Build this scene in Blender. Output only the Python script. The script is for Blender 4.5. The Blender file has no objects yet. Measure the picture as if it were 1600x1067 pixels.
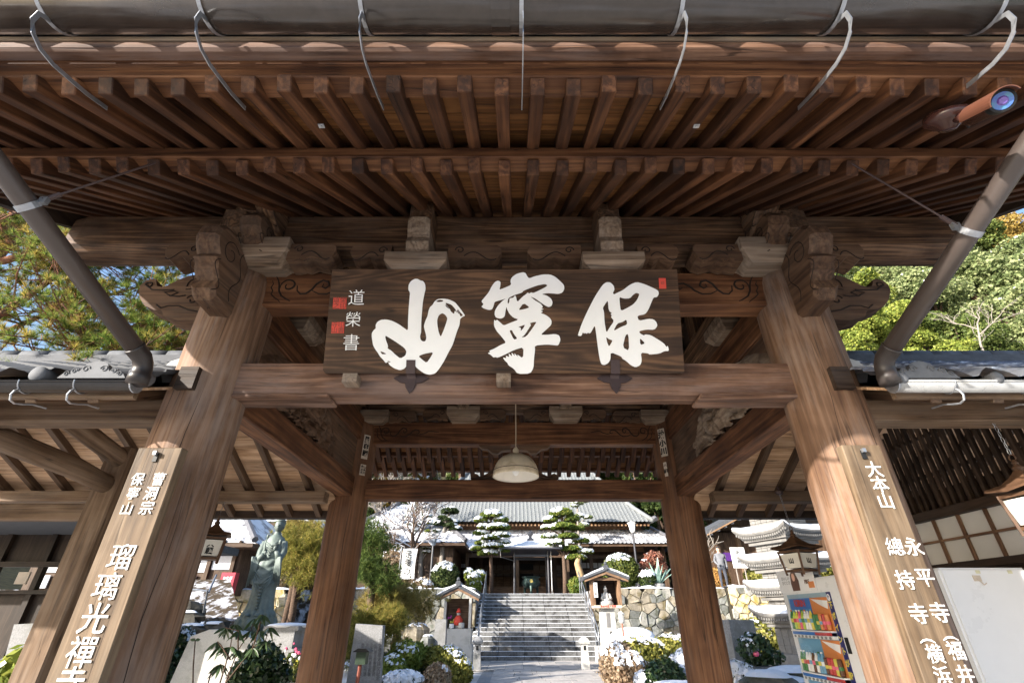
import bpy, bmesh, math, random
import numpy as np
from mathutils import Vector, Matrix, Quaternion
scene = bpy.context.scene
COL = scene.collection
random.seed(7)
# ------------------------------------------------------------------ camera, sky, sun, exposure
EYE = 1.5
TILT = math.radians(29.95)
FPX = 745.0                     # focal length in pixels of a 1600 px wide frame
CT, ST = math.cos(TILT), math.sin(TILT)
cam_d = bpy.data.cameras.new('camera'); cam = bpy.data.objects.new('camera', cam_d); COL.objects.link(cam)
cam.location = (0, 0, EYE); cam.rotation_euler = (math.pi/2 + TILT, 0, 0)
cam_d.sensor_width = 36; cam_d.lens = FPX/1600*36; cam_d.shift_x = -4/1600
cam_d.clip_start = .02; cam_d.clip_end = 1500
scene.camera = cam
SUN_EL = math.radians(21); SX, SY = -.825, -.565      # horizontal direction towards the sun
world = bpy.data.worlds.new('World'); scene.world = world; world.use_nodes = True
wn = world.node_tree; sky = wn.nodes.new('ShaderNodeTexSky'); sky.sky_type = 'NISHITA'
sky.sun_disc = False; sky.sun_elevation = SUN_EL; sky.sun_rotation = math.atan2(SX, SY)
sky.air_density = 1.1; sky.dust_density = 2.6; sky.ozone_density = 3.0; sky.altitude = 200
wn.links.new(sky.outputs[0], wn.nodes['Background'].inputs[0]); wn.nodes['Background'].inputs[1].default_value = .13
sl = bpy.data.lights.new('sun', 'SUN'); sun = bpy.data.objects.new('sun', sl); COL.objects.link(sun)
sl.energy = 4.6; sl.angle = math.radians(.55); sl.color = (1, .93, .84)
sd = Vector((SX*math.cos(SUN_EL), SY*math.cos(SUN_EL), math.sin(SUN_EL))).normalized()
sun.rotation_euler = sd.to_track_quat('Z', 'Y').to_euler(); sun.location = (-20, -15, 15)
scene.view_settings.view_transform = 'Standard'; scene.view_settings.look = 'None'
scene.view_settings.gamma = 1; scene.view_settings.use_curve_mapping = False
scene.view_settings.exposure = 1.5
scene.cycles.max_bounces = 9; scene.cycles.diffuse_bounces = 5; scene.cycles.use_denoising = True

def P(px, py, Y):
    """world point seen at pixel (px, py) of the 1600x1067 photograph at distance Y"""
    t = (533.5-py)/FPX; c = Y/(CT - t*ST)
    return Vector(((px-804)*c/FPX, Y, EYE + c*(ST + t*CT)))
def S(px_len, py, Y):
    t = (533.5-py)/FPX; return px_len*Y/(CT - t*ST)/FPX

# ------------------------------------------------------------------ object helpers
RM = {}
def link(o): COL.objects.link(o); return o
def thing(name, label, cat, loc=(0, 0, 0), group=None, kind=None, local=False):
    """Empty at the base. local=True: parts are built round the origin and the thing is placed afterwards"""
    o = link(bpy.data.objects.new(name, None)); o.empty_display_size = .1
    tag(o, label, cat, group, kind)
    if local: RM[o.name] = Matrix.Identity(4)
    else: o.location = loc; RM[o.name] = Matrix.Translation(loc)
    return o
def tag(o, label=None, cat=None, group=None, kind=None):
    if label: o['label'] = label
    if cat: o['category'] = cat
    if group: o['group'] = group
    if kind: o['kind'] = kind
    return o
def put(o, M, parent=None):
    RM[o.name] = M
    if parent is not None:
        o.parent = parent; o.matrix_basis = RM[parent.name].inverted() @ M
    else: o.matrix_basis = M
    return o
def kids(o): return [c for c in COL.objects if c.parent == o]
def copy_tree(root, loc, rot=None, label=None, scale=None, group=None):
    ch = {}
    for c in COL.objects:
        if c.parent is not None: ch.setdefault(c.parent.name, []).append(c)
    def rec(o, par):
        c = link(o.copy())
        if par is not None: c.parent = par
        for k in ch.get(o.name, []): rec(k, c)
        return c
    r = rec(root, None); r.location = loc
    if rot is not None: r.rotation_euler = (0, 0, rot)
    if scale is not None: r.scale = (scale,)*3 if not hasattr(scale, '__len__') else scale
    if label: r['label'] = label
    if group: r['group'] = group
    return r

def frame(axis, up=(0, 0, 1)):
    x = Vector(axis).normalized(); u = Vector(up)
    if abs(x.dot(u.normalized())) > .98: u = Vector((0, 1, 0)) if abs(x.y) < .9 else Vector((1, 0, 0))
    y = u.cross(x).normalized(); z = x.cross(y).normalized()
    return Matrix((x, y, z)).transposed().to_4x4()

class MB:
    def __init__(s): s.v = []; s.f = []; s.m = []
    def add(s, vs, fs, mi=0):
        b = len(s.v); s.v += [tuple(v) for v in vs]; s.f += [tuple(b+i for i in f) for f in fs]; s.m += [mi]*len(fs); return s
    def box(s, x0, x1, y0, y1, z0, z1, mi=0):
        return s.add([(x0,y0,z0),(x1,y0,z0),(x1,y1,z0),(x0,y1,z0),(x0,y0,z1),(x1,y0,z1),(x1,y1,z1),(x0,y1,z1)],
            [(0,3,2,1),(4,5,6,7),(0,1,5,4),(1,2,6,5),(2,3,7,6),(3,0,4,7)], mi)
    def obox(s, c, size, M=None, mi=0):
        hx, hy, hz = size[0]/2, size[1]/2, size[2]/2; M = M or Matrix.Identity(4); c = Vector(c)
        vs = [c + (M.to_3x3() @ Vector((a*hx, b*hy, d*hz))) for d in (-1, 1) for a, b in ((-1,-1),(1,-1),(1,1),(-1,1))]
        return s.add(vs, [(0,3,2,1),(4,5,6,7),(0,1,5,4),(1,2,6,5),(2,3,7,6),(3,0,4,7)], mi)
    def tube(s, pts, r, n=8, mi=0, cap=True):
        pts = [Vector(p) for p in pts]; k = len(pts); rs = r if hasattr(r, '__len__') else [r]*k
        b = len(s.v); prev = None
        for i, p in enumerate(pts):
            d = (pts[min(i+1, k-1)] - pts[max(i-1, 0)]); d = d.normalized() if d.length > 1e-9 else Vector((0, 0, 1))
            if prev is None:
                u = Vector((0, 0, 1)) if abs(d.z) < .9 else Vector((1, 0, 0)); a = d.cross(u).normalized()
            else: a = (prev - d*prev.dot(d)); a = a.normalized() if a.length > 1e-6 else d.orthogonal().normalized()
            prev = a; c = d.cross(a)
            for j in range(n):
                t = 2*math.pi*j/n; s.v.append(tuple(p + a*math.cos(t)*rs[i] + c*math.sin(t)*rs[i]))
        for i in range(k-1):
            for j in range(n):
                j2 = (j+1) % n; s.f.append((b+i*n+j, b+i*n+j2, b+(i+1)*n+j2, b+(i+1)*n+j)); s.m.append(mi)
        if cap:
            s.f.append(tuple(b+j for j in range(n))[::-1]); s.f.append(tuple(b+(k-1)*n+j for j in range(n))); s.m += [mi, mi]
        return s
    def strip(s, pts, w, th, side, mi=0):
        """flat bar along pts, width w along vector side(or list), thickness th"""
        pts = [Vector(p) for p in pts]; k = len(pts); b = len(s.v)
        for i, p in enumerate(pts):
            d = (pts[min(i+1, k-1)] - pts[max(i-1, 0)]).normalized(); sv = Vector(side[i] if isinstance(side, list) else side).normalized()
            sv = (sv - d*sv.dot(d)).normalized(); nn = d.cross(sv)
            for a, c in ((-1,-1),(1,-1),(1,1),(-1,1)): s.v.append(tuple(p + sv*a*w/2 + nn*c*th/2))
        for i in range(k-1):
            for j in range(4):
                j2 = (j+1) % 4; s.f.append((b+i*4+j, b+i*4+j2, b+(i+1)*4+j2, b+(i+1)*4+j)); s.m.append(mi)
        s.f += [(b+3,b+2,b+1,b), (b+k*4-4,b+k*4-3,b+k*4-2,b+k*4-1)]; s.m += [mi, mi]
        return s
    def lathe(s, prof, c=(0,0,0), n=20, mi=0, axis='Z', cap=True):
        b = len(s.v); c = Vector(c); k = len(prof)
        for r, z in prof:
            for j in range(n):
                t = 2*math.pi*j/n; s.v.append(tuple(c + Vector((r*math.cos(t), r*math.sin(t), z))))
        for i in range(k-1):
            for j in range(n):
                j2 = (j+1) % n; s.f.append((b+i*n+j, b+i*n+j2, b+(i+1)*n+j2, b+(i+1)*n+j)); s.m.append(mi)
        if cap:
            s.f.append(tuple(b+j for j in range(n))[::-1]); s.f.append(tuple(b+(k-1)*n+j for j in range(n))); s.m += [mi, mi]
        return s
    def prism(s, poly, o, u, v, depth, mi=0, bev=0):
        """poly (2d) in plane o,u,v; extruded by vector depth"""
        o, u, v, d = Vector(o), Vector(u), Vector(v), Vector(depth); n = len(poly); b = len(s.v)
        for q in (Vector((0,0,0)), d):
            for p in poly: s.v.append(tuple(o + u*p[0] + v*p[1] + q))
        s.f.append(tuple(b+i for i in range(n))[::-1]); s.f.append(tuple(b+n+i for i in range(n))); s.m += [mi, mi]
        for i in range(n):
            j = (i+1) % n; s.f.append((b+i, b+j, b+n+j, b+n+i)); s.m.append(mi)
        return s
    def ball(s, c, r, n=10, m=6, mi=0, rng=None, jit=0, zmin=-1):
        c = Vector(c); r = r if hasattr(r, '__len__') else (r, r, r); b = len(s.v)
        for i in range(m+1):
            ph = math.pi*i/m
            for j in range(n):
                t = 2*math.pi*j/n; k = 1 + (rng.uniform(-jit, jit) if rng else 0)
                s.v.append((c.x+r[0]*k*math.sin(ph)*math.cos(t), c.y+r[1]*k*math.sin(ph)*math.sin(t), c.z+r[2]*k*max(zmin, math.cos(ph))))
        for i in range(m):
            for j in range(n):
                j2 = (j+1) % n; s.f.append((b+i*n+j, b+(i+1)*n+j, b+(i+1)*n+j2, b+i*n+j2)); s.m.append(mi)
        return s
    def mesh(s, name, mats, smooth=False, M=None):
        me = bpy.data.meshes.new(name); vs = s.v
        if M is not None:
            Mi = M.inverted(); a = np.array(vs, dtype=float); R = np.array(Mi.to_3x3()); t = np.array(Mi.translation); vs = (a @ R.T + t).tolist()
        me.from_pydata(vs, [], s.f)
        for m in (mats if isinstance(mats, (list, tuple)) else [mats]): me.materials.append(m)
        if any(s.m): me.polygons.foreach_set('material_index', s.m)
        if smooth: me.polygons.foreach_set('use_smooth', [True]*len(s.f))
        me.update(); return me
    def build(s, name, mats, parent=None, axis=None, smooth=False, kind=None, origin=None):
        if origin is None:
            a = np.array(s.v); origin = Vector((a.min(0)+a.max(0))/2)
            if parent is None: origin.z = a[:, 2].min()
        M = Matrix.Translation(origin)
        if axis is not None: M = M @ frame(axis)
        o = link(bpy.data.objects.new(name, s.mesh(name, mats, smooth, M))); put(o, M, parent)
        if kind: o['kind'] = kind
        if smooth == 'auto':
            pass
        return o

_bc = {}
def bevbox(sx, sy, sz, b, mat):
    k = (round(sx, 3), round(sy, 3), round(sz, 3), round(b, 4), mat.name)
    if k in _bc: return _bc[k]
    bm = bmesh.new(); bmesh.ops.create_cube(bm, size=1)
    for v in bm.verts: v.co = Vector((v.co.x*sx, v.co.y*sy, v.co.z*sz))
    if b > 0: bmesh.ops.bevel(bm, geom=bm.edges[:], offset=b, segments=1, affect='EDGES')
    me = bpy.data.meshes.new('timber'); bm.to_mesh(me); bm.free(); me.materials.append(mat); _bc[k] = me
    return me
def beam(name, p0, p1, w, h, mat, parent=None, up=(0, 0, 1), b=.006, at='c'):
    """timber from p0 to p1, width w, height h; at: 'c' centred, 'b' p0-p1 is its underside, 't' its top"""
    p0, p1 = Vector(p0), Vector(p1); M = frame(p1-p0, up); z = M.to_3x3() @ Vector((0, 0, 1))
    c = (p0+p1)/2 + z*({'c': 0, 'b': h/2, 't': -h/2}[at])
    o = link(bpy.data.objects.new(name, bevbox((p1-p0).length, w, h, b, mat)))
    return put(o, Matrix.Translation(c) @ M, parent)

def glyphs(name, body, size, mat, M, parent, off=.0, ext=.002, sx=1.0, seg=2, spacing=1.0):
    """printed / carved writing, centred on the plane M (x right, y up, z out)"""
    c = bpy.data.curves.new(name, 'FONT'); c.body = body; c.size = size; c.extrude = ext; c.offset = off; c.resolution_u = seg
    c.align_x = 'CENTER'; c.align_y = 'CENTER'; c.space_line = spacing
    o = bpy.data.objects.new('tmp', c); me = bpy.data.meshes.new_from_object(o)
    bpy.data.objects.remove(o); bpy.data.curves.remove(c)
    me.materials.clear(); me.materials.append(mat)
    for v in me.vertices: v.co.x *= sx
    ob = link(bpy.data.objects.new(name, me)); return put(ob, M, parent)
def chaikin(p, it=1):
    for _ in range(it):
        q = []
        for i in range(len(p)):
            a, b = p[i], p[(i+1) % len(p)]
            q += [(a[0]*.8+b[0]*.2, a[1]*.8+b[1]*.2), (a[0]*.2+b[0]*.8, a[1]*.2+b[1]*.8)]
        p = q
    return p
def fill2d(name, loops, mat, M, parent, ext=.002):
    c = bpy.data.curves.new(name, 'CURVE'); c.dimensions = '2D'; c.fill_mode = 'BOTH'; c.extrude = ext
    for pts in loops:
        sp = c.splines.new('POLY'); sp.points.add(len(pts)-1); sp.use_cyclic_u = True
        for p, q in zip(sp.points, pts): p.co = (q[0], q[1], 0, 1)
    o = bpy.data.objects.new('tmp', c); me = bpy.data.meshes.new_from_object(o)
    bpy.data.objects.remove(o); bpy.data.curves.remove(c)
    me.materials.clear(); me.materials.append(mat)
    ob = link(bpy.data.objects.new(name, me)); return put(ob, M, parent)

# ------------------------------------------------------------------ materials
class NT:
    def __init__(s, name, rough=.7, spec=.3, metal=0):
        s.mat = bpy.data.materials.new(name); s.mat.use_nodes = True; s.t = s.mat.node_tree
        s.b = s.t.nodes['Principled BSDF']; s.b.inputs['Roughness'].default_value = rough
        s.b.inputs['Specular IOR Level'].default_value = spec; s.b.inputs['Metallic'].default_value = metal
    def n(s, typ, **kw):
        x = s.t.nodes.new(typ)
        for k, v in kw.items():
            if k[0] == '_': setattr(x, k[1:], v)
            else:
                key = k.replace('_', ' ') if isinstance(k, str) else k
                x.inputs[key].default_value = v
        return x
    def l(s, a, b): s.t.links.new(a, b)
    def ramp(s, src, stops):
        r = s.t.nodes.new('ShaderNodeValToRGB'); e = r.color_ramp.elements
        while len(e) < len(stops): e.new(.5)
        for i, (p, c) in enumerate(stops): e[i].position = p; e[i].color = (*c, 1) if len(c) == 3 else c
        s.l(src, r.inputs[0]); return r.outputs[0]
    def mix(s, f, a, b, mode='MIX'):
        m = s.t.nodes.new('ShaderNodeMix'); m.data_type = 'RGBA'; m.blend_type = mode
        for sock, v in ((m.inputs[0], f), (m.inputs[6], a), (m.inputs[7], b)):
            if hasattr(v, 'links'): s.l(v, sock)
            elif isinstance(v, (int, float)): sock.default_value = v
            else: sock.default_value = (*v, 1)
        return m.outputs[2]
    def math(s, op, a, b=0, clamp=False):
        m = s.t.nodes.new('ShaderNodeMath'); m.operation = op; m.use_clamp = clamp
        for sock, v in ((m.inputs[0], a), (m.inputs[1], b)):
            if hasattr(v, 'links'): s.l(v, sock)
            else: sock.default_value = v
        return m.outputs[0]
    def coords(s, scale=(1, 1, 1), rnd=True, kind='Object'):
        tc = s.t.nodes.new('ShaderNodeTexCoord'); mp = s.t.nodes.new('ShaderNodeMapping'); mp.inputs['Scale'].default_value = scale
        s.l(tc.outputs[kind], mp.inputs[0])
        if rnd:
            oi = s.t.nodes.new('ShaderNodeObjectInfo'); v = s.t.nodes.new('ShaderNodeCombineXYZ')
            a = s.math('MULTIPLY', oi.outputs['Random'], 37.0); b = s.math('MULTIPLY', oi.outputs['Random'], 91.0)
            s.l(a, v.inputs[0]); s.l(b, v.inputs[1]); s.l(a, v.inputs[2]); s.l(v.outputs[0], mp.inputs['Location']); s.rnd = oi.outputs['Random']
        return mp.outputs[0]
    def noise(s, vec, scale, detail=4, rough=.55, dist=0):
        x = s.n('ShaderNodeTexNoise', Scale=scale, Detail=detail, Roughness=rough, Distortion=dist); s.l(vec, x.inputs['Vector']); return x.outputs['Fac']
    def bump(s, h, strength=.3, dist=.01):
        x = s.n('ShaderNodeBump', Strength=strength, Distance=dist); s.l(h, x.inputs['Height']); s.l(x.outputs[0], s.b.inputs['Normal'])
    def col(s, c):
        if hasattr(c, 'links'): s.l(c, s.b.inputs['Base Color'])
        else: s.b.inputs['Base Color'].default_value = (*c, 1)
        return s.mat

def wood(name, dark, mid, light, grain=1.0, rough=.62, weather=0., wcol=(.30, .27, .25), spec=.25, fine=60, bump=.35, var=.35, ring=9, ringw=.10, crack=.7):
    m = NT(name, rough, spec)
    c = m.coords((1, 1, 1)); mp = m.n('ShaderNodeMapping'); mp.inputs['Scale'].default_value = (.30*grain, 4.2*grain, 4.2*grain); m.l(c, mp.inputs[0])
    cath = m.noise(mp.outputs[0], 1.3, 2, .45, .12)
    rg = m.math('SINE', m.math('MULTIPLY', cath, ring*6.283))
    rg = m.math('MULTIPLY_ADD', rg, .5); rg.node.inputs[2].default_value = .5
    mp2 = m.n('ShaderNodeMapping'); mp2.inputs['Scale'].default_value = (1.6*grain, fine*grain, fine*grain); m.l(c, mp2.inputs[0])
    fn = m.noise(mp2.outputs[0], 1.0, 5, .65)
    big = m.noise(c, 2.3, 4, .6, .4)
    mp5 = m.n('ShaderNodeMapping'); mp5.inputs['Scale'].default_value = (.9*grain, 17*grain, 17*grain); m.l(c, mp5.inputs[0]); st = m.noise(mp5.outputs[0], 1.0, 3, .6)
    v = m.math('ADD', m.math('MULTIPLY', rg, ringw), m.math('ADD', m.math('MULTIPLY', fn, .42), m.math('ADD', m.math('MULTIPLY', big, .36), m.math('MULTIPLY', st, .34))))
    colr = m.ramp(v, [(.47, dark), (.61, mid), (.78, light)])
    mp6 = m.n('ShaderNodeMapping'); mp6.inputs['Scale'].default_value = (.45*grain, 15*grain, 15*grain); m.l(c, mp6.inputs[0]); ck = m.noise(mp6.outputs[0], 1.0, 2, .5, .1)
    ck = m.math('ABSOLUTE', m.math('SUBTRACT', ck, .5)); ck = m.ramp(ck, [(.004, (1, 1, 1)), (.013, (0, 0, 0))]); ck = m.math('MULTIPLY', ck, m.ramp(m.noise(c, 3.1, 2), [(.45, (0, 0, 0)), (.6, (1, 1, 1))]))
    colr = m.mix(m.math('MULTIPLY', ck, crack), colr, tuple(x*.35 for x in dark))
    # knots
    mp3 = m.n('ShaderNodeMapping'); mp3.inputs['Scale'].default_value = (1.3, 7, 7); m.l(c, mp3.inputs[0])
    vo = m.n('ShaderNodeTexVoronoi', Scale=1.0); m.l(mp3.outputs[0], vo.inputs['Vector'])
    kn = m.ramp(vo.outputs['Distance'], [(.055, (0, 0, 0)), (.13, (1, 1, 1))])
    colr = m.mix(m.math('MULTIPLY', m.math('SUBTRACT', 1.0, kn), .75), colr, tuple(x*.45 for x in dark))
    if weather > 0:
        mp4 = m.n('ShaderNodeMapping'); mp4.inputs['Scale'].default_value = (2.2, 14, 14); m.l(c, mp4.inputs[0])
        w = m.math('ADD', m.math('MULTIPLY', m.noise(mp4.outputs[0], 1.2, 6, .7), .6), m.math('MULTIPLY', m.noise(c, 1.7, 3, .5), .5))
        wf = m.ramp(w, [(.50, (0, 0, 0)), (.68, (1, 1, 1))])
        colr = m.mix(m.math('MULTIPLY', wf, weather), colr, wcol)
    # per-timber tone
    br = m.math('MULTIPLY_ADD', m.rnd, var); br.node.inputs[2].default_value = 1-var/2
    cb = m.n('ShaderNodeCombineColor')
    for i in range(3): m.l(br, cb.inputs[i])
    colr = m.mix(1.0, colr, cb.outputs[0], 'MULTIPLY')
    rr = m.math('MULTIPLY_ADD', fn, .3); rr.node.inputs[2].default_value = rough-.15; m.l(rr, m.b.inputs['Roughness'])
    h = m.math('ADD', m.math('SUBTRACT', m.math('MULTIPLY', fn, .9), m.math('MULTIPLY', ck, crack*1.5)), m.math('ADD', m.math('MULTIPLY', rg, .25), m.math('MULTIPLY', kn, .4)))
    m.bump(h, bump, .004)
    return m.col(colr)

def plain(name, c, rough=.6, spec=.3, metal=0, var=.15, scale=8, bump=.1, dirt=None, dscale=3, rnd=True, bd=.005):
    m = NT(name, rough, spec, metal); co = m.coords((1, 1, 1), rnd); nz = m.noise(co, scale, 6, .6)
    a = tuple(x*(1-var) for x in c); b = tuple(min(1, x*(1+var)) for x in c); cr = m.ramp(nz, [(.3, a), (.7, b)])
    if dirt:
        f = m.ramp(m.noise(co, dscale, 6, .65, .3), [(.48, (0, 0, 0)), (.62, (1, 1, 1))]); cr = m.mix(f, cr, dirt)
    rr = m.math('MULTIPLY_ADD', nz, .25); rr.node.inputs[2].default_value = max(.02, rough-.12); m.l(rr, m.b.inputs['Roughness'])
    if bump: m.bump(nz, bump, bd)
    return m.col(cr)

def leafmat(name, c1, c2, c3, trans=.35, rough=.55, scale=1.5, spec=.2):
    m = NT(name, rough, spec); geo = m.n('ShaderNodeNewGeometry'); co = m.coords((1, 1, 1), True)
    f = m.math('ADD', m.math('MULTIPLY', geo.outputs['Random Per Island'], .6), m.math('MULTIPLY', m.noise(co, scale, 3, .6), .5))
    cr = m.ramp(f, [(.2, c1), (.52, c2), (.88, c3)]); m.col(cr)
    tr = m.n('ShaderNodeBsdfTranslucent'); m.l(cr, tr.inputs[0]); mx = m.n('ShaderNodeMixShader', Fac=trans)
    m.l(m.b.outputs[0], mx.inputs[1]); m.l(tr.outputs[0], mx.inputs[2]); m.l(mx.outputs[0], m.t.nodes['Material Output'].inputs[0])
    return m.mat

W_RAFT = wood('wood_rafter', (0.0228, 0.0085, 0.0042), (0.0609, 0.0244, 0.0108), (0.1459, 0.0622, 0.0270), weather=.0, rough=.62, var=.75)
W_DECK = wood('wood_deck_boards', (0.0633, 0.0253, 0.0092), (0.1323, 0.0552, 0.0172), (0.2300, 0.1035, 0.0345), weather=0, rough=.7, var=.5)
W_PILL = wood('wood_pillar', (0.0860, 0.0460, 0.0274), (0.1573, 0.0883, 0.0516), (0.2622, 0.1610, 0.1049), grain=.8, weather=.5, wcol=(.27, .215, .185), rough=.7, ring=14, var=.1)
W_POST = wood('wood_rear_pillar', (0.0761, 0.0325, 0.0141), (0.1327, 0.0594, 0.0272), (0.2134, 0.1075, 0.0544), grain=.8, weather=.2, wcol=(.22, .16, .125), rough=.66, ring=12, var=.1)
W_BEAM = wood('wood_beam', (0.0412, 0.0156, 0.0073), (0.1030, 0.0425, 0.0182), (0.2189, 0.1000, 0.0449), weather=.0, rough=.62, var=.12)
W_NUKI = wood('wood_weathered_beam', (0.0456, 0.0220, 0.0133), (0.1235, 0.0634, 0.0377), (0.2818, 0.1647, 0.1087), weather=.65, wcol=(.19, .135, .115), rough=.72, var=.1)
W_KETA = wood('wood_dark_purlin', (0.0267, 0.0130, 0.0072), (0.0899, 0.0468, 0.0241), (0.2527, 0.1430, 0.0770), weather=.45, wcol=(.16, .115, .085), rough=.7, var=.15, ring=14)
W_BLOCK = wood('wood_pale_block', (.085, .056, .037), (.17, .118, .080), (.30, .225, .16), weather=.4, wcol=(.28, .24, .20), rough=.75)
W_CARV = wood('wood_carving', (0.0489, 0.0253, 0.0144), (0.1005, 0.0552, 0.0318), (0.1739, 0.1035, 0.0616), weather=.3, wcol=(.12, .095, .075), rough=.72, var=.25)
W_SIDE = wood('wood_side_beam', (.065, .037, .021), (.135, .085, .050), (.22, .15, .098), weather=.4, wcol=(.19, .15, .115), rough=.7)
W_PLANK = wood('wood_side_planks', (.22, .125, .065), (.42, .26, .15), (.58, .40, .26), weather=.25, wcol=(.48, .38, .29), rough=.72, var=.45)
W_DARK = wood('wood_dark', (.016, .009, .006), (.034, .020, .012), (.062, .038, .024), weather=.2, wcol=(.13, .11, .10))
W_PLAQ = wood('wood_plaque', (0.0268, 0.0132, 0.0065), (0.0569, 0.0295, 0.0144), (0.1423, 0.0744, 0.0373), grain=.7, rough=.5, ring=26, ringw=.12, var=.0, fine=40, bump=.25)
W_SIGN = wood('wood_sign_board', (.050, .031, .018), (.118, .078, .046), (.215, .152, .096), grain=.9, weather=.5, wcol=(.16, .125, .088), rough=.65, ring=10, var=.0)
GROOVE = plain('groove_dark_wood', (.020, .012, .008), .8)
M_WHITE = plain('white_paint', (.84, .84, .82), .5, var=.03, bump=.05)
M_GUT = plain('brown_gutter', (.034, .027, .023), .2, .6, var=.25, scale=9, bump=.03)
M_PIPE = plain('brown_downpipe', (.062, .048, .042), .36, .5, var=.08, bump=.02)
M_GALV = plain('galvanised_steel', (.34, .355, .38), .38, .5, metal=.75, var=.15, scale=30, bump=.05)
M_TILE = plain('roof_tile', (.085, .09, .10), .62, .12, var=.25, scale=12, bump=.15)
M_TILE2 = plain('pale_roof_tile', (.13, .135, .145), .65, .1, var=.2, scale=12, bump=.15)
M_SNOW = plain('snow', (.84, .86, .90), .6, .3, var=.04, scale=18, bump=.5, bd=.03)
M_STONE = plain('granite', (.25, .25, .25), .8, .25, var=.28, scale=40, bump=.3, dirt=(.20, .20, .19), dscale=4)
M_STONEL = plain('pale_granite', (.50, .49, .46), .8, .25, var=.15, scale=60, bump=.2, dirt=(.38, .37, .34), dscale=3)
M_IRON = plain('dark_brown_iron', (.055, .035, .033), .45, .4, metal=.3, var=.15)
M_RED = plain('seal_red', (.62, .07, .045), .6, var=.1)
M_BLACK = plain('black', (.012, .012, .012), .5)
M_PAPER = plain('old_paper', (.55, .47, .38), .8, var=.12)
M_BARK = plain('bark', (.11, .075, .055), .9, .1, var=.5, scale=25, bump=1.0, bd=.02)
M_BARKR = plain('pine_bark', (.25, .115, .07), .85, .1, var=.45, scale=22, bump=1.0, bd=.02, dirt=(.13, .09, .07), dscale=6)
M_PLAQ_D = plain('seal_carving_brown', (.17, .05, .035), .7)

def worn_white():
    m = NT('worn_white_lettering', .6); c = m.coords((1, 1, 1)); n1 = m.noise(c, 55, 5, .7); f = m.ramp(n1, [(.36, (0, 0, 0)), (.46, (1, 1, 1))]); w = m.mix(m.noise(c, 9, 3), (.62, .60, .56), (.86, .86, .84))
    return m.col(m.mix(f, (.25, .19, .13), w))
M_LETTER = worn_white()
# ================================================================== THE GATE
G = thing('temple_gate', 'big weathered timber temple gate with four round pillars and double rows of rafters overhead', 'temple gate', (0, 4.42, 0))
YF, YR, YC = 2.88, 5.96, 4.42
def mir(y): return 2*YC - y
def pillar_obj(x, y, mat):
    m = MB(); rng = random.Random(int(x*10+y*7)); n = 28; zs = [0, .12, .6, 1.2, 1.8, 2.4, 3.0, 3.36, 3.5, 3.6, 3.67, 3.71, 3.73]
    rs = [.226]*8 + [.222, .212, .19, .155, .10]
    m.lathe(list(zip(rs, zs)), (x, y, 0), n)
    o = m.build('pillar', mat, G, axis=(0, 0, 1), smooth=True); return o
for x in (-2, 2):
    for y, mt in ((YF, W_PILL), (YR, W_POST)):
        p = pillar_obj(x, y, mt)
        m = MB(); m.lathe([(.36, -.02), (.36, .05), (.33, .09), (.27, .11), (.27, .13)], (x, y, 0), 20); m.build('base_stone', M_STONE, G)
        # drying cracks: thin dark splits running up the pillar
        m = MB(); rng = random.Random(int(x*3+y*5))
        for a0, z0, z1 in ((-1.2, .5, 3.2), (-2.0, 1.2, 2.9), (-.75, .2, 2.2)):
            pts = []
            k = 14
            for i in range(k+1):
                z = z0 + (z1-z0)*i/k; a = a0 + .04*math.sin(i*1.3+a0) + (z-1)*.02
                pts.append((x+.2245*math.cos(a), y+.2245*math.sin(a), z))
            m.tube(pts, [.0004 + .0022*math.sin(math.pi*i/k) for i in range(k+1)], 4)
        o = m.build('crack', GROOVE, p)

def nuki(y0, y1, z0, z1, mat, name='tie_beam', xe=1.92):
    return beam(name, (-xe, (y0+y1)/2, z0), (xe, (y0+y1)/2, z0), y1-y0, z1-z0, mat, G, b=.008, at='b')
# penetrating tie beams (front, back, sides)
nuki(2.79, 2.97, 2.725, 2.945, W_NUKI); nuki(mir(2.97), mir(2.79), 2.715, 2.945, W_BEAM)
for x in (-2, 2):
    beam('tie_beam', (x, YF+.1, 2.72), (x, YR-.1, 2.72), .18, .23, W_BEAM, G, b=.008, at='b')
    beam('head_beam', (x, YF+.1, 3.41), (x, YR-.1, 3.41), .16, .29, W_BEAM, G, b=.008, at='b')
    m = MB(); m.box(x-.02, x+.02, YF+.1, YR-.1, 3.70, 4.14); m.build('side_panel', W_CARV, G, axis=(0, 1, 0))  # plain infill added against stray sun, where carved brackets would sit
    for yy, s in ((YF-.225, -1), (YR+.225, 1)):
        m = MB(); m.box(x-.056, x+.056, yy-.03, yy+.05, 2.69, 2.835); m.build('wedge', W_DARK, G)
hb = [nuki(2.80, 2.96, 3.41, 3.70, W_BEAM, 'head_beam'), nuki(mir(2.96), mir(2.80), 3.39, 3.68, W_BEAM, 'head_beam')]
# ends of the front tie beam: deeper sleeve under the beam next to each pillar
for s in (-1, 1):
    beam('beam_sleeve', (s*1.82, 2.88, 2.700), (s*1.18, 2.88, 2.700), .186, .03, W_NUKI, G, b=.008, at='b')

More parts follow.
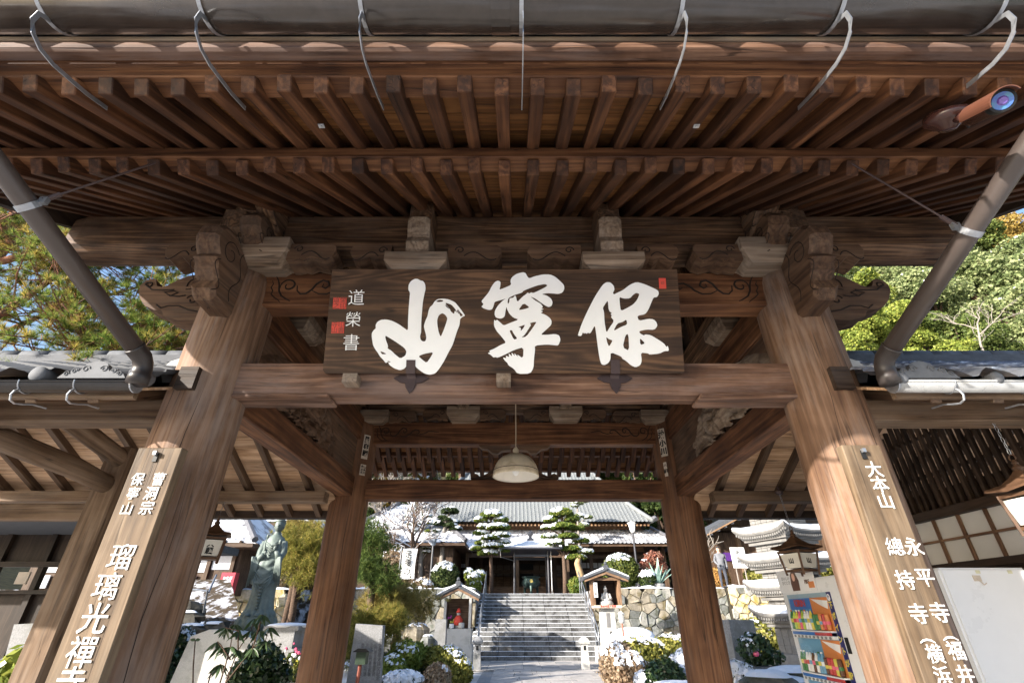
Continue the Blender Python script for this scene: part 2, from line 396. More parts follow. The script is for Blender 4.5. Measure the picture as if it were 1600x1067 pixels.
def spiral(cx, cz, r, turns, a0, sgn, n=26, r0=.25):
    return [(cx + r*(1-(1-r0)*i/n)*math.cos(a0+sgn*turns*2*math.pi*i/n), cz + r*(1-(1-r0)*i/n)*math.sin(a0+sgn*turns*2*math.pi*i/n)) for i in range(n+1)]
def scroll_groove(parent, x0, zc, y, s, sc=1.0, face=-1):
    """carved cloud scroll running from the pillar end towards the middle; s=+1 towards +x"""
    m = MB()
    def tb(pts, r=.0065):
        k = len(pts); m.tube([(x0+s*px*sc, y, zc+pz*sc) for px, pz in pts], [r*(.35+.65*math.sin(math.pi*(i+.5)/k)) for i in range(k)], 5)
    tb(spiral(.16, .015, .062, 1.15, math.radians(200), -1, r0=.3), .008)
    tb([(.05, .10), (.075, .06), (.09, .02), (.10, -.03), (.125, -.075), (.17, -.105), (.20, -.12)], .007)
    tb([(.222, .015), (.23, -.03), (.26, -.06), (.30, -.055), (.335, -.02), (.36, .03), (.40, .062), (.44, .05), (.455, .015), (.43, -.01), (.405, .005), (.41, .03)], .009)
    tb([(.34, -.03), (.39, -.058), (.45, -.06), (.50, -.03), (.53, .01), (.57, .035), (.61, .03), (.63, .0), (.605, -.02), (.585, -.005)], .008)
    tb([(.61, -.01), (.66, -.028), (.72, -.01), (.76, .012), (.80, .015), (.86, .005), (.90, .0)], .007)
    tb([(.03, .06), (.045, .03), (.035, .0), (.055, -.03), (.05, -.06), (.08, -.09), (.11, -.11), (.13, -.13)], .005)
    m.build('carved_scroll', GROOVE, parent)
for s in (-1, 1):
    scroll_groove(hb[0], -s*1.80, 3.565, 2.7995, s); scroll_groove(hb[1], -s*1.80, 3.545, mir(2.96)-.0005, s, .92)
# purlins
for y0, y1, mt in ((2.72, 2.96, W_KETA), (mir(2.96), mir(2.72), W_KETA)):
    m = MB(); yc = (y0+y1)/2; w = y1-y0
    sec = [(-w/2, .07), (-w/2+.035, .02), (-w/2+.09, 0), (w/2-.09, 0), (w/2-.035, .02), (w/2, .07), (w/2, .34), (-w/2, .34)]
    for i, xx in enumerate((-3.40, -3.30, 3.30, 3.40)):
        k = .88 if i in (0, 3) else 1
        m.v += [(xx, yc+a*k, 3.84 + .17 + (b-.17)*k) for a, b in sec]
    n = len(sec)
    for i in range(3):
        for j in range(n): m.f.append((i*n+j, (i+1)*n+j, (i+1)*n+(j+1) % n, i*n+(j+1) % n)); m.m.append(0)
    m.f += [tuple(range(n)), tuple(3*n+j for j in range(n))[::-1]]; m.m += [0, 0]
    m.build('eave_purlin', mt, G, axis=(1, 0, 0))
# ridge + mid purlins, gable frames
beam('ridge_purlin', (-3.36, YC, 4.98), (3.36, YC, 4.98), .2, .26, W_KETA, G, at='b')
for y in (3.66, mir(3.66)): beam('mid_purlin', (-3.36, y, 4.50), (3.36, y, 4.50), .16, .2, W_KETA, G, at='b')
for x in (-2, -.67, .67, 2):
    beam('cross_beam', (x, 2.5, 3.86), (x, mir(2.5), 3.86), .16, .24, W_KETA, G, at='b')
    beam('ridge_post', (x, YC, 4.10), (x, YC, 4.98), .18, .18, W_KETA, G)
    for k in (-1, 1): beam('queen_post', (x, YC+k*.76, 4.10), (x, YC+k*.76, 4.50), .14, .14, W_KETA, G)

# ---- bracket blocks, arms and carved noses
def block(x, y0, y1, z0, z1, w, mat=W_BLOCK):
    m = MB(); h = z1-z0; zt = z0+h*.45; wi = w*.36; yi0, yi1 = y0+w*.12, y1-w*.12
    vs = [(x-wi, yi0, z0), (x+wi, yi0, z0), (x+wi, yi1, z0), (x-wi, yi1, z0), (x-w/2, y0, zt), (x+w/2, y0, zt), (x+w/2, y1, zt), (x-w/2, y1, zt), (x-w/2, y0, z1), (x+w/2, y0, z1), (x+w/2, y1, z1), (x-w/2, y1, z1)]
    m.add(vs, [(0,3,2,1), (0,1,5,4), (1,2,6,5), (2,3,7,6), (3,0,4,7), (4,5,9,8), (5,6,10,9), (6,7,11,10), (7,4,8,11), (8,9,10,11)])
    return m.build('bracket_block', mat, G, axis=(1, 0, 0))
def arm(x, y0, y1, z0, z1, length, s):
    """scroll-cut bracket arm beside a block, growing in direction s"""
    L, h = length, z1-z0
    poly = [(0, h), (0, 0), (.12*L, .0), (.25*L, .10*h), (.36*L, .02*h), (.5*L, .22*h), (.62*L, .12*h), (.78*L, .02*h), (.93*L, .22*h), (1.0*L, .55*h), (.97*L, .86*h), (.9*L, h)]
    poly = [(x+s*a, z0+b) for a, b in poly]
    m = MB(); m.prism(poly if s > 0 else poly[::-1], (0, y0, 0), (1, 0, 0), (0, 0, 1), (0, y1-y0, 0))
    o = m.build('bracket_arm', W_CARV, G, axis=(1, 0, 0))
    m = MB(); m.tube([(x+s*a, y0-.001, z) for a, z in spiral(.22*L, z0+.66*h, .17*h*1.4, 1.1, 3.1, -1, 16)], .0045, 4)
    m.tube([(x+s*(.3*L+a*.6*L), y0-.001, z0+h*(.28+.26*math.sin(a*5.5))) for a in [i/14 for i in range(15)]], .0045, 4)
    m.build('carved_scroll', GROOVE, o)
def nose(x, w, prof, mat=W_CARV, sw=0, name='carved_nose', groove=True):
    """beam end projecting to the front; prof in (y, z)"""
    m = MB(); n = len(prof)
    cy = sum(p[0] for p in prof)/n; cz = sum(p[1] for p in prof)/n
    # chamfered cheeks: 4 rings
    for dx, k in ((-w/2, .88), (-w/2+.026, 1), (w/2-.026, 1), (w/2, .88)):
        m.v += [(x+dx, cy+(a-cy)*k, cz+(b-cz)*k) for a, b in prof]
    for i in range(3):
        for j in range(n): m.f.append((i*n+j, i*n+(j+1) % n, (i+1)*n+(j+1) % n, (i+1)*n+j)); m.m.append(0)
    m.f += [tuple(range(n))[::-1], tuple(3*n+j for j in range(n))]; m.m += [0, 0]
    o = m.build(name, mat, G, axis=(0, 1, .15))
    if groove:
        for s in (-1, 1):
            g = MB(); ys = [p[0] for p in prof]; zs = [p[1] for p in prof]; H = max(zs)-min(zs); Wd = max(ys)-min(ys)
            sp = spiral(min(ys)+.42*Wd, min(zs)+.68*H, .17*H, 1.25, .6, 1, 20)
            g.tube([(x+s*(w/2+.001), a, b) for a, b in sp], [.0035]*len(sp), 4)
            g.tube([(x+s*(w/2+.001), min(ys)+Wd*(.28+.13*math.sin(t*6)), min(zs)+H*(.08+t*.42)) for t in [i/12 for i in range(13)]], .003, 4)
            g.tube([(x+s*(w/2+.001), min(ys)+Wd*(.75-.08*math.sin(t*9)), min(zs)+H*(.15+t*.7)) for t in [i/12 for i in range(13)]], .0035, 4)
            g.build('carved_scroll', GROOVE, o)
    return o
NOSE = [(2.70, 3.22), (2.48, 3.23), (2.43, 3.29), (2.445, 3.36), (2.40, 3.41), (2.385, 3.46), (2.345, 3.475), (2.375, 3.52), (2.33, 3.57), (2.30, 3.63), (2.31, 3.70), (2.36, 3.75), (2.44, 3.77), (2.53, 3.74), (2.60, 3.71), (2.70, 3.66)]
UP1 = [(2.82, 3.68), (2.60, 3.70), (2.56, 3.76), (2.53, 3.82), (2.47, 3.86), (2.45, 3.93), (2.48, 3.98), (2.56, 4.0), (2.7, 3.98), (2.82, 4.0)]
UP2 = [(2.82, 3.92), (2.66, 3.95), (2.58, 3.99), (2.52, 4.02), (2.47, 4.04), (2.45, 4.12), (2.49, 4.20), (2.58, 4.22), (2.7, 4.20), (2.82, 4.20)]
KB = [(2.76, 3.55), (2.52, 3.56), (2.515, 3.68), (2.49, 3.73), (2.515, 3.79), (2.485, 3.85), (2.465, 3.93), (2.52, 3.985), (2.76, 3.99)]
for x in (-2, 2):
    sg = 1 if x > 0 else -1
    nose(x*.985, .155, NOSE); nose(x*.925, .15, UP1, W_CARV); nose(x*.93, .24, UP2, W_KETA)
    block(x*.95, 2.56, 3.16, 3.66, 3.83, .62)
    arm(x*.95-sg*.30, 2.60, 2.78, 3.66, 3.80, .34, -sg); arm(x*.95+sg*.31, 2.60, 2.78, 3.66, 3.80, .26, sg)
    # side nose with upturned tip
    prof = [(0, .30), (0, 3.285-3.28), (.10, .005), (.22, .0), (.30, .02), (.335, .035), (.36, .075), (.42, .085), (.50, .12), (.555, .18), (.595, .25), (.60, .30), (.575, .345), (.53, .36), (.50, .345), (.49, .315), (.475, .29), (.44, .285), (.40, .30), (.345, .345), (.28, .385), (.20, .40), (.10, .395)]
    poly = [(sg*(2.12+a*1.0), 3.285+b) for a, b in prof]; poly = poly if sg > 0 else poly[::-1]
    m = MB(); m.prism(poly, (0, 2.80, 0), (1, 0, 0), (0, 0, 1), (0, .15, 0)); o = m.build('carved_side_nose', W_CARV, G, axis=(1, 0, 0))
    g = MB()
    for cx, cz, r, a0, d in ((.20, .31, .062, -.4, 1), (.18, .17, .045, .3, 1), (.535, .30, .03, 0, 1)):
        sp = spiral(cx, cz, r, 1.0, a0, d, 18); g.tube([(sg*(2.12+a), 2.799, 3.285+b) for a, b in sp], .006, 4)
    for pts in ([(.34, .21), (.30, .235), (.34, .25), (.40, .235), (.35, .205), (.28, .20), (.24, .21)], [(.10, .07), (.18, .085), (.26, .12), (.33, .12), (.38, .10), (.42, .13)], [(.34, .26), (.42, .255), (.50, .26), (.56, .30)]):
        g.tube([(sg*(2.12+a), 2.799, 3.285+b) for a, b in pts], .006, 4)
    g.build('carved_scroll', GROOVE, o)
    # rear corner blocks and arms
    block(x*.95, mir(3.10), mir(2.62), 3.64, 3.80, .56); arm(x*.95-sg*.28, mir(3.0), mir(2.78), 3.66, 3.82, .34, -sg)
    for yy in (3.75, 5.1):
        block(x, yy-.2, yy+.2, 3.70, 3.85, .36)
for x in (-.67, .67):
    block(x, 2.50, 2.86, 3.52, 3.645, .42); nose(x, .155, KB, W_BLOCK, name='beam_nose', groove=False)
    for s in (-1, 1): arm(x+s*.20, 2.60, 2.78, 3.65, 3.79, .29 if s*x > 0 else .38, s)
    block(x*.98, mir(3.12), mir(2.62), 3.66, 3.84, .42); m = MB(); m.box(x*.98-.07, x*.98+.07, mir(3.16), mir(2.9), 3.80, 3.95); m.build('beam_nose', W_BLOCK, G, axis=(0, 1, 0))
    for s in (-1, 1): arm(x*.98+s*.21, mir(3.0), mir(2.8), 3.70, 3.84, .33, s)
# carved dragon/cloud panels between the side beams
for sg in (-1, 1):
    rng = random.Random(5); m = MB(); m.box(sg*1.97-.02, sg*1.97+.02, YF+.2, YR-.2, 2.945, 3.41)
    pn = m.build('side_panel', W_CARV, G, axis=(0, 1, 0))
    m = MB(); nu, nv = 84, 26; xs = sg*1.945; base = len(m.v)
    import mathutils.noise as mn
    for i in range(nu+1):
        for j in range(nv+1):
            u = i/nu; v = j/nv; y = 3.15 + u*2.05; z = 2.95 + v*.45
            env = max(0, min(1, 1.25 - abs(u-.45)*2.4)) ; top = .35 + .65*math.sin(math.pi*min(1, max(0, u*1.15)))**.6
            env *= 1 if v < top else max(0, 1-(v-top)*6)
            q = Vector((y*5, z*5, sg*3)); w = q + Vector((mn.noise(q), mn.noise(q+Vector((5, 0, 0))), 0))*1.6
            h = abs(mn.noise(w*1.2))*.9 + abs(mn.noise(w*2.7))*.5 + .1
            m.v.append((xs - sg*(-.012 + env*h*.17), y, z))
    for i in range(nu):
        for j in range(nv):
            a = i*(nv+1)+j; q = (a, a+1, a+nv+2, a+nv+1); m.f.append(q if sg > 0 else q[::-1]); m.m.append(0)
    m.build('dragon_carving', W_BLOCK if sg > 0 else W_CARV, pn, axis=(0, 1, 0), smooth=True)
# low frog-leg carving on the rear tie beam
half = [(.0, .0), (.52, 0), (.545, .03), (.53, .065), (.49, .085), (.45, .07), (.43, .045), (.39, .06), (.34, .085), (.30, .115), (.26, .15), (.20, .165), (.155, .15), (.14, .12), (.0, .12)]
for s in (-1, 1):
    poly = [(s*a*1.0, 2.946+b) for a, b in half]
    m = MB(); m.prism(poly if s > 0 else poly[::-1], (0, mir(2.92), 0), (1, 0, 0), (0, 0, 1), (0, .08, 0)); o = m.build('frog_leg_carving', W_CARV, G, axis=(1, 0, 0))
    g = MB(); sp = spiral(.21, 3.06, .035, 1.2, 0, 1, 16); g.tube([(s*a, mir(2.92)-.001, b) for a, b in sp], .005, 4)
    for pts in ([(.27, 3.05), (.33, 3.0), (.40, 2.985), (.47, 2.99)], [(.29, 2.99), (.36, 2.965), (.44, 2.965)]): g.tube([(s*a, mir(2.92)-.001, b) for a, b in pts], .004, 4)
    g.build('carved_scroll', GROOVE, o)
    poly = [(s*a, b) for a, b in [(.05, 3.39), (.05, 3.33), (.16, 3.32), (.22, 3.28), (.28, 3.29), (.34, 3.34), (.42, 3.35), (.46, 3.39)]]
    m = MB(); m.prism(poly if s < 0 else poly[::-1], (0, mir(2.92), 0), (1, 0, 0), (0, 0, 1), (0, .1, 0)); m.build('carved_bracket', W_CARV, G, axis=(1, 0, 0))

# ---- rafters: base row (steep) and flying row (flatter), front and back
SP = .1525; NR = 22
bs = .673
def zb(y): return 3.50 + (y-1.72)*bs          # underside of base rafters (front half)
def zh(y): return 3.409 + (y-1.22)*.517       # underside of flying rafters
for side in (0, 1):
    f = (lambda y: y) if side == 0 else mir
    for i in range(-NR, NR):
        rr = random.Random(i*2+side); dy = rr.uniform(-.012, .012); x = (i+.5)*SP + .02 + rr.uniform(-.003, .003)
        beam('base_rafter', (x, f(1.72+dy), zb(1.72)), (x, f(YC-.02), zb(YC)), .064, .08, W_RAFT, G, b=.004, at='b')
        beam('flying_rafter', (x, f(1.22+dy*.9), zh(1.22)), (x+rr.uniform(-.004, .004), f(2.02), zh(2.02)), .062, .076, W_RAFT, G, b=.004, at='b')
    y0 = 1.70
    beam('eave_batten', (-3.42, f(1.735), zb(1.72)+.088), (3.42, f(1.735), zb(1.72)+.088), .10, .075, W_BEAM, G, b=.004, at='b')
    # deck boards above base rafters and above flying rafters
    k = 0; y = 1.80
    while y < YC-.05:
        y2 = min(y+.20, YC); beam('deck_board', (-3.4, f((y+y2)/2), zb((y+y2)/2)+.088), (3.4, f((y+y2)/2), zb((y+y2)/2)+.088), (y2-y)*1.2-.004, .015, W_DECK, G, up=(0, -bs if side == 0 else bs, 1), b=0, at='b'); y = y2
    y = 1.30
    while y < 2.05:
        y2 = y+.155; yc = (y+y2)/2; beam('deck_board', (-3.4, f(yc), zh(yc)+.086), (3.4, f(yc), zh(yc)+.086), (y2-y)*1.12-.004, .014, W_DECK, G, up=(0, -.517 if side == 0 else .517, 1), b=0, at='b'); y = y2
    beam('eave_fascia', (-3.42, f(1.245), 3.489), (3.42, f(1.245), 3.489), .10, .12, W_BEAM, G, b=.005, at='b')
    beam('eave_fascia', (-3.42, f(1.20), 3.611), (3.42, f(1.20), 3.611), .105, .061, W_NUKI, G, b=.012, at='b')
    beam('edge_board', (-3.42, f(1.205), 3.674), (3.42, f(1.205), 3.674), .12, .028, W_BLOCK, G, b=.002, at='b')
# bargeboards at both gables
for s in (-1, 1):
    for side in (0, 1):
        f = (lambda y: y) if side == 0 else mir
        ys = [1.12, 1.6, 2.1, 2.6, 3.2, 3.8, 4.42]; lo = [3.36, 3.56, 3.79, 4.02, 4.36, 4.74, 5.15]; hi = [3.64, 3.90, 4.16, 4.45, 4.80, 5.17, 5.56]
        poly = [(f(a), b) for a, b in zip(ys, lo)] + [(f(a), b) for a, b in list(zip(ys, hi))[::-1]]
        m = MB(); m.prism(poly, (s*3.42, 0, 0), (0, 1, 0), (0, 0, 1), (s*.06, 0, 0)); m.build('bargeboard', W_DARK, G, axis=(0, 1, 0))
    m = MB(); m.prism([(YC-1.35, 4.14), (YC+1.35, 4.14), (YC, 5.05)], (s*2.1, 0, 0), (0, 1, 0), (0, 0, 1), (s*.04, 0, 0)); m.build('gable_wall', W_DARK, G, axis=(0, 1, 0))
# ---- tiled roof: sheet of tiles, eave tiles one by one, ridge
def rooftop(parent, x0, x1, pts, mat, pitch=.24, th=.02, n=8, name='roof_tiles', amp=.022):
    """corrugated tile sheet over the profile pts (y, z), with a step at every course"""
    m = MB(); nx = int(round((x1-x0)/pitch))*n; courses = []
    for (ya, za), (yb, z2) in zip(pts[:-1], pts[1:]):
        L = math.hypot(yb-ya, z2-za); k = max(1, int(round(L/.22)))
        for q in range(k):
            a, b = q/k, (q+1)/k; courses.append(((ya+(yb-ya)*a, za+(z2-za)*a + .018), (ya+(yb-ya)*b, za+(z2-za)*b + .002)))
    rows = [p for c in courses for p in c]; xs = [x0 + (x1-x0)*i/nx for i in range(nx+1)]
    for y, z in rows:
        for i, x in enumerate(xs):
            t = (i % n)/n; w = amp*(math.sin(t*2*math.pi) + .35*math.sin(t*4*math.pi+.6)); m.v.append((x, y, z+w))
    W = nx+1
    for r in range(len(rows)-1):
        for i in range(nx): m.f.append((r*W+i, r*W+i+1, (r+1)*W+i+1, (r+1)*W+i)); m.m.append(0)
    return m.build(name, mat, parent, smooth=False, kind='stuff')
GR = [(1.10, 3.76), (1.6, 3.98), (2.2, 4.30), (3.0, 4.77), (3.8, 5.28), (YC, 5.68)]
rooftop(G, -3.5, 3.5, GR, M_TILE); rooftop(G, -3.5, 3.5, [(mir(a), b) for a, b in GR], M_TILE)
m = MB(); m.box(-3.5, 3.5, YC-.14, YC+.14, 5.62, 5.95); m.tube([(-3.5, YC, 5.97), (3.5, YC, 5.97)], .1, 12); m.build('ridge', M_TILE, G)
def eave_tile_mesh():
    m = MB(); n = 12; p = .27
    for y, dz in ((0, 0), (.22, .08)):
        for k in (0, -.02):
            for i in range(n+1):
                t = i/n; w = .030*math.sin(t*2*math.pi)+.009*math.sin(t*4*math.pi+.6); m.v.append((t*p-p/2, y, w+dz+k))
    W = n+1
    for i in range(n): m.f += [(i, i+1, 2*W+i+1, 2*W+i), (W+i, 3*W+i, 3*W+i+1, W+i+1), (i, W+i, W+i+1, i+1)]; m.m += [0, 0, 0]
    # hanging lip of the tile
    b = len(m.v); fr = []
    for i in range(n+1):
        t = i/n; w = .030*math.sin(t*2*math.pi)+.009*math.sin(t*4*math.pi+.6); d = -w+.012
        m.v += [(t*p-p/2, -.004, w), (t*p-p/2, -.004, w-.03)]
    for i in range(n): m.f.append((b+2*i, b+2*i+1, b+2*i+3, b+2*i+2)); m.m.append(0)
    return m.mesh('eave_tile', M_TILE)
ET = eave_tile_mesh()
for side in (0, 1):
    for i in range(26):
        x = -3.375 + i*.27; o = link(bpy.data.objects.new('eave_tile', ET))
        M = Matrix.Translation((x, 1.03 if side == 0 else mir(1.03), 3.750)) @ (Matrix.Identity(4) if side == 0 else Matrix.Rotation(math.pi, 4, 'Z'))
        put(o, M, G)
# ---- gutter with iron hangers
def gutter(parent, x0, x1, y, z, r, mat, name='gutter', n=14, sy=1):
    m = MB(); a0, a1 = math.radians(180), math.radians(360); k = n+1
    for rr in (r, r-.004):
        for xx in (x0, x1):
            for i in range(k):
                a = a0 + (a1-a0)*i/n; m.v.append((xx, y+rr*math.cos(a), z+rr*math.sin(a)))
    for i in range(n): m.f += [(i, i+1, k+i+1, k+i), (2*k+i, 3*k+i, 3*k+i+1, 2*k+i+1), (i, 2*k+i, 2*k+i+1, i+1), (k+i, k+i+1, 3*k+i+1, 3*k+i)]; m.m += [0]*4
    for e in (0, n): m.f.append((e, k+e, 3*k+e, 2*k+e)); m.m.append(0)
    m.tube([(x0, y-r, z), (x1, y-r, z)], .007, 6)
    o = m.build(name, mat, parent, smooth=True); return o
gz, gy, gr = 3.65, .998, .10
for side in (0, 1):
    f = (lambda y: y) if side == 0 else mir
    gt = gutter(G, -3.5, 3.5, f(gy), gz, gr, M_GUT)
    m = MB()
    for xx in (-.14, .02):
        pass
    m.strip([(-.055, f(gy+(gr+.002)*math.cos(math.radians(180+i*18))), gz+(gr+.002)*math.sin(math.radians(180+i*18))) for i in range(11)], .075, .003, (1, 0, 0)); m.build('gutter_joint', M_GUT, gt)
    for i in range(-5, 6):
        x = .027 + i*.626; m = MB(); r2 = gr+.004
        ring = [(x, f(gy+r2*math.cos(math.radians(170+k*15))), gz+r2*math.sin(math.radians(170+k*15))) for k in range(14)]
        m.strip(ring, .016, .003, (1, 0, 0))
        cv = [(1.005, 3.549), (.968, 3.525), (.967, 3.476), (.993, 3.436), (1.04, 3.411), (1.10, 3.411), (1.165, 3.428), (1.25, 3.452), (1.345, 3.492)]
        m.strip([(x+.006, f(a), b) for a, b in cv], .019, .004, [(0, .5, -.9)]*9)
        m.build('gutter_hanger', M_GALV, gt)
# downpipes
M_ELB = plain('dark_elbow', (.030, .024, .022), .4, .4, var=.15, bump=.02)
for sg in (-1, 1):
    bx = 2.075*(-1 if sg < 0 else 1)+(0.03 if sg < 0 else -.04); tx = 2.36*sg if sg < 0 else 2.26
    top = Vector((tx, .985, 3.44)); bot = Vector((bx, 2.30, 2.735)); m = MB()
    m.tube([top + Vector((0, 0, .16)), top, bot], .045, 20); dp = m.build('downpipe', M_PIPE, G, smooth=True)
    m = MB(); d = (bot-top).normalized(); m.tube([bot-d*.06, bot-d*.055, bot-d*.05, bot+d*.01, bot+Vector((0, .035, -.030)), bot+Vector((0, .045, -.058)), bot+Vector((0, .048, -.09)), bot+Vector((0, .048, -.10)), bot+Vector((0, .048, -.145))], [.047, .053, .050, .048, .048, .048, .049, .053, .053], 20); m.build('pipe_elbow', M_ELB, dp, smooth=True)
    c = bot - (bot-top)*.55 if sg < 0 else bot-(bot-top)*.47
    m = MB(); m.tube([c-d*.014, c+d*.014], .050, 20); e = c+Vector((-sg*.05, .0, .05)); anchor = Vector((sg*1.86 if sg < 0 else 1.75, 1.70, 3.575))
    m.obox(c+Vector((-sg*.055, 0, .03)), (.035, .02, .035)); m.build('pipe_clamp', M_GALV, dp)
    m = MB(); m.tube([c+Vector((-sg*.055, 0, .04)), anchor], .005, 8); m.tube([c+Vector((-sg*.05, 0, .035)), c+Vector((-sg*.05, 0, .035))+(anchor-c)*.12], .012, 8); m.build('stay_rod', M_IRON, dp)
# small square metal caps on two rafters
for px, py in ((505, 188), (1085, 186)):
    p = P(px, py, 1.46); m = MB(); m.obox((p.x, p.y, zh(1.46)-.004+.0), (.028, .022, .006)); m.tube([(p.x, p.y, zh(1.46)-.012), (p.x, p.y, zh(1.46)-.002)], .006, 8); m.build('bolt_plate', M_GALV, G)

# ================================================================== THE PLAQUE over the entrance
pb, pt_ = Vector((-.07, 2.75, 2.85)), Vector((-.07, 2.52, 3.508))
up = (pt_-pb).normalized(); nrm = Vector((1, 0, 0)).cross(up).normalized()       # towards the viewer
PH = (pt_-pb).length; PW = 2.32
A = thing('name_plaque', 'long dark wooden plaque with three large white brush characters leaning out over the entrance', 'plaque', tuple(pb))
PM = Matrix((Vector((1, 0, 0)), up, nrm)).transposed().to_4x4(); PM.translation = pb
def on_plaque(px, py, lift=.002):
    # point where the sight line through a photo pixel meets the plaque's face
    t = (533.5-py)/FPX; d = Vector(((px-804)/FPX, CT-t*ST, ST+t*CT)); o = Vector((0, 0, EYE)); k = (pb-o).dot(nrm)/d.dot(nrm)
    q = o+d*k-pb; return (q.dot(Vector((1, 0, 0))), q.dot(up))
m = MB(); th = .045
prof = [(-PW/2, .02), (-PW/2+.015, 0), (PW/2-.01, 0), (PW/2, .015), (PW/2-.004, PH), (-PW/2+.012, PH)]
m.prism([(a, b) for a, b in prof], (0, 0, -th), (1, 0, 0), (0, 1, 0), (0, 0, th-.0005))
m.v = [tuple(PM @ Vector(v)) for v in m.v]; brd = m.build('board', W_PLAQ, A, axis=(1, 0, 0))
K1 = [[(428,160),(432,125),(455,90),(490,70),(520,70),(545,85),(575,92),(592,120),(597,170),(585,215),(570,290),(562,380),(555,470),(553,560),(553,590),(542,630),(548,665),(570,682),(595,680),(605,650),(600,610),(588,570),(580,530),(595,480),(618,430),(625,385),(640,345),(665,325),(685,290),(715,268),(770,262),(830,272),(885,298),(920,340),(955,385),(985,430),(960,440),(935,460),(930,520),(905,580),(880,660),(860,720),(820,790),(780,870),(730,950),(690,995),(640,1008),(590,998),(540,965),(500,930),(490,900),(410,900),(405,930),(385,950),(345,963),(290,945),(240,910),(232,880),(205,893),(190,870),(172,850),(150,828),(128,790),(105,760),(84,720),(78,690),(70,640),(70,600),(90,570),(110,555),(108,520),(125,490),(160,470),(210,466),(270,480),(330,510),(380,545),(425,578),(425,480),(432,350),(440,260),(445,205),(430,180)],
 [(760,403),(790,420),(812,455),(800,500),(775,570),(745,640),(725,590),(712,520),(710,470),(725,425)],
 [(200,622),(250,650),(320,695),(390,745),(410,780),(400,820),(350,850),(300,810),(262,772),(222,748),(230,728),(205,660)],
 [(525,825),(580,803),(675,785),(645,840),(607,892),(565,860)],
 [(790,300),(850,320),(885,360),(912,408),(884,378),(875,415),(842,385),(835,362),(800,330)], [(695,290),(730,272),(772,278),(765,292),(720,298)],
 [(905,355),(935,395),(965,425),(940,440),(925,405)], [(912,372),(930,410),(920,412),(900,380)], [(150,775),(190,790),(215,805),(170,808)], [(220,870),(250,878),(255,886),(230,884)], [(785,318),(815,340),(838,368),(800,346)]]
K2 = [[(75,320),(110,280),(150,230),(180,170),(210,130),(240,118),(265,130),(262,170),(252,208),(300,190),(370,160),(360,120),(375,85),(420,52),(485,35),(510,45),(525,75),(545,97),(600,75),(680,58),(750,58),(800,80),(850,125),(885,160),(890,200),(870,235),(830,248),(780,243),(720,240),(665,250),(720,265),(760,295),(775,330),(765,365),(735,377),(700,360),(650,325),(600,290),(555,272),(600,310),(660,345),(680,375),(662,392),(690,395),(655,410),(682,420),(655,435),(700,450),(745,480),(765,510),(762,550),(720,590),(655,648),(720,648),(800,640),(840,655),(852,700),(830,752),(800,750),(720,742),(600,752),(602,800),(592,880),(588,970),(555,1028),(430,1030),(395,980),(340,945),(332,922),(310,905),(285,868),(322,878),(315,850),(350,868),(343,828),(380,862),(370,818),(410,860),(395,825),(440,866),(425,838),(485,880),(490,768),(400,795),(320,835),(235,873),(215,865),(195,870),(170,845),(136,826),(165,820),(150,805),(200,785),(270,745),(320,725),(270,660),(225,610),(200,560),(200,520),(203,500),(216,512),(230,500),(260,525),(295,558),(350,535),(445,498),(390,480),(350,440),(330,400),(322,370),(312,420),(305,470),(270,490),(220,480),(205,450),(210,410),(240,360),(290,310),(322,292),(260,310),(205,325),(195,370),(180,400),(150,405),(100,390),(75,372),(100,350)],
 [(340,288),(400,258),(475,235),(490,215),(620,165),(700,150),(727,165),(690,190),(640,215),(585,240),(565,232),(545,245),(530,234),(515,250),(480,275),(427,330),(415,268),(398,268),(392,285),(352,290),(350,330),(338,347),(333,330)],
 [(490,335),(552,380),(500,397),(437,408)], [(350,605),(375,600),(395,640),(430,685),(395,697)], [(435,572),(470,560),(505,547),(490,580),(460,615),(465,580)], [(550,535),(580,525),(620,520),(580,580),(515,668),(465,675),(500,650),(545,580),(565,550)]]
K3 = [[(50,615),(90,500),(150,370),(220,235),(290,130),(325,103),(365,103),(400,135),(408,175),(390,210),(405,222),(425,210),(490,180),(560,125),(625,100),(700,120),(800,165),(835,185),(843,215),(825,248),(790,250),(765,310),(740,370),(710,415),(630,430),(645,480),(740,460),(790,465),(820,495),(828,530),(800,567),(720,565),(650,580),(655,602),(700,625),(705,612),(760,618),(830,660),(890,700),(918,738),(930,722),(942,775),(900,775),(850,800),(750,810),(740,798),(665,790),(675,870),(660,915),(615,935),(570,915),(520,870),(485,850),(475,828),(370,785),(368,860),(345,895),(310,913),(280,905),(262,850),(240,700),(228,600),(215,520),(180,590),(165,604),(150,596),(135,606),(120,598),(110,605),(98,590),(85,628),(52,625)],
 [(455,245),(500,262),(560,260),(590,225),(620,205),(655,215),(630,275),(590,320),(540,350),(470,385),(460,320)], [(343,278),(352,380),(385,405),(368,412),(384,428),(372,440),(405,480),(360,545),(328,600),(310,490),(305,390),(292,355),(320,310)],
 [(525,465),(535,515),(470,540),(395,582),(435,505),(490,490)], [(325,635),(355,660),(392,670),(355,735),(335,690)], [(515,618),(545,607),(553,775),(487,740)], [(655,645),(710,700),(660,717)]]
FM = PM @ Matrix.Translation((0, 0, .0025))
for K, ox, oy in ((K1, 570, 425), (K2, 740, 420), (K3, 895, 425)):
    loops = [[on_plaque(ox+x/6.276, oy+y/6.276) for x, y in chaikin(l, 1)] for l in K]
    fill2d('brush_character', loops, M_WHITE, FM, A)
def glyph_at(ch, px, py, size, mat, parent=A, off=.004, name='small_character', rot=0):
    u, v = on_plaque(px, py); glyphs(name, ch, size, mat, PM @ Matrix.Translation((u, v, .003)) @ Matrix.Rotation(rot, 4, 'Z'), parent, off, .0015, 1.0)
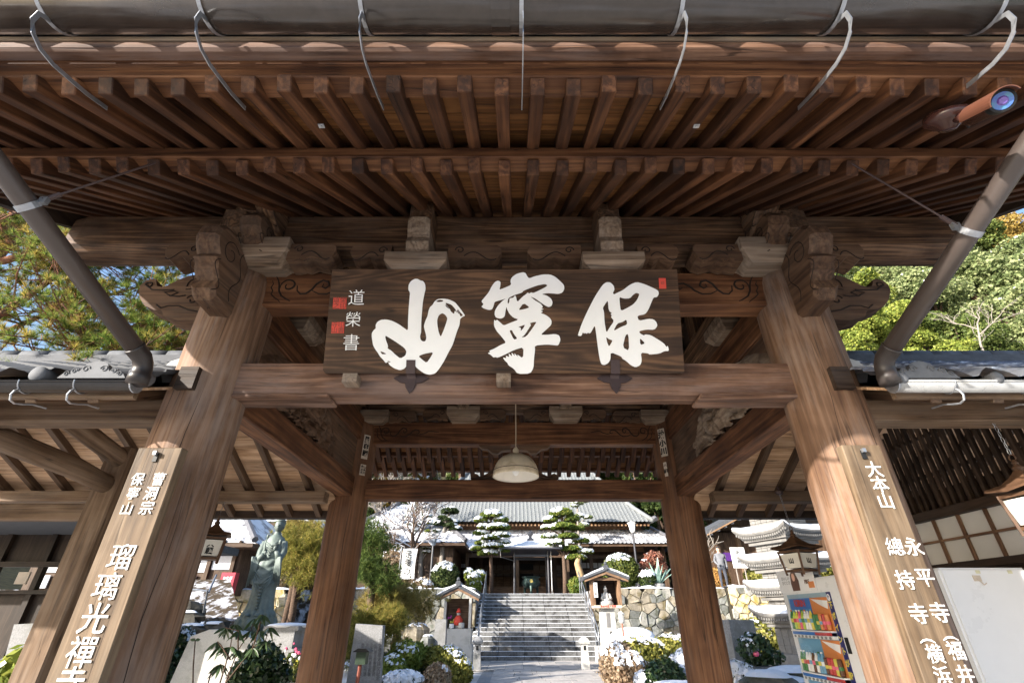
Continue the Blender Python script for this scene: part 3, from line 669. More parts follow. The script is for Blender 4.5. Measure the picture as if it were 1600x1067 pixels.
glyph_at('道', 557, 467, .115, M_WHITE, off=-.0008); glyph_at('榮', 552, 501, .108, M_WHITE, off=-.0008); glyph_at('書', 549, 537, .115, M_WHITE, off=-.0008)
def seal(px, py, w, h, txt):
    u, v = on_plaque(px, py); m = MB(); m.obox((0, 0, .0015), (w, h, .003)); m.v = [tuple(PM @ Matrix.Translation((u, v, 0)) @ Vector(q)) for q in m.v]
    s = m.build('red_seal', M_RED, A); glyphs('seal_carving', txt, w*.52, M_PLAQ_D, PM @ Matrix.Translation((u, v, .0036)), s, 0, .0004, 1.0, 2, .9)
seal(531, 474, .088, .074, '道榮\n之印'); seal(528, 512, .082, .074, '寺印\n山書'); seal(1035, 443, .046, .072, '印')
# supports: two iron hooks with trefoil plates, wooden pads under the board
for px in (642, 961):
    u, v = on_plaque(px, 575); x = pb.x+u
    hk = thing('plaque_hook', 'dark iron trefoil hook holding the plaque under its %s character' % ('left' if px < 800 else 'right'), 'iron hook', (x, 2.72, 2.74), 'iron hooks under the plaque')
    m = MB(); a = PM @ Vector((u, .085, .006)); b_ = PM @ Vector((u, -.004, .006)); c_ = PM @ Vector((u, -.006, -.02)); d_ = Vector((x, 2.784, 2.80))
    m.strip([a, b_, c_, Vector((x, 2.78, 2.825)), Vector((x, 2.780, 2.77))], .058, .005, (1, 0, 0)); m.build('strap', M_IRON, hk)
    tre = [(-.115, .025), (-.075, .05), (-.03, .045), (.03, .045), (.075, .05), (.115, .025), (.07, -.005), (.035, -.01), (.03, -.04), (.0, -.085), (-.03, -.04), (-.035, -.01), (-.07, -.005)]
    m = MB(); m.prism(tre[::-1], (x, 2.786, 2.805), (1, 0, 0), (0, 0, 1), (0, -.006, 0)); m.build('trefoil_plate', M_IRON, hk)
for px in (549, 787):
    p = P(px, 594, 2.74); m = MB(); m.box(p.x-.045, p.x+.045, 2.70, 2.79, p.z-.03, p.z+.03); m.build('pad_block', W_BLOCK, G, axis=(0, 1, 0))

# ================================================================== boards hung on the front pillars
def pillar_board(label, x, yf, w, ztop, texts, mat):
    T = thing('sign_board', label, 'sign board', (x, yf+.03, .55), 'inscribed boards on the front pillars')
    b = beam('board', (x, yf+.03, .55), (x, yf+.03, ztop), w, .056, mat, T, up=(0, -1, 0), b=.004)
    m = MB(); m.obox((x-.005, yf-.002, ztop-.055), (.022, .006, .045)); m.build('slot', M_BLACK, T)
    m = MB(); m.obox((x-.005, yf-.012, ztop-.035), (.016, .02, .02)); m.tube([(x, yf+.058, ztop-.05), (x, 2.66, ztop-.05)], .008, 6); m.build('nail', M_GALV, T)
    for ch, px, py, sz in texts:
        p = P(px, py, yf); rot = 0
        if ch == '(': rot = -math.pi/2
        M = Matrix.Translation((p.x, yf-.0015, p.z)) @ Matrix.Rotation(math.pi/2, 4, 'X') @ Matrix.Rotation(rot, 4, 'Z')
        glyphs('character', ch, sz, M_LETTER, M, T, .0 if ch in '曹寧瑠璃禪總' else sz*.007, .0015)
pillar_board('weathered board with large white characters hung on the left front pillar', -1.90, 2.50, .235, 2.285,
    [('曹', 248, 750, .072), ('洞', 236, 772, .072), ('宗', 229, 795, .072), ('保', 215, 750, .068), ('寧', 208, 772, .068), ('山', 198, 796, .066),
     ('瑠', 189, 873, .125), ('璃', 166, 919, .125), ('光', 147, 969, .13), ('禪', 126, 1022, .13), ('寺', 107, 1072, .13)], W_SIGN)
pillar_board('sunlit weathered board with two columns of white characters on the right front pillar', 1.862, 2.50, .205, 2.30,
    [('大', 1366, 735, .088), ('本', 1375, 758, .088), ('山', 1384, 784, .085), ('總', 1399, 856, .088), ('永', 1428, 856, .088), ('持', 1415, 908, .088), ('平', 1446, 904, .088),
     ('寺', 1436, 961, .088), ('寺', 1469, 959, .088), ('(', 1450, 1000, .07), ('(', 1486, 996, .07), ('横', 1461, 1023, .076), ('福', 1494, 1018, .076), ('浜', 1474, 1058, .076), ('井', 1509, 1056, .076)], W_SIGN)
# paper votive stickers on the rear pillars
def sticker(label, px, py, w, h, lines, rows):
    c = P(px, py, YR-.225); sg = -1 if px < 800 else 1; a = math.asin(max(-1, min(1, (c.x-sg*2)/.228)))
    y = YR-.228*math.cos(a)-.001; y = min(y, YR-.2)
    M = Matrix.Translation((c.x, y, c.z)) @ Matrix.Rotation(a, 4, 'Z') @ Matrix.Rotation(math.pi/2, 4, 'X')
    m = MB(); k = 6
    for i in range(k+1):
        xx = -w/2+w*i/k; zz = -(xx*xx)/(2*.228)
        for yy in (-h/2, h/2): m.v.append((xx, yy, zz+.001)); 
    for i in range(k): m.f.append((2*i, 2*i+2, 2*i+3, 2*i+1)); m.m.append(0)
    m.v = [tuple(M @ Vector(v)) for v in m.v]; o = m.build('votive_sticker', M_PAPER, None, origin=c); tag(o, label, 'paper sticker', 'stickers on the rear pillars')
    for ch, u, v, s, bd in lines:
        glyphs('ink_character', ch, s, M_BLACK, M @ Matrix.Translation((u, v, .0025)), o, s*bd, .0005)
sticker('long paper sticker high on the left rear pillar with dense black characters', 571, 697, .085, .30,
    [('關', 0, .10, .06, .03), ('中', -.02, .055, .03, .02), ('十', .02, .055, .03, .02), ('樹', 0, .0, .07, .04), ('國', 0, -.085, .075, .04)], 5)
sticker('short paper sticker lower on the left rear pillar', 566, 733, .075, .13, [('金\n太\n夫', -.016, 0, .036, .03), ('山\n本\n次', .018, 0, .034, .02)], 3)
sticker('long white paper sticker reading three bold black characters high on the right rear pillar', 1036, 690, .09, .35,
    [('月谷', 0, .145, .036, .02), ('深', 0, .085, .085, .05), ('小', 0, -.015, .085, .05), ('川', 0, -.115, .085, .05)], 4)
sticker('narrow white paper sticker lower on the right rear pillar', 1041, 732, .045, .17, [('ハ', 0, .045, .04, .03), ('龍', 0, -.025, .05, .05)], 2)

# pendant lamp
lc = P(806, 745, YC)
L = thing('pendant_lamp', 'cream enamel dome lamp hanging on a cord in the middle of the gate', 'lamp', (lc.x, YC, lc.z))
M_ENAM = plain('cream_enamel', (.62, .53, .38), .35, .5, var=.12, scale=10, dirt=(.42, .34, .22), dscale=5)
M_ENIN = plain('enamel_inside', (.78, .74, .66), .5, var=.05)
m = MB(); R = .213; prof = [(R, 0), (R*.995, .02), (R*.97, .055), (R*.9, .10), (R*.78, .145), (R*.6, .18), (R*.36, .205), (R*.16, .215), (.03, .222)]
m.lathe(prof, lc, 32, cap=False); m.lathe([(r-.004, z-.003 if z > .01 else z) for r, z in prof], lc, 32, mi=1, cap=False)
b = 0
for j in range(32): m.f.append((j, len(prof)*32+j, len(prof)*32+(j+1) % 32, (j+1) % 32)); m.m.append(0)
m.build('shade', [M_ENAM, M_ENIN], L, smooth=True)
m = MB(); m.lathe([(R+.001, .047), (R+.003, .050), (R+.001, .053)], lc, 32, cap=False); m.v = [(lc.x+(x-lc.x)*.977, lc.y+(y-lc.y)*.977, z) for x, y, z in m.v]; m.build('rim_band', M_IRON, L)
m = MB(); m.lathe([(.028, .215), (.03, .25), (.018, .27), (.01, .28)], lc, 12); m.build('cap', M_ENAM, L)
m = MB(); m.ball(lc+Vector((0, 0, .055)), (.032, .032, .045)); m.build('bulb', M_WHITE, L, smooth=True)
M_CORD = plain('cord', (.45, .36, .26), .8)
m = MB(); m.tube([lc+Vector((.001*math.sin(i), 0, .27+i*.1)) for i in range(15)], .0055, 6); m.tube([lc+Vector((.0+.02*math.sin(i*.7), 0, 1.0+.06*math.cos(i*.7)*.5-.06)) for i in range(10)], .004, 5); m.build('cord', M_CORD, L)

# spotlight camera at the right eave
M_CAMB = plain('glossy_brown_plastic', (.050, .020, .016), .22, .5, var=.1, bump=0)
M_CAMO = plain('brown_orange_visor', (.11, .042, .025), .4, .5, var=.1, bump=0)
base = Vector((1.905, 1.33, 3.395)); SC = thing('security_camera', 'glossy brown bullet security camera under the rafters beside the right downpipe', 'security camera', tuple(base))
nz = Vector((0, .45, -.89)).normalized(); fr = frame((1, 0, 0), tuple(nz)); fr.translation = base
m = MB(); m.lathe([(.085, -.02), (.085, .008), (.07, .022), (.045, .03), (.03, .05)], (0, 0, 0), 28); m.v = [tuple(fr @ Vector(v)) for v in m.v]; m.build('mount', M_CAMB, SC, smooth=True)
b0 = Vector((1.915, 1.262, 3.315)); b1 = P(1566, 158, 1.075); ax = (b1-b0).normalized()
m = MB(); m.tube([base, b0+ax*.03], .022, 12); m.ball(b0, .032, 12, 8); m.build('joint', M_CAMB, SC, smooth=True)
m = MB(); m.tube([b0, b0+ax*.008, b1-ax*.03, b1], [.030, .037, .038, .038], 24); m.build('housing', M_CAMB, SC, smooth=True)
m = MB(); m.tube([b1-ax*.045, b1+ax*.002], .0405, 24); m.build('collar', M_BLACK, SC)
m = MB(); m.tube([b0, b0+Vector((.03, .05, .0)), base+Vector((.09, .02, .0)), base+Vector((.10, .10, .09))], .005, 6); m.build('cable', M_BLACK, SC)
ML = NT('lens_glass', .03, .8); c_ = ML.coords((1, 1, 1), False); gg = ML.ramp(ML.noise(c_, 30, 2), [(.3, (.03, .10, .42)), (.55, (.06, .14, .38)), (.7, (.06, .22, .32))]); M_LENS = ML.col(gg)
m = MB(); m.tube([b1, b1+ax*.004], [.033, .031], 24); m.build('lens_plate', M_LENS, SC)
m = MB(); m.tube([b1+ax*.004, b1+ax*.009], [.017, .012], 20); m.build('lens', plain('lens_centre', (.12, .07, .30), .05, .8, bump=0), SC)
# visor: half shell above the housing
upv = Vector((-.5, -.2, 1)); upv = (upv-ax*upv.dot(ax)).normalized(); sd_ = ax.cross(upv)
m = MB(); n = 14
for rr in (.046, .043):
    for k in (.02, (b1-b0).length+.035):
        for i in range(n+1):
            a = math.radians(5+170*i/n); m.v.append(tuple(b0+ax*k+upv*math.sin(a)*rr+sd_*math.cos(a)*rr))
W = n+1
for i in range(n): m.f += [(i, i+1, W+i+1, W+i), (2*W+i, 3*W+i, 3*W+i+1, 2*W+i+1), (W+i, W+i+1, 3*W+i+1, 3*W+i)]; m.m += [0]*3
for e in (0, n): m.f.append((e, W+e, 3*W+e, 2*W+e)); m.m.append(0)
m.build('visor', M_CAMO, SC, smooth=False)

# ================================================================== SIDE ROOFS left and right of the gate
RY, RZ = 4.20, 3.36; DS = .48
EYF, EYR = 2.45, 5.95
W_SRAF = wood('wood_side_rafter', (.04, .022, .012), (.085, .05, .03), (.15, .10, .06), weather=.2, wcol=(.13, .10, .08))
def side_roof(sg, label, x1=7.2):
    T = thing('side_roof', label, 'side roof', (sg*4.6, RY, 0), 'side roofs flanking the gate')
    xa, xb = sorted((sg*2.1, sg*x1))
    ru = lambda y: RZ - DS*abs(y-RY)
    for y0 in (2.85, 5.40): beam('wall_plate', (xa+.1, y0+.075, ru(2.85)-(.145 if y0 < 4 else .12)), (xb, y0+.075, ru(2.85)-(.145 if y0 < 4 else .12)), .15, .14 if y0 < 4 else .115, W_SIDE, T, b=.006, at='b')
    beam('ridge_beam', (xa+.1, RY, RZ-.16), (xb, RY, RZ-.16), .12, .15, W_SIDE, T, at='b')
    k = 0; x = sg*2.33
    while abs(x) < x1-.05:
        for ye in (EYF, EYR): beam('rafter', (x, RY, ru(RY)), (x, ye, ru(ye)), .062, .07, W_SRAF, T, b=.003, at='b')
        x += sg*.345
    for s in (-1, 1):
        L = abs((EYF if s < 0 else EYR)-RY); n = 11
        for i in range(n):
            a, b = L*i/n, L*(i+1)/n; c = (a+b)/2; y = RY+s*c
            beam('roof_board', (xa, y, ru(y)+.074), (xb, y, ru(y)+.074), (b-a)*1.11-.004, .016, W_PLANK, T, up=(0, DS*s, 1), b=0, at='b')
    beam('eave_fascia', (xa, EYR+.02, ru(EYR)-.005), (xb, EYR+.02, ru(EYR)-.005), .03, .085, W_DARK, T, b=0, at='b')
    beam('eave_fascia', (xa, EYF-.01, ru(EYF)+.02), (xb, EYF-.01, ru(EYF)+.02), .03, .06, W_SIDE, T, b=0, at='b')
    # rear eave gutter
    gutter(T, xa, xb, EYR+.10, ru(EYR)+.035, .045, M_GUT)
    # tiles
    for s in (-1, 1):
        e = EYF-.06 if s < 0 else EYR+.06
        rooftop(T, xa, xb, [(e, 2.665), (RY+s*.12, 3.60)], M_TILE if sg < 0 else M_TILE_SHADE, pitch=.25, amp=.026)
    m = MB(); m.box(xa, xb, RY-.13, RY+.13, 3.52, 3.66); m.build('ridge_course', M_TILE, T)
    m = MB(); m.box(xa, xb, RY-.105, RY+.105, 3.66, 3.71); m.build('ridge_course', M_TILE, T)
    x = xa
    while x < xb-.05: m = MB(); m.tube([(x, RY, 3.73), (x+.28, RY, 3.73)], .075, 10); m.build('ridge_tile', M_TILE, T, smooth=True); x += .29
    # front gutter with S hangers
    g0, g1 = sorted((sg*2.08, sg*x1)); gy_, gz_, gr_ = EYF-.06, 2.585, .046
    gt = gutter(T, g0, g1, gy_, gz_+.02, gr_, M_GUT if sg < 0 else M_GUTL)
    m = MB(); m.lathe([(gr_+.003, -.004), (gr_+.003, .004)], (0, 0, 0), 16); m.v = [(sg*2.08+z, gy_+a, min(gz_+.02+b, gz_+.03)) for a, b, z in m.v]; m.build('end_cap', M_GALV, gt)
    x = sg*2.38
    while abs(x) < x1:
        m = MB(); m.tube([(x, gy_+(gr_+.004)*math.cos(math.radians(175+i*15)), gz_+.02+(gr_+.004)*math.sin(math.radians(175+i*15))) for i in range(13)], .0045, 6)
        m.tube([(x+.004, gy_+a, gz_+b) for a, b in ((-.03, -.02), (-.047, -.04), (-.055, -.065), (-.045, -.09), (-.015, -.098), (.03, -.085), (.08, -.065), (.16, -.055))], .0055, 6)
        m.build('gutter_hanger', M_GALV, gt); x += sg*.30 if sg < 0 else sg*.42
    # eave ornaments: scroll plates and round tile ends
    sc = [(-.19, 0), (-.165, .03), (-.135, .028), (-.125, .055), (-.095, .058), (-.085, .04), (-.07, .062), (-.06, .085), (-.03, .098), (0, .106), (.03, .098), (.06, .085), (.07, .062), (.085, .04), (.095, .058), (.125, .055), (.135, .028), (.165, .03), (.19, 0)]
    for cx, d in (((145 if sg < 0 else 1445), 1),):
        p = P(cx, 590, EYF-.09); m = MB(); poly = [(p.x+a*.98, 2.625+b) for a, b in sc]
        m.prism(poly[::-1], (0, EYF-.10, 0), (1, 0, 0), (0, 0, 1), (0, .03, 0)); o = m.build('scroll_tile', M_TILE2, T)
        g = MB()
        for s in (-1, 1):
            for cx2, cz, r in ((.145, .025, .016), (.108, .042, .016), (.05, .055, .022)): g.tube([(p.x+s*a, EYF-.102, 2.625+b) for a, b in spiral(cx2, cz, r, 1.2, 3.1, -1, 16)], .0028, 5)
        g.build('scroll_relief', M_TILE2, o, smooth=True)
    for px, py, r in (((57, 583, .046), (211, 581, .040)) if sg < 0 else ((1411, 589, .036), (1560, 589, .036))):
        p = P(px, py, EYF-.11); m = MB(); rs = [(.001, -.02), (r*.6, -.018), (r*.92, -.008), (r, 0), (r, .1)]
        m.lathe(rs, (0, 0, 0), 20); m.v = [(p.x+a, EYF-.10+z, p.z+b) for a, b, z in m.v]; m.build('round_tile_end', M_TILE2, T, smooth=True)
    # white plaster piece where the roof meets the pillar
    m = MB(); pl = [(2.18, 2.86), (2.40, 2.88), (2.44, 2.97), (2.40, 3.04), (2.30, 3.08), (2.18, 3.08)]; pl = [(sg*a, b) for a, b in pl]
    m.prism(pl if sg > 0 else pl[::-1], (0, 2.95, 0), (1, 0, 0), (0, 0, 1), (0, .9, .35)); m.build('plaster_verge', M_PLASTER, T)
    return T
M_TILE_SHADE = plain('blue_shade_snowy_tile', (.13, .145, .19), .6, .15, var=.3, scale=12, bump=.15, dirt=(.70, .74, .82), dscale=2.2)  # bluish shade put into the tile colour, snow dusting over it
M_GUTL = plain('pale_gutter', (.30, .31, .32), .3, .5, metal=.3, var=.1, scale=20, bump=.03)
M_PLASTER = plain('white_plaster', (.46, .46, .46), .8, var=.08)
SL = side_roof(-1, 'timber side roof with tiled top and brown gutter on the left of the gate')
SR = side_roof(1, 'timber side roof with snowy tiles tinted for blue shade and pale gutter on the right of the gate')
# left: crooked log beams, rear post, braces
def logbeam(name, pts, r, mat, parent):
    m = MB(); m.tube(pts, r, 14); return m.build(name, mat, parent, axis=Vector(pts[-1])-Vector(pts[0]), smooth=True)
xp = -3.42
postL = beam('post', (xp, 4.15, 0), (xp, 4.15, 2.78), .21, .21, W_SIDE, SL, up=(0, 1, 0), b=.012)
beam('post', (-3.42, 5.5, 0), (-3.42, 5.5, 2.7), .16, .16, W_SIDE, SL, up=(0, 1, 0), b=.012)
logbeam('log_beam', [(xp-.02, 2.55, 2.87), (xp-.04, 3.0, 2.86), (xp, 3.5, 2.80), (xp+.02, 4.0, 2.69), (xp+.02, 4.3, 2.60)], [.066, .07, .074, .074, .07], W_SIDE, SL)
logbeam('log_beam', [(xp-.03, 2.5, 2.50), (xp-.02, 3.1, 2.53), (xp, 3.7, 2.50), (xp, 4.2, 2.44)], [.07, .075, .078, .07], W_SIDE, SL)
beam('tie_beam', (xp-1.8, 4.16, 2.25), (xp, 4.16, 2.25), .09, .13, W_SIDE, SL)
beam('tie_beam', (xp, 4.2, 2.52), (xp, 5.5, 2.52), .10, .14, W_SIDE, SL)
beam('strut', (-3.42, 2.86, 2.60), (-3.42, 4.1, 3.28), .09, .12, W_SIDE, SL)
beam('strut', (-4.9, 2.95, 2.62), (-4.2, 4.1, 3.15), .12, .14, W_SIDE, SL)
beam('strut', (-5.6, 4.2, 2.1), (-4.1, 3.4, 2.9), .10, .13, W_SIDE, SL)
for y in (2.92, 5.47): beam('post', (-6.9, y, 0), (-6.9, y, 2.55), .16, .16, W_SIDE, SL, up=(0, 1, 0), b=.01)
# small ceramic cone shades with cords under the rear purlins
for px, py in ((352, 777), (1217, 766)):
    pass
# hanging lanterns
M_LWOOD = plain('lantern_brown_wood', (.085, .045, .025), .55, var=.3)
M_LPAP = plain('lantern_paper', (.62, .60, .54), .7, var=.06)
def lantern(label, px, py, Y, w, h, chaintop, rot=.3, txt='大\n願'):
    c = P(px, py, Y); T = thing('hanging_lantern', label, 'lantern', group='wooden lanterns hanging from the side roofs', local=True)
    # local: origin at the bottom centre of the lantern box
    hw = w/2; bw = hw*.80
    for k, z0, nm in ((bw, 0, 'base_frame'), (hw, h-.02, 'top_frame')): m = MB(); m.box(-k, k, -k, k, z0, z0+.02); m.build(nm, M_LWOOD, T)
    for a, b in ((-1, -1), (1, -1), (1, 1), (-1, 1)):
        m = MB(); m.tube([(a*bw*.95, b*bw*.95, -.03), (a*hw*.95, b*hw*.95, h)], w*.05, 4); m.build('corner_post', M_LWOOD, T)
    for q in range(4):
        R = Matrix.Rotation(q*math.pi/2, 4, 'Z'); m = MB(); m.add([R @ Vector(v) for v in ((-bw*.86, -bw*.9, .03), (bw*.86, -bw*.9, .03), (hw*.86, -hw*.9, h-.03), (-hw*.86, -hw*.9, h-.03))], [(0, 1, 2, 3)])
        pn = m.build('paper_panel', M_LPAP, T)
        if q in (0, 3): glyphs('ink_character', txt, h*.32, M_BLACK, R @ Matrix.Translation((0, -(bw+hw)/2*.9-.004, h*.5)) @ Matrix.Rotation(math.pi/2, 4, 'X'), pn, .002, .0004)
    rw = w*.92; prof = [(rw, h+.005), (rw*.96, h+.02), (rw*.55, h+.06), (rw*.28, h+.10), (rw*.12, h+.135), (.01, h+.14)]
    m = MB(); n = 4; bb = 0
    for r, z in prof:
        for j in range(8):
            t = math.pi/8*0 + j*math.pi/4; rr = r*(1.0 if j % 2 == 0 else .74) ; zz = z + (.02 if (j % 2 == 0 and r > rw*.9) else 0); m.v.append((rr*math.cos(t+math.pi/4), rr*math.sin(t+math.pi/4), zz))
    for i in range(len(prof)-1):
        for j in range(8): m.f.append((i*8+j, i*8+(j+1) % 8, (i+1)*8+(j+1) % 8, (i+1)*8+j)); m.m.append(0)
    m.f.append(tuple(range(8))[::-1]); m.m.append(0); m.build('lantern_roof', M_LWOOD, T)
    m = MB(); m.lathe([(.02, h+.13), (.03, h+.15), (.012, h+.17), (.018, h+.18), (.004, h+.20)], (0, 0, 0), 10); m.tube([(0, .02*math.cos(i*.63), h+.21+.02*math.sin(i*.63)) for i in range(11)], .004, 5); m.build('finial', M_LWOOD, T)
    T.location = (c.x, c.y, c.z); T.rotation_euler = (0, 0, rot)
    tp = P(chaintop[0], chaintop[1], chaintop[2])-c; inv = Matrix.Rotation(-rot, 3, 'Z'); tp = inv @ tp; b0 = Vector((0, 0, h+.23)); m = MB(); k = int((tp-b0).length/.035)
    for i in range(k):
        p = b0+(tp-b0)*(i+.5)/k; d = (tp-b0).normalized(); s = Vector((1, 0, 0)) if i % 2 else Vector((0, 1, 0)); m.tube([p+d*.022*math.cos(t*.9)+s*.008*math.sin(t*.9) for t in range(8)], .0022, 4, cap=False)
    m.build('chain', M_GALV, T)
    m = MB(); m.lathe([(.03, -.03), (.045, 0), (.012, .02), (.01, .05)], tuple(tp), 10); m.build('hook_shade', M_IRON, T)
    return T
lantern('brown hanging lantern with written paper panels seen left of the bronze statue', 323, 874, 5.4, .25, .21, (352, 779, 5.45), .5)
lantern('brown hanging lantern with paper panels above the vending machine', 1254, 893, 5.2, .26, .19, (1217, 768, 5.3), .35, '山')
lantern('pale wooden hanging lantern cut by the right edge of the photo beneath a long chain', 1640, 826, 2.9, .22, .20, (1541, 640, 2.9), .1, '')

# ================================================================== RIGHT: lattice wall with paper windows, vending machines
B = thing('timber_house', 'timber building at the right edge with lattice wall and square paper window panes', 'building', (3.95, 4.4, 0))
XW = 3.75
m = MB(); m.box(XW+.06, XW+.10, 2.46, 5.9, 0, 2.49); m.build('wall', W_DARK, B, axis=(0, 1, 0))
W_SLAT = wood('wood_slats', (.022, .013, .008), (.05, .031, .020), (.10, .066, .044), weather=0, var=.7, crack=0, bump=.1)
for k in range(66):
    y = 2.1+k*.078
    if y < 2.5 or y > 5.85: continue
    beam('lattice_slat', (XW+.02, y, 2.32), (XW+.02, y, 3.34-.48*abs(y-4.2)), .036, .03, W_SLAT, B, up=(0, 1, 0), b=.002)
    y2 = y+.039; beam('lattice_slat', (XW+.05, y2, 2.32), (XW+.05, y2, min(2.80+.02*(k % 3), 3.3-.48*abs(y2-4.2))), .034, .02, W_SLAT, B, up=(0, 1, 0), b=0)
for z in (2.62, 2.95): beam('lattice_rail', (XW+.048, 4.2-1.4*(3.3-z), z), (XW+.048, 4.2+1.4*(3.3-z), z), .02, .03, W_DARK, B, b=0)
beam('window_head', (XW, 2.3, 2.285), (XW, 5.9, 2.285), .10, .075, W_DARK, B); beam('window_sill', (XW, 2.3, 1.865), (XW, 5.9, 1.865), .10, .06, W_DARK, B)
W_BAR = wood('wood_window_bar', (.08, .04, .02), (.15, .08, .045), (.22, .13, .08))
M_SHOJI = plain('shoji_paper', (.60, .59, .57), .8, var=.04, scale=3, bump=0)
k = 0; y = 2.35
while y < 5.6:
    for z0, z1 in ((1.90, 2.075), (2.075, 2.25)):
        m = MB(); m.add([(XW+.02, y, z0), (XW+.02, y+.27, z0), (XW+.02, y+.27, z1), (XW+.02, y, z1)], [(0, 3, 2, 1)]); m.build('paper_pane', M_SHOJI, B)
    beam('window_bar', (XW+.005, y, 1.89), (XW+.005, y, 2.25), .022, .022, W_BAR, B, up=(0, 1, 0), b=0); y += .27
beam('window_bar', (XW+.003, 2.35, 2.075), (XW+.003, 5.6, 2.075), .018, .018, W_BAR, B, b=0)
beam('post', (XW-.01, 5.62, 0), (XW-.01, 5.62, 2.6), .13, .13, W_DARK, B, up=(0, 1, 0))

M_VW = plain('vending_white', (.74, .75, .76), .3, .5, var=.02, bump=0)
M_VG = plain('vending_grey', (.25, .26, .27), .4)
def cabinet(x0, x1, y0, y1, z1, name, label, cat):
    T = thing(name, label, cat, ((x0+x1)/2, (y0+y1)/2, 0))
    m = MB(); m.obox(((x0+x1)/2, (y0+y1)/2, z1/2+.03), (x1-x0, y1-y0, z1-.06))
    bm = bmesh.new(); me = m.mesh('b', M_VW); bm.from_mesh(me); bmesh.ops.bevel(bm, geom=bm.edges[:], offset=.014, segments=3, affect='EDGES'); bm.to_mesh(me); bm.free()
    o = link(bpy.data.objects.new('body', me)); put(o, Matrix.Identity(4), T)
    m = MB(); m.box(x0+.03, x1-.03, y0+.03, y1-.03, 0, .035); m.build('plinth', M_BLACK, T)
    return T
V2 = cabinet(2.90, 3.50, 3.60, 4.62, 1.79, 'second_vending_machine', 'blank white side of a second vending machine at the right edge behind the pillar', 'cabinet')  # second vending machine, only its blank side turned to view
p = P(1528, 908, 3.59); m = MB(); m.tube([(p.x, 3.598, p.z+.03), (p.x+.02, 3.59, p.z), (p.x+.03, 3.585, p.z-.02), (p.x+.045, 3.58, p.z-.01)], .004, 5); m.obox((p.x+.01, 3.597, p.z+.02), (.05, .006, .035)); m.build('suction_hook', M_PAPER, V2)
for px in (1437, 1528, 1578): p = P(px, 893, 3.597); m = MB(); m.obox((p.x, 3.598, p.z), (.03, .002, .02)); m.build('tape_mark', plain('old_tape', (.62, .60, .40), .6), V2)
VX, VY0, VY1 = 2.93, 4.78, 5.90
V = cabinet(VX, VX+.62, VY0, VY1, 1.83, 'vending_machine', 'white drinks vending machine with three lit rows of bottles behind the right pillar', 'vending machine')
def col(nm, c, r=.35): return plain(nm, c, r, .5, var=.05, bump=0)
CB, CO, CSK, CR = col('print_blue', (.03, .16, .50)), col('print_orange', (.62, .22, .06)), col('print_sky', (.14, .34, .52)), col('print_red', (.48, .04, .04))
CNAVY, CY, CG, CW = col('print_navy', (.012, .016, .12)), col('print_yellow', (.65, .55, .08)), col('print_green', (.03, .18, .05)), col('print_white', (.8, .8, .8))
CBR, CPK, CLG = col('print_brown', (.10, .035, .015)), col('print_pink', (.75, .12, .22)), col('print_lime', (.45, .62, .08))
def vface(u, z): return (VX, VY1-.03-u, z)        # u from the far (left in view) side to the near side, width 1.06
FM2 = Matrix((Vector((0, -1, 0)), Vector((0, 0, 1)), Vector((-1, 0, 0)))).transposed().to_4x4()
def vtext(nm, s, u, z, size, mat, par, off=0, dx=.012, sx=1): 
    M = FM2.copy(); M.translation = Vector(vface(u, z))+Vector((-dx, 0, 0)); return glyphs(nm, s, size, mat, M, par, off, .0006, sx)
m = MB(); m.box(VX-.004, VX+.02, VY0+.26, VY1-.10, .62, 1.70); disp = m.build('display_case', col('display_back', (.30, .42, .50)), V)
rows = [(1.38, 1.66), (1.03, 1.31), (.68, .97)]
rng = random.Random(3)
sets = [[CG, CLG, CY, CPK, CLG, CW, CW, CY, CG, CG, CO, CR, CO], [CG, CG, CW, CW, CBR, CW, CSK, CSK, CBR, CR, CR, CY, CBR], [CSK, CSK, CW, CR, CLG, CG, CW, CR, CBR, CY, CBR, CR, CR]]
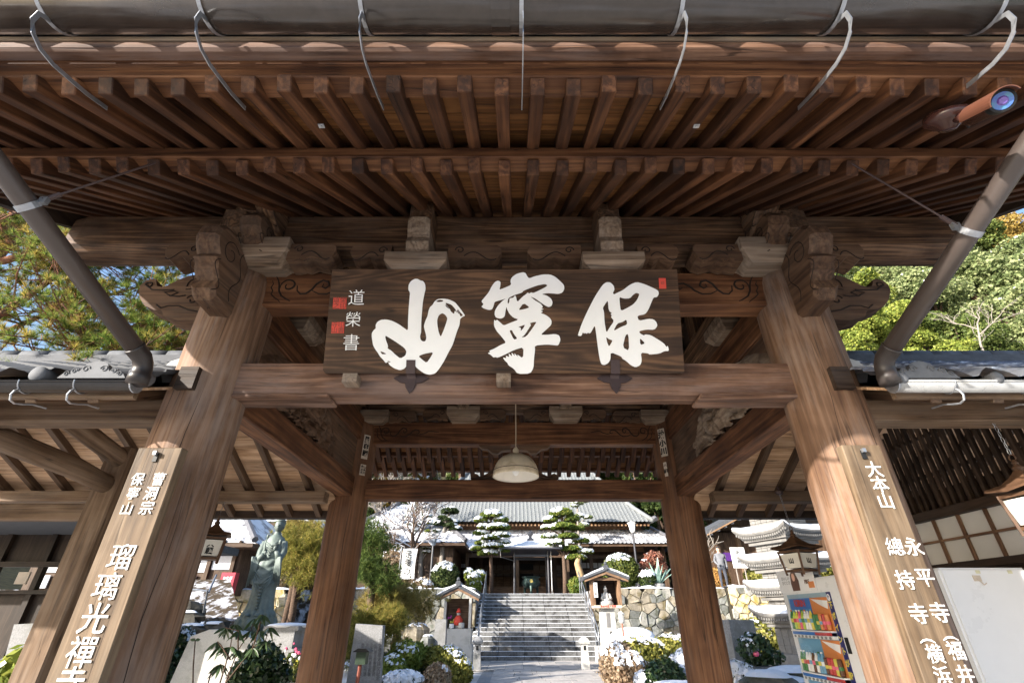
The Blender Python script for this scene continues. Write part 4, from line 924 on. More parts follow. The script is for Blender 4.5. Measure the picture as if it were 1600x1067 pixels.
for ri, (z0, z1) in enumerate(rows):
    u0, u1 = .10, .80
    for a, b, mt in ((u0, u0+.40, CB if ri == 0 else CSK), (u0+.40, u1, CO)):
        m = MB(); m.box(VX-.008, VX-.004, VY1-.03-b, VY1-.03-a, z0, z1); m.build('backing_card', mt, disp)
    m = MB(); m.prism([(VY1-.03-u0-.42, z1-.01), (VY1-.03-u1, z1-.03), (VY1-.03-u1+.02, z1-.10), (VY1-.03-u0-.55, z1-.06)], (VX-.0095, 0, 0), (0, 1, 0), (0, 0, 1), (.0012, 0, 0)); m.build('cloud_print', CW, disp)
    if ri == 0: vtext('brand_lettering', 'KIRIN', u0+.20, z1-.045, .085, CR, disp, .003)
    n = 13
    for i in range(n):
        u = u0+.035+i*(u1-u0-.07)/(n-1); mt = sets[ri][i]; h = .17 if i < 8 else .13; r = .021; zb_ = z0+.01
        m = MB(); c = Vector(vface(u, zb_))+Vector((-.034, 0, 0))
        if i < 8: m.lathe([(r*.95, 0), (r, .01), (r*.9, h*.3), (r, h*.45), (r, h*.65), (r*.45, h*.85), (r*.42, h*.92)], c, 9, 0); m.lathe([(r*.46, h*.92), (r*.46, h)], c, 9, 1)
        else: m.lathe([(r*.85, 0), (r, .008), (r, h-.01), (r*.85, h)], c, 9, 0)
        lb = rng.choice([CW, CY, CR, CG, CSK, CPK]); m.lathe([(r*1.04, h*.35), (r*1.04, h*.55)], c, 9, 2, cap=False)
        m.build('bottle' if i < 8 else 'can', [mt, rng.choice([CW, CO, CG, CSK]), lb], disp, smooth=False)
    m = MB(); m.box(VX-.06, VX-.004, VY1-.03-u1-.01, VY1-.03-u0+.01, z0-.008, z0+.004); m.build('shelf', M_VW, disp)
    m = MB(); m.box(VX-.052, VX-.004, VY1-.03-u1, VY1-.03-u0, z0-.035, z0-.010); m.build('price_strip', CB, disp)
    m = MB(); m.box(VX-.054, VX-.003, VY1-.03-u1, VY1-.03-u0-.42, z0-.034, z0-.0105); m.build('price_strip', CR, disp)
    m = MB(); m.box(VX-.050, VX-.004, VY1-.03-u1, VY1-.03-u0, z0-.062, z0-.037); m.build('button_strip', M_VW, disp)
    for i in range(10):
        u = u0+.04+i*(u1-u0-.08)/9; m = MB(); m.lathe([(.016, 0), (.016, .006)], (0, 0, 0), 10); m.v = [(VX-.051-z, VY1-.03-u+a, z0-.05+b*.7) for a, b, z in m.v]; m.build('button', M_VG, disp)
m = MB(); m.add([vface(.085, .62), vface(.815, .62), vface(.815, 1.69), vface(.085, 1.69)], [(0, 1, 2, 3)])
m.v = [(x-.065, y, z) for x, y, z in m.v]
GL = NT('clear_pane', .02, .5); GL.b.inputs['Transmission Weight'].default_value = 0; tr = GL.n('ShaderNodeBsdfTransparent'); mx = GL.n('ShaderNodeMixShader', Fac=.10); gl = GL.n('ShaderNodeBsdfGlossy', Roughness=.03)
GL.l(tr.outputs[0], mx.inputs[1]); GL.l(gl.outputs[0], mx.inputs[2]); GL.l(mx.outputs[0], GL.t.nodes['Material Output'].inputs[0]); M_CLEAR = GL.mat
m.build('window_pane', M_CLEAR, disp)
m = MB(); m.box(VX-.010, VX-.001, VY1-.03-.87, VY1-.03-.815, .62, 1.70); st = m.build('banner_strip', CNAVY, V)
m = MB(); m.lathe([(.024, 0), (.024, .002)], (0, 0, 0), 16); m.v = [(VX-.011-z, VY1-.03-.8425+a, 1.655+b*1.2) for a, b, z in m.v]; m.build('round_logo', CW, st)
vtext('logo_letter', 'P', .8425, 1.655, .04, CNAVY, st, .001, .014)
for i, ch in enumerate('下ポイントが貯まります'): vtext('strip_character', ch, .8425, 1.59-i*.090, .062, CY, st, .002, .0115)
m = MB(); m.box(VX-.012, VX-.001, VY1-.03-.94, VY1-.03-.90, 1.22, 1.34); m.build('card_reader', M_BLACK, V)
m = MB(); m.box(VX-.02, VX-.001, VY1-.03-.985, VY1-.03-.945, .62, .80); m.build('lock_handle', M_VG, V)
# poster on the top of the machine
m = MB(); m.box(VX-.012, VX-.006, VY1-.72, VY1-.0, 1.72, 1.93); ps = m.build('advertising_card', CW, V)
m = MB(); m.prism([(VY1-.28, 1.73), (VY1-.42, 1.73), (VY1-.43, 1.82), (VY1-.39, 1.90), (VY1-.33, 1.915), (VY1-.29, 1.88), (VY1-.27, 1.80)], (VX-.0145, 0, 0), (0, 1, 0), (0, 0, 1), (.0015, 0, 0)); m.build('printed_portrait', CBR, ps)
m = MB(); m.lathe([(.030, 0), (.030, .001)], (0, 0, 0), 16); m.v = [(VX-.0155-z, VY1-.345+a, 1.855+b*1.25) for a, b, z in m.v]; m.build('printed_face', col('print_skin', (.72, .42, .30)), ps)
vtext('printed_words', 'おいしい\nひととき', .14, 1.83, .042, M_VG, ps, 0, .0135); vtext('printed_words', 'FIRE', .55, 1.80, .05, CBR, ps, .002, .0135)
m = MB(); m.box(VX-.0145, VX-.0125, VY1-.70, VY1-.60, 1.745, 1.80); m.build('printed_cans', CO, ps)
# ================================================================== GROUND, TERRACE, HILLS
def flat(name, x0, x1, y0, y1, z, mat, nx=1, ny=1, h=None):
    m = MB()
    for i in range(nx+1):
        for j in range(ny+1):
            x = x0+(x1-x0)*i/nx; y = y0+(y1-y0)*j/ny; m.v.append((x, y, z+(h(x, y) if h else 0)))
    for i in range(nx):
        for j in range(ny): a = i*(ny+1)+j; m.f.append((a, a+ny+1, a+ny+2, a+1)); m.m.append(0)
    return m.build(name, mat, None, kind='structure', smooth=bool(h), origin=Vector(((x0+x1)/2, (y0+y1)/2, z)))
M_GRND = plain('gravel_ground', (.44, .41, .37), .9, .1, var=.2, scale=20, bump=.5, dirt=(.74, .76, .80), dscale=.5, rnd=False)
M_PAVE = plain('stone_paving', (.42, .39, .36), .8, .2, var=.15, scale=14, bump=.3, dirt=(.30, .28, .26), dscale=2, rnd=True)
M_SOIL = plain('snowy_soil', (.065, .05, .035), .95, .1, var=.4, scale=12, bump=.8, dirt=(.62, .64, .70), dscale=2.6, rnd=False)
M_HILL = plain('forest_floor', (.055, .05, .025), .95, .1, var=.4, scale=2, bump=.5, rnd=False)
flat('ground', -700, 700, -300, 1000, 0, M_GRND)
def hill_h(x, y):
    a = .74*max(0, x-15.5-max(0, 26-y)*-.12) + .0; a = a + .10*max(0, y-20) if x > 15.5 else a
    b = .42*max(0, y-52); c = .30*max(0, -x-26)
    return min(60, max(a, b, c)) + .35*math.sin(x*.9)*math.sin(y*.7) - .45
flat('hillside', -160, 160, 2, 240, 0, M_HILL, 100, 80, hill_h)
XC = .90
m = MB(); m.box(-26, XC-2.60, 24.25, 60, -.2, 2.55); m.box(XC+2.60, 22, 24.25, 60, -.2, 2.55); m.box(XC-2.60, XC+2.60, 27.0, 60, -.2, 2.45)
m.build('terrace', M_SOIL, None, kind='structure', origin=Vector((0, 40, 0)))
# gate floor and the path of slabs
flat('gate_floor', -3.6, 3.6, 1.4, 8.0, .008, plain('gate_floor_concrete', (.46, .44, .41), .8, .2, var=.12, scale=10, rnd=False))
pave = flat('stone_path', XC-1.9, XC+1.9, 8.0, 18.2, .004, M_STONE)
rng = random.Random(11); y = 8.05
while y < 18.0:
    d = rng.uniform(.42, .62); x = XC-1.55
    while x < XC+1.5:
        w = rng.uniform(.5, .85); x2 = min(x+w, XC+1.55); m = MB(); m.box(x+.008, x2-.008, y+.008, y+d-.008, .004, .03+rng.uniform(0, .006)); m.build('paving_slab', M_PAVE, pave); x = x2
    y += d
plz = flat('forecourt', XC-4.2, XC+4.2, 18.2, 22.0, .01, M_STONE)
for i in range(14):
    for j in range(6):
        m = MB(); x = XC-4.2+i*.6; y = 18.22+j*.63; m.box(x+.006, x+.594, y+.006, y+.624, .01, .034); m.build('paving_slab', M_PAVE if (i*7+j*3) % 4 else M_STONE, plz)
def snow_lump(c, r, parent=None, seed=0, name='snow_patch', n=18):
    rng = random.Random(seed); m = MB(); c = Vector(c); rings = 5; b = 0; ph = [rng.uniform(0, 6.3) for _ in range(3)]
    for i in range(rings+1):
        k = i/rings
        for j in range(n):
            t = 2*math.pi*j/n; w = 1+.16*math.sin(2*t+ph[0])+.11*math.sin(3*t+ph[1])+.07*math.sin(5*t+ph[2])
            m.v.append((c.x+r[0]*k*w*math.cos(t), c.y+r[1]*k*w*math.sin(t), c.z+r[2]*math.sqrt(max(0, 1-k*k))*(1+.12*math.sin(4*t+ph[1])*k)))
    for i in range(rings):
        for j in range(n): j2 = (j+1) % n; m.f.append((i*n+j, (i+1)*n+j, (i+1)*n+j2, i*n+j2)); m.m.append(0)
    return m.build(name, M_SNOW, parent, smooth=True, kind=None if parent else 'stuff')
# stairs, block by block
ST_ = MB(); ST_.box(XC-2.58, XC+2.58, 22.0, 27.3, -.1, .02); stairs = ST_.build('stairs', M_STONE, None, kind='structure')
M_STEP = plain('step_granite', (.15, .15, .148), .8, .25, var=.3, scale=18, bump=.35, dirt=(.055, .053, .05), dscale=2.4)
NS = 16; rz = 2.48/NS; rd = 5.3/NS
for i in range(NS):
    y0 = 22.0+i*rd; z1 = (i+1)*rz
    for k in range(5):
        w = 5.16/5; x0 = XC-2.58+k*w + (.0 if i % 2 else .0); m = MB(); jy = rng.uniform(0, .012)
        m.box(x0+.012, x0+w-.012, y0+jy, min(27.6, y0+rd+.35), max(0.02, z1-rz-.05), z1+rng.uniform(-.004, .004)); m.build('step_block', M_STEP, stairs)
    m = MB(); nseg = 40; z = z1+.004
    for s in range(nseg+1):
        x = XC-2.57+5.14*s/nseg; d = .05+.03*math.sin(s*.9+i)+.05*max(0, (1-s/9)) ; m.v += [(x, y0+.03, z), (x, y0+.04, z+.010), (x, y0+d+.03, z+.010), (x, y0+d+.06, z)]
    for s in range(nseg):
        for q in range(3): a = s*4+q; m.f.append((a, a+4, a+5, a+1)); m.m.append(0)
    m.build('snow_line', M_SNOW, stairs)
    snow_lump((XC-2.45, y0+.2, z1-.01), (.22, .16, .05), stairs, i, 'snow_patch'); snow_lump((XC+2.5, y0+.2, z1-.01), (.09, .12, .03), stairs, i+40, 'snow_patch')
for s in (-1, 1):
    m = MB(); xx = XC+s*2.70; m.add([(xx-.14, 22, 0), (xx+.14, 22, 0), (xx+.14, 27.4, 2.5), (xx-.14, 27.4, 2.5), (xx-.14, 22, -.3), (xx+.14, 22, -.3), (xx+.14, 27.4, -.3), (xx-.14, 27.4, -.3)], [(0,1,2,3),(4,7,6,5),(0,4,5,1),(1,5,6,2),(2,6,7,3),(3,7,4,0)]); m.build('side_kerb', M_STONE, stairs)
# handrails
M_RAIL = plain('steel_rail', (.22, .235, .26), .35, .5, metal=.6, bump=0)
for s in (-1, 1):
    xx = XC+s*2.35 if s < 0 else XC+2.42; T = thing('handrail', 'tubular steel handrail climbing the %s edge of the stone stairs' % ('left' if s < 0 else 'right'), 'handrail', (xx, 24.6, 0), 'handrails of the stone stairs')
    f = lambda t, h: (xx, 22.1+5.2*t, .1+2.42*t+h)
    for h in (.95, .55):
        m = MB(); m.tube([f(0, 0), f(0, h*.9), f(.02, h), f(.98, h), f(1.03, h-.02), f(1.04, h-.2)] if h > .9 else [f(0, h), f(1, h)], .024, 8); m.build('rail', M_RAIL, T, smooth=True)
    for k in range(7): m = MB(); m.tube([f(k/6, 0), f(k/6, .95)], .02, 8); m.build('baluster', M_RAIL, T)
# ---- dry-stone retaining walls, each stone its own piece
def voronoi(W, H, nx, nz, seed, jit=.42):
    rng = random.Random(seed); pts = []
    for i in range(-1, nx+1):
        for j in range(-1, nz+1):
            x = (i+.5+(j % 2)*.5-.25+rng.uniform(-jit, jit))*W/nx; z = (j+.5+rng.uniform(-jit, jit)*.8)*H/nz
            if rng.random() < .22: continue
            pts.append((x, z))
    out = []
    for i, p in enumerate(pts):
        if not (-.05 < p[0] < W+.05 and -.05 < p[1] < H+.05): continue
        poly = [(0, 0), (W, 0), (W, H), (0, H)]
        for k, q in enumerate(pts):
            if k == i or abs(q[0]-p[0]) > 4*W/nx or abs(q[1]-p[1]) > 4*H/nz: continue
            mx, mz = (p[0]+q[0])/2, (p[1]+q[1])/2; dx, dz = q[0]-p[0], q[1]-p[1]; new = []
            for a in range(len(poly)):
                A, Bp = poly[a], poly[(a+1) % len(poly)]; da = (A[0]-mx)*dx+(A[1]-mz)*dz; db = (Bp[0]-mx)*dx+(Bp[1]-mz)*dz
                if da <= 0: new.append(A)
                if (da < 0 < db) or (db < 0 < da): t = da/(da-db); new.append((A[0]+(Bp[0]-A[0])*t, A[1]+(Bp[1]-A[1])*t))
            poly = new
            if len(poly) < 3: break
        if len(poly) >= 3: out.append(poly)
    return out
def stone_mat(name, c, moss): return plain(name, c, .85, .2, var=.3, scale=7, bump=.6, dirt=moss, dscale=3.5, bd=.02)
M_GAP = plain('dark_stone_gap', (.035, .03, .02), .95)  # dark core colour showing in the gaps between wall stones
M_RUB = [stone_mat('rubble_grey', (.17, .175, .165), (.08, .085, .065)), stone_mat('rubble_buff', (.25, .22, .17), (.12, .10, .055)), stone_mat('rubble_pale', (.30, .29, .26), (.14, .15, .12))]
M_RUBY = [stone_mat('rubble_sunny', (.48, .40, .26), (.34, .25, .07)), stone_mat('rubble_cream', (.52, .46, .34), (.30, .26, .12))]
def stone_wall(label, x0, x1, y, z0, z1, nx, nz, seed, mats):
    T = thing('stone_wall', label, 'stone wall', ((x0+x1)/2, y+.3, z0)); W, H = x1-x0, z1-z0; rng = random.Random(seed)
    m = MB(); m.box(x0, x1, y+.12, y+.5, z0-.3, z1-.03); m.build('wall_core', M_GAP, T)
    for poly in voronoi(W, H, nx, nz, seed):
        cx = sum(p[0] for p in poly)/len(poly); cz = sum(p[1] for p in poly)/len(poly); n = len(poly); m = MB(); yo = rng.uniform(-.05, .03)
        tx, tz = rng.uniform(-.16, .16), rng.uniform(-.16, .16)
        for k, yy in ((.97, .2), (.965, .0), (.94, -.03), (.78, -.042)):
            jx = rng.uniform(-.01, .01)
            for p in poly: m.v.append((x0+cx+(p[0]-cx)*k+jx, y+yy+yo+(p[0]-cx)*tx+(p[1]-cz)*tz+(rng.uniform(-.02, .02) if k < .95 else 0), z0+cz+(p[1]-cz)*k))
        for i in range(3):
            for j in range(n): j2 = (j+1) % n; m.f.append((i*n+j, i*n+j2, (i+1)*n+j2, (i+1)*n+j)); m.m.append(0)
        m.f.append(tuple(3*n+j for j in range(n))); m.m.append(0)
        m.build('wall_stone', rng.choice(mats), T)
    m = MB(); n = int(W/.25)
    for i in range(n+1):
        x = x0+W*i/n; h = .06+.04*math.sin(i*.8)+.03*math.sin(i*2.1); m.v += [(x, y-.02+.03*math.sin(i*1.7), z1-.01), (x, y+.08, z1+h), (x, y+.5, z1+h*.9), (x, y+.9, z1-.02)]
    for i in range(n):
        for q in range(3): a = i*4+q; m.f.append((a, a+4, a+5, a+1)); m.m.append(0)
    m.build('snow_cap', M_SNOW, T, smooth=True)
    return T
stone_wall('grey rubble retaining wall left of the stairs with large square top stones', -9.0, -1.72, 24.0, 0, 2.58, 20, 8, 3, M_RUB)
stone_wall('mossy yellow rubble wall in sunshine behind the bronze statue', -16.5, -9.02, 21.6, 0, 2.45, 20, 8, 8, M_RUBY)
stone_wall('mottled rubble retaining wall right of the stairs below the agave', 3.52, 9.4, 24.0, .2, 2.60, 16, 8, 5, M_RUB)
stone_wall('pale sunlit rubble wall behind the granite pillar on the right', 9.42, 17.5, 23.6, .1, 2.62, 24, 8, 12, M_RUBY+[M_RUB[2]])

# ------------------------------------------------------------------ foliage tools
NG = np.random.default_rng(4)
def quads_mesh(name, C, N, size, mats, aspect=.6, spin=None, mi=None, bend=0):
    """one small diamond leaf per point. C centres, N leaf normals (n,3), size (n,)"""
    n = len(C); N = N/np.maximum(1e-6, np.linalg.norm(N, axis=1, keepdims=True))
    R = NG.normal(size=(n, 3)); U = np.cross(N, R); U /= np.maximum(1e-6, np.linalg.norm(U, axis=1, keepdims=True)); Vv = np.cross(N, U)
    s = size[:, None]; V = np.stack([C-U*s, C-Vv*s*aspect, C+U*s, C+Vv*s*aspect], 1).reshape(-1, 3)
    me = bpy.data.meshes.new(name); me.vertices.add(4*n); me.vertices.foreach_set('co', V.ravel().astype(np.float32))
    me.loops.add(4*n); me.loops.foreach_set('vertex_index', np.arange(4*n, dtype=np.int32)); me.polygons.add(n)
    me.polygons.foreach_set('loop_start', np.arange(0, 4*n, 4, dtype=np.int32)); me.polygons.foreach_set('loop_total', np.full(n, 4, dtype=np.int32))
    for m in (mats if isinstance(mats, (list, tuple)) else [mats]): me.materials.append(m)
    if mi is not None: me.polygons.foreach_set('material_index', mi.astype(np.int32))
    me.update(); me.validate(); return me
def blob_points(blobs, n, shell=.72, low=-1.0):
    """points through the outer shell of a list of ellipsoids (cx,cy,cz,rx,ry,rz)"""
    B = np.array(blobs, float); w = (B[:, 3]*B[:, 4]+B[:, 3]*B[:, 5]+B[:, 4]*B[:, 5]); w /= w.sum(); k = NG.choice(len(B), n, p=w)
    D = NG.normal(size=(n, 3)); D /= np.linalg.norm(D, axis=1, keepdims=True); D[:, 2] = np.where(D[:, 2] < low, -D[:, 2]*.5, D[:, 2])
    r = shell+(1.06-shell)*NG.random(n)**.6; r *= 1+.10*np.sin(D[:, 0]*9+k)*np.sin(D[:, 1]*8)*np.sin(D[:, 2]*7+k)
    C = B[k, :3]+D*B[k, 3:]*r[:, None]; Nn = D/B[k, 3:]; Nn /= np.linalg.norm(Nn, axis=1, keepdims=True); return C, Nn, k
def leaf_obj(name, blobs, n, size, mat, parent, tilt=.7, shell=.72, aspect=.6, low=-1, kind=None):
    C, Nn, k = blob_points(blobs, n, shell, low); C = C+NG.normal(size=C.shape)*size*.4
    me = quads_mesh(name, C, Nn+NG.normal(size=C.shape)*tilt, size*(.6+.8*NG.random(n)), mat, aspect)
    o = link(bpy.data.objects.new(name, me)); put(o, Matrix.Identity(4), parent)
    if kind: o['kind'] = kind
    return o
def snow_obj(blobs, n, size, parent, zmin=.55, name='snow', lift=.0, patch=2.2, thr=.0):
    C, Nn, k = blob_points(blobs, n*3, .97, -.2); z = Nn[:, 2]
    f = np.sin(C[:, 0]*patch+1)*np.sin(C[:, 1]*patch*1.1)+.5*np.sin(C[:, 0]*patch*2.3+C[:, 2]*3)
    ok = (z > zmin) & (f > thr-.6*(z-.6)); C, Nn = C[ok][:n], Nn[ok][:n]; C = C+Nn*(size*.3+lift)
    if len(C) < 3: return None
    me = quads_mesh(name, C, Nn+NG.normal(size=C.shape)*.25, size*(.7+.7*NG.random(len(C))), M_SNOW, .85)
    o = link(bpy.data.objects.new(name, me)); return put(o, Matrix.Identity(4), parent)
def needle_mesh(name, C, D, n, ln, wd, mats, spread=.8):
    """n needles at every tuft centre C, fanning round direction D"""
    k = len(C); C = np.repeat(C, n, 0); D = np.repeat(D, n, 0); A = D+NG.normal(size=C.shape)*spread; A /= np.linalg.norm(A, axis=1, keepdims=True)
    S_ = np.cross(A, NG.normal(size=C.shape)); S_ /= np.maximum(1e-6, np.linalg.norm(S_, axis=1, keepdims=True)); L = ln*(.6+.6*NG.random(len(C)))[:, None]
    B0 = C+A*L*.05; V = np.stack([B0-S_*wd, B0+S_*wd, C+A*L], 1).reshape(-1, 3); t = len(C)
    me = bpy.data.meshes.new(name); me.vertices.add(3*t); me.vertices.foreach_set('co', V.ravel().astype(np.float32))
    me.loops.add(3*t); me.loops.foreach_set('vertex_index', np.arange(3*t, dtype=np.int32)); me.polygons.add(t)
    me.polygons.foreach_set('loop_start', np.arange(0, 3*t, 3, dtype=np.int32)); me.polygons.foreach_set('loop_total', np.full(t, 3, dtype=np.int32))
    for m in (mats if isinstance(mats, (list, tuple)) else [mats]): me.materials.append(m)
    me.update(); me.validate(); return me
L_PINE = leafmat('pine_needles', (.050, .095, .018), (.13, .20, .04), (.34, .34, .07), trans=.5)
L_PINE2 = leafmat('pine_needles_warm', (.11, .12, .022), (.30, .28, .06), (.55, .36, .10), trans=.5)
L_BROAD = [leafmat('leaves_yellowgreen', (.08, .12, .02), (.21, .26, .045), (.40, .42, .09), scale=.5), leafmat('leaves_greygreen', (.07, .10, .035), (.20, .25, .10), (.42, .45, .22), scale=.5),
           leafmat('leaves_deepgreen', (.035, .06, .015), (.10, .14, .035), (.21, .25, .07), scale=.5), leafmat('leaves_autumn', (.10, .06, .014), (.28, .19, .04), (.42, .30, .09), scale=.5)]
L_BOX = leafmat('box_leaves', (.025, .045, .012), (.075, .105, .022), (.20, .21, .05)); L_YEL = leafmat('yellow_hedge_leaves', (.08, .095, .02), (.22, .22, .045), (.42, .38, .10))
L_CEDAR = leafmat('cedar_leaves', (.008, .018, .006), (.028, .05, .012), (.09, .12, .03), scale=.6)
L_RED = leafmat('red_leaves', (.12, .04, .03), (.32, .12, .08), (.42, .28, .20)); L_DRY = leafmat('dry_brush', (.16, .10, .06), (.34, .24, .15), (.52, .42, .30))
L_GLOSS = leafmat('glossy_leaves', (.012, .03, .010), (.03, .06, .02), (.08, .12, .04), rough=.3, spec=.5, trans=.15)

# ---- forest trees on the hillside (shared crown meshes)
crown_meshes = []
for v in range(6):
    rng = random.Random(100+v); blobs = [(0, 0, 0, 1.0, 1.0, .8)]
    for i in range(13): a = rng.uniform(0, 6.28); r = rng.uniform(.5, 1.25); z = rng.uniform(-.5, .9); q = rng.uniform(.42, .75); blobs.append((r*math.cos(a), r*math.sin(a), z, q, q, q*.7))
    C, Nn, k = blob_points(blobs, 9000, .8, -.6); sz = .062*(.6+.8*NG.random(len(C)))
    crown_meshes.append((C, Nn, sz))
_cm = {}
def crown_mesh(v, mi, snow=0):
    if (v, mi, snow) not in _cm:
        C, Nn, sz = crown_meshes[v]; idx = ((Nn[:, 2] > .62) & (NG.random(len(C)) < snow)).astype(int)
        _cm[(v, mi, snow)] = quads_mesh('crown', C, Nn*1.0+NG.normal(size=C.shape)*.75, sz, [L_BROAD[mi], M_SNOW], .65, mi=idx)
    return _cm[(v, mi, snow)]
tm = MB(); tm.tube([(0, 0, -3.5), (.06, .02, -1.6), (-.04, 0, -.3), (.05, 0, .5)], [.17, .13, .09, .04], 8)
for a, b, z in ((.8, .2, .3), (-.7, .4, .2), (.1, -.8, .4), (-.3, -.6, .6)): tm.tube([(0, 0, -1.2), (a*.5, b*.5, -.4), (a, b, z)], [.07, .045, .02], 6)
TRM = tm.mesh('trunk', M_BARK, True)
KND = ['yellow green', 'grey green', 'dark green', 'golden brown']
def forest_tree(c, r, v, mi, lab, snow=0, grp='broadleaf trees on the hillside', sq=1.0):
    T = thing('broadleaf_tree', lab, 'tree', group=grp, local=True)
    o = link(bpy.data.objects.new('crown', crown_mesh(v, mi, snow))); put(o, Matrix.Identity(4), T)
    o = link(bpy.data.objects.new('trunk', TRM)); put(o, Matrix.Identity(4), T)
    T.location = c; T.scale = (r, r, r*sq); T.rotation_euler = (0, 0, (v*1.7+c[0]) % 6.28); return T
rng = random.Random(21)
hill = [  # px, py, Y, crown radius px, mat
 (1320,470,17,45,0),(1300,520,16,42,0),(1345,520,15,46,0),(1395,510,15,50,0),(1360,450,20,50,1),(1410,440,21,58,1),(1450,470,18,50,1),(1450,400,25,56,1),(1500,390,27,46,2),
 (1430,540,15,40,0),(1490,530,15,48,2),(1520,460,20,60,1),(1560,500,17,56,1),(1600,450,19,60,1),(1560,420,23,50,1),(1570,400,30,44,3),(1610,385,31,44,3),(1585,372,33,34,3),(1345,415,26,34,3),
 (1380,405,27,30,0),(1540,555,14,42,2),(1600,545,14,52,1),(1655,480,17,62,1),(1480,430,23,38,2),(1395,470,18,40,1),(1290,470,22,42,0),(1310,430,25,36,0),(1640,400,25,50,1),(1340,560,13,40,0),(1470,575,13,44,0),(1260,500,24,50,2)]
ORD = ['first', 'second', 'third', 'fourth', 'fifth', 'sixth', 'seventh', 'eighth', 'ninth', 'tenth', 'eleventh', 'twelfth', 'thirteenth', 'fourteenth', 'fifteenth', 'sixteenth']
ROWN = ['lowest', 'second lowest', 'middle', 'highest']
def row_of(py, cuts): return sum(py < c for c in cuts)
for i, (px, py, Y, r, mi) in enumerate(hill):
    c = P(px, py, Y); R_ = S(r, py, Y)*.72; cuts = (525, 475, 425); rw = row_of(py, cuts); k = sum(1 for h in hill if row_of(h[1], cuts) == rw and (h[0], h[2]) < (px, Y))
    forest_tree(c, R_, i % 6, mi, '%s broadleaf crown, %s from the left in the %s row of the hillside' % (KND[mi], ORD[k], ROWN[rw]), .02 if mi in (1, 3) else 0)
# dark conifers and mixed wood behind the hall
wc = {}
for i in range(54):
    px = 430+i*19+rng.uniform(-8, 8); Y = rng.choice((50, 54, 58, 63)); py = rng.choice((690, 715, 745, 775, 805)); c = P(px, py, Y)
    mi = 3 if (900 < px < 1020 and py < 760 and i % 2) or i % 5 == 0 else (1 if px < 740 else 2)
    wc[py] = wc.get(py, -1)+1
    forest_tree(c, S(52, py, Y)*.72, i % 6, mi, '%s tree behind the hall, %s from the left in the %s row' % (KND[mi], ORD[min(15, wc[py])], {690: 'top', 715: 'second', 745: 'middle', 775: 'fourth', 805: 'bottom'}[py]), .45 if px < 740 else .05, 'trees in the wood behind the hall', 1.2)
def conifer(c, h, r, lab, seed, trunk_from=.0):
    T = thing('cedar_tree', lab, 'tree', tuple(c), 'dark cedars beside the hall'); rng = random.Random(seed)
    m = MB(); m.tube([c, c+Vector((.1, 0, h*.5)), c+Vector((0, 0, h))], [.28, .2, .04], 8); m.build('trunk', M_BARK, T, smooth=True)
    bl = []
    for i in range(46): t = rng.uniform(trunk_from, 1); a = rng.uniform(0, 6.28); rr = r*(1.05-t)*rng.uniform(.4, 1); q = r*.36*(1.25-t); bl.append((c.x+rr*math.cos(a), c.y+rr*math.sin(a), c.z+h*t, q, q, q*.6))
    leaf_obj('crown', bl, 7000, .14, L_CEDAR, T, shell=.6, kind=None)
for i, (px, Y, h, r) in enumerate(((1010, 46, 14, 2.6), (1038, 43, 12, 2.6), (1070, 46, 15, 3), (1100, 48, 14, 3), (1000, 52, 17, 3), (610, 47, 15, 3), (575, 50, 16, 3.2), (645, 52, 14, 2.6), (540, 46, 13, 3))):
    c = P(px, 900, Y); c.z = 2.5; conifer(c, h, r, 'tall dark cedar %s' % ['right of the hall roof, nearest the ridge end', 'right of the hall, slightly nearer and shorter', 'third right of the hall', 'farthest right behind the side hall', 'tallest behind the right roof corner', 'left of the hall roof, second from it', 'left of the hall, third from it', 'left of the hall nearest its roof', 'farthest left behind the houses'][i], i, .15)

# ================================================================== BIG RED PINE, upper left
PT = thing('pine_tree', 'large red pine with spreading reddish branches filling the upper left sky', 'pine tree', (-7.9, 5.3, 0))
YPN = 4.9
def pp(px, py, dy=0): return P(px, py, YPN+dy*.7)
mains = [([(-230, 330, .8), (-60, 372, .3), (60, 376, 0), (130, 386, -.2), (200, 374, 0), (262, 372, .2), (300, 385, .4)], .10), ([(-230, 440, .8), (-50, 415, .2), (60, 398, .2), (150, 392, .5), (230, 392, .8), (330, 398, 1)], .085),
 ([(-200, 560, .5), (-20, 500, 0), (35, 470, -.3), (90, 425, -.2), (150, 396, 0)], .07), ([(-150, 640, 0), (30, 590, -.6), (95, 560, -.5), (140, 535, -.3), (200, 512, 0), (240, 511, .3), (290, 520, .5), (335, 533, .8)], .062),
 ([(-20, 530, .6), (90, 482, .5), (150, 470, .6), (240, 440, 1)], .045), ([(60, 376, 0), (90, 350, .4), (100, 330, .8), (160, 335, 1)], .045), ([(-60, 372, .3), (0, 340, -.4), (30, 330, -.6)], .04),
 ([(130, 535, -.4), (110, 490, -.2), (105, 440, .2)], .03), ([(258, 512, .3), (262, 540, .2), (250, 560, 0)], .028), ([(165, 520, -.1), (170, 550, -.3), (200, 580, -.5)], .028), ([(230, 580, 1), (280, 565, 1.2), (340, 570, 1.4)], .04)]
ends = []; rng = random.Random(5)
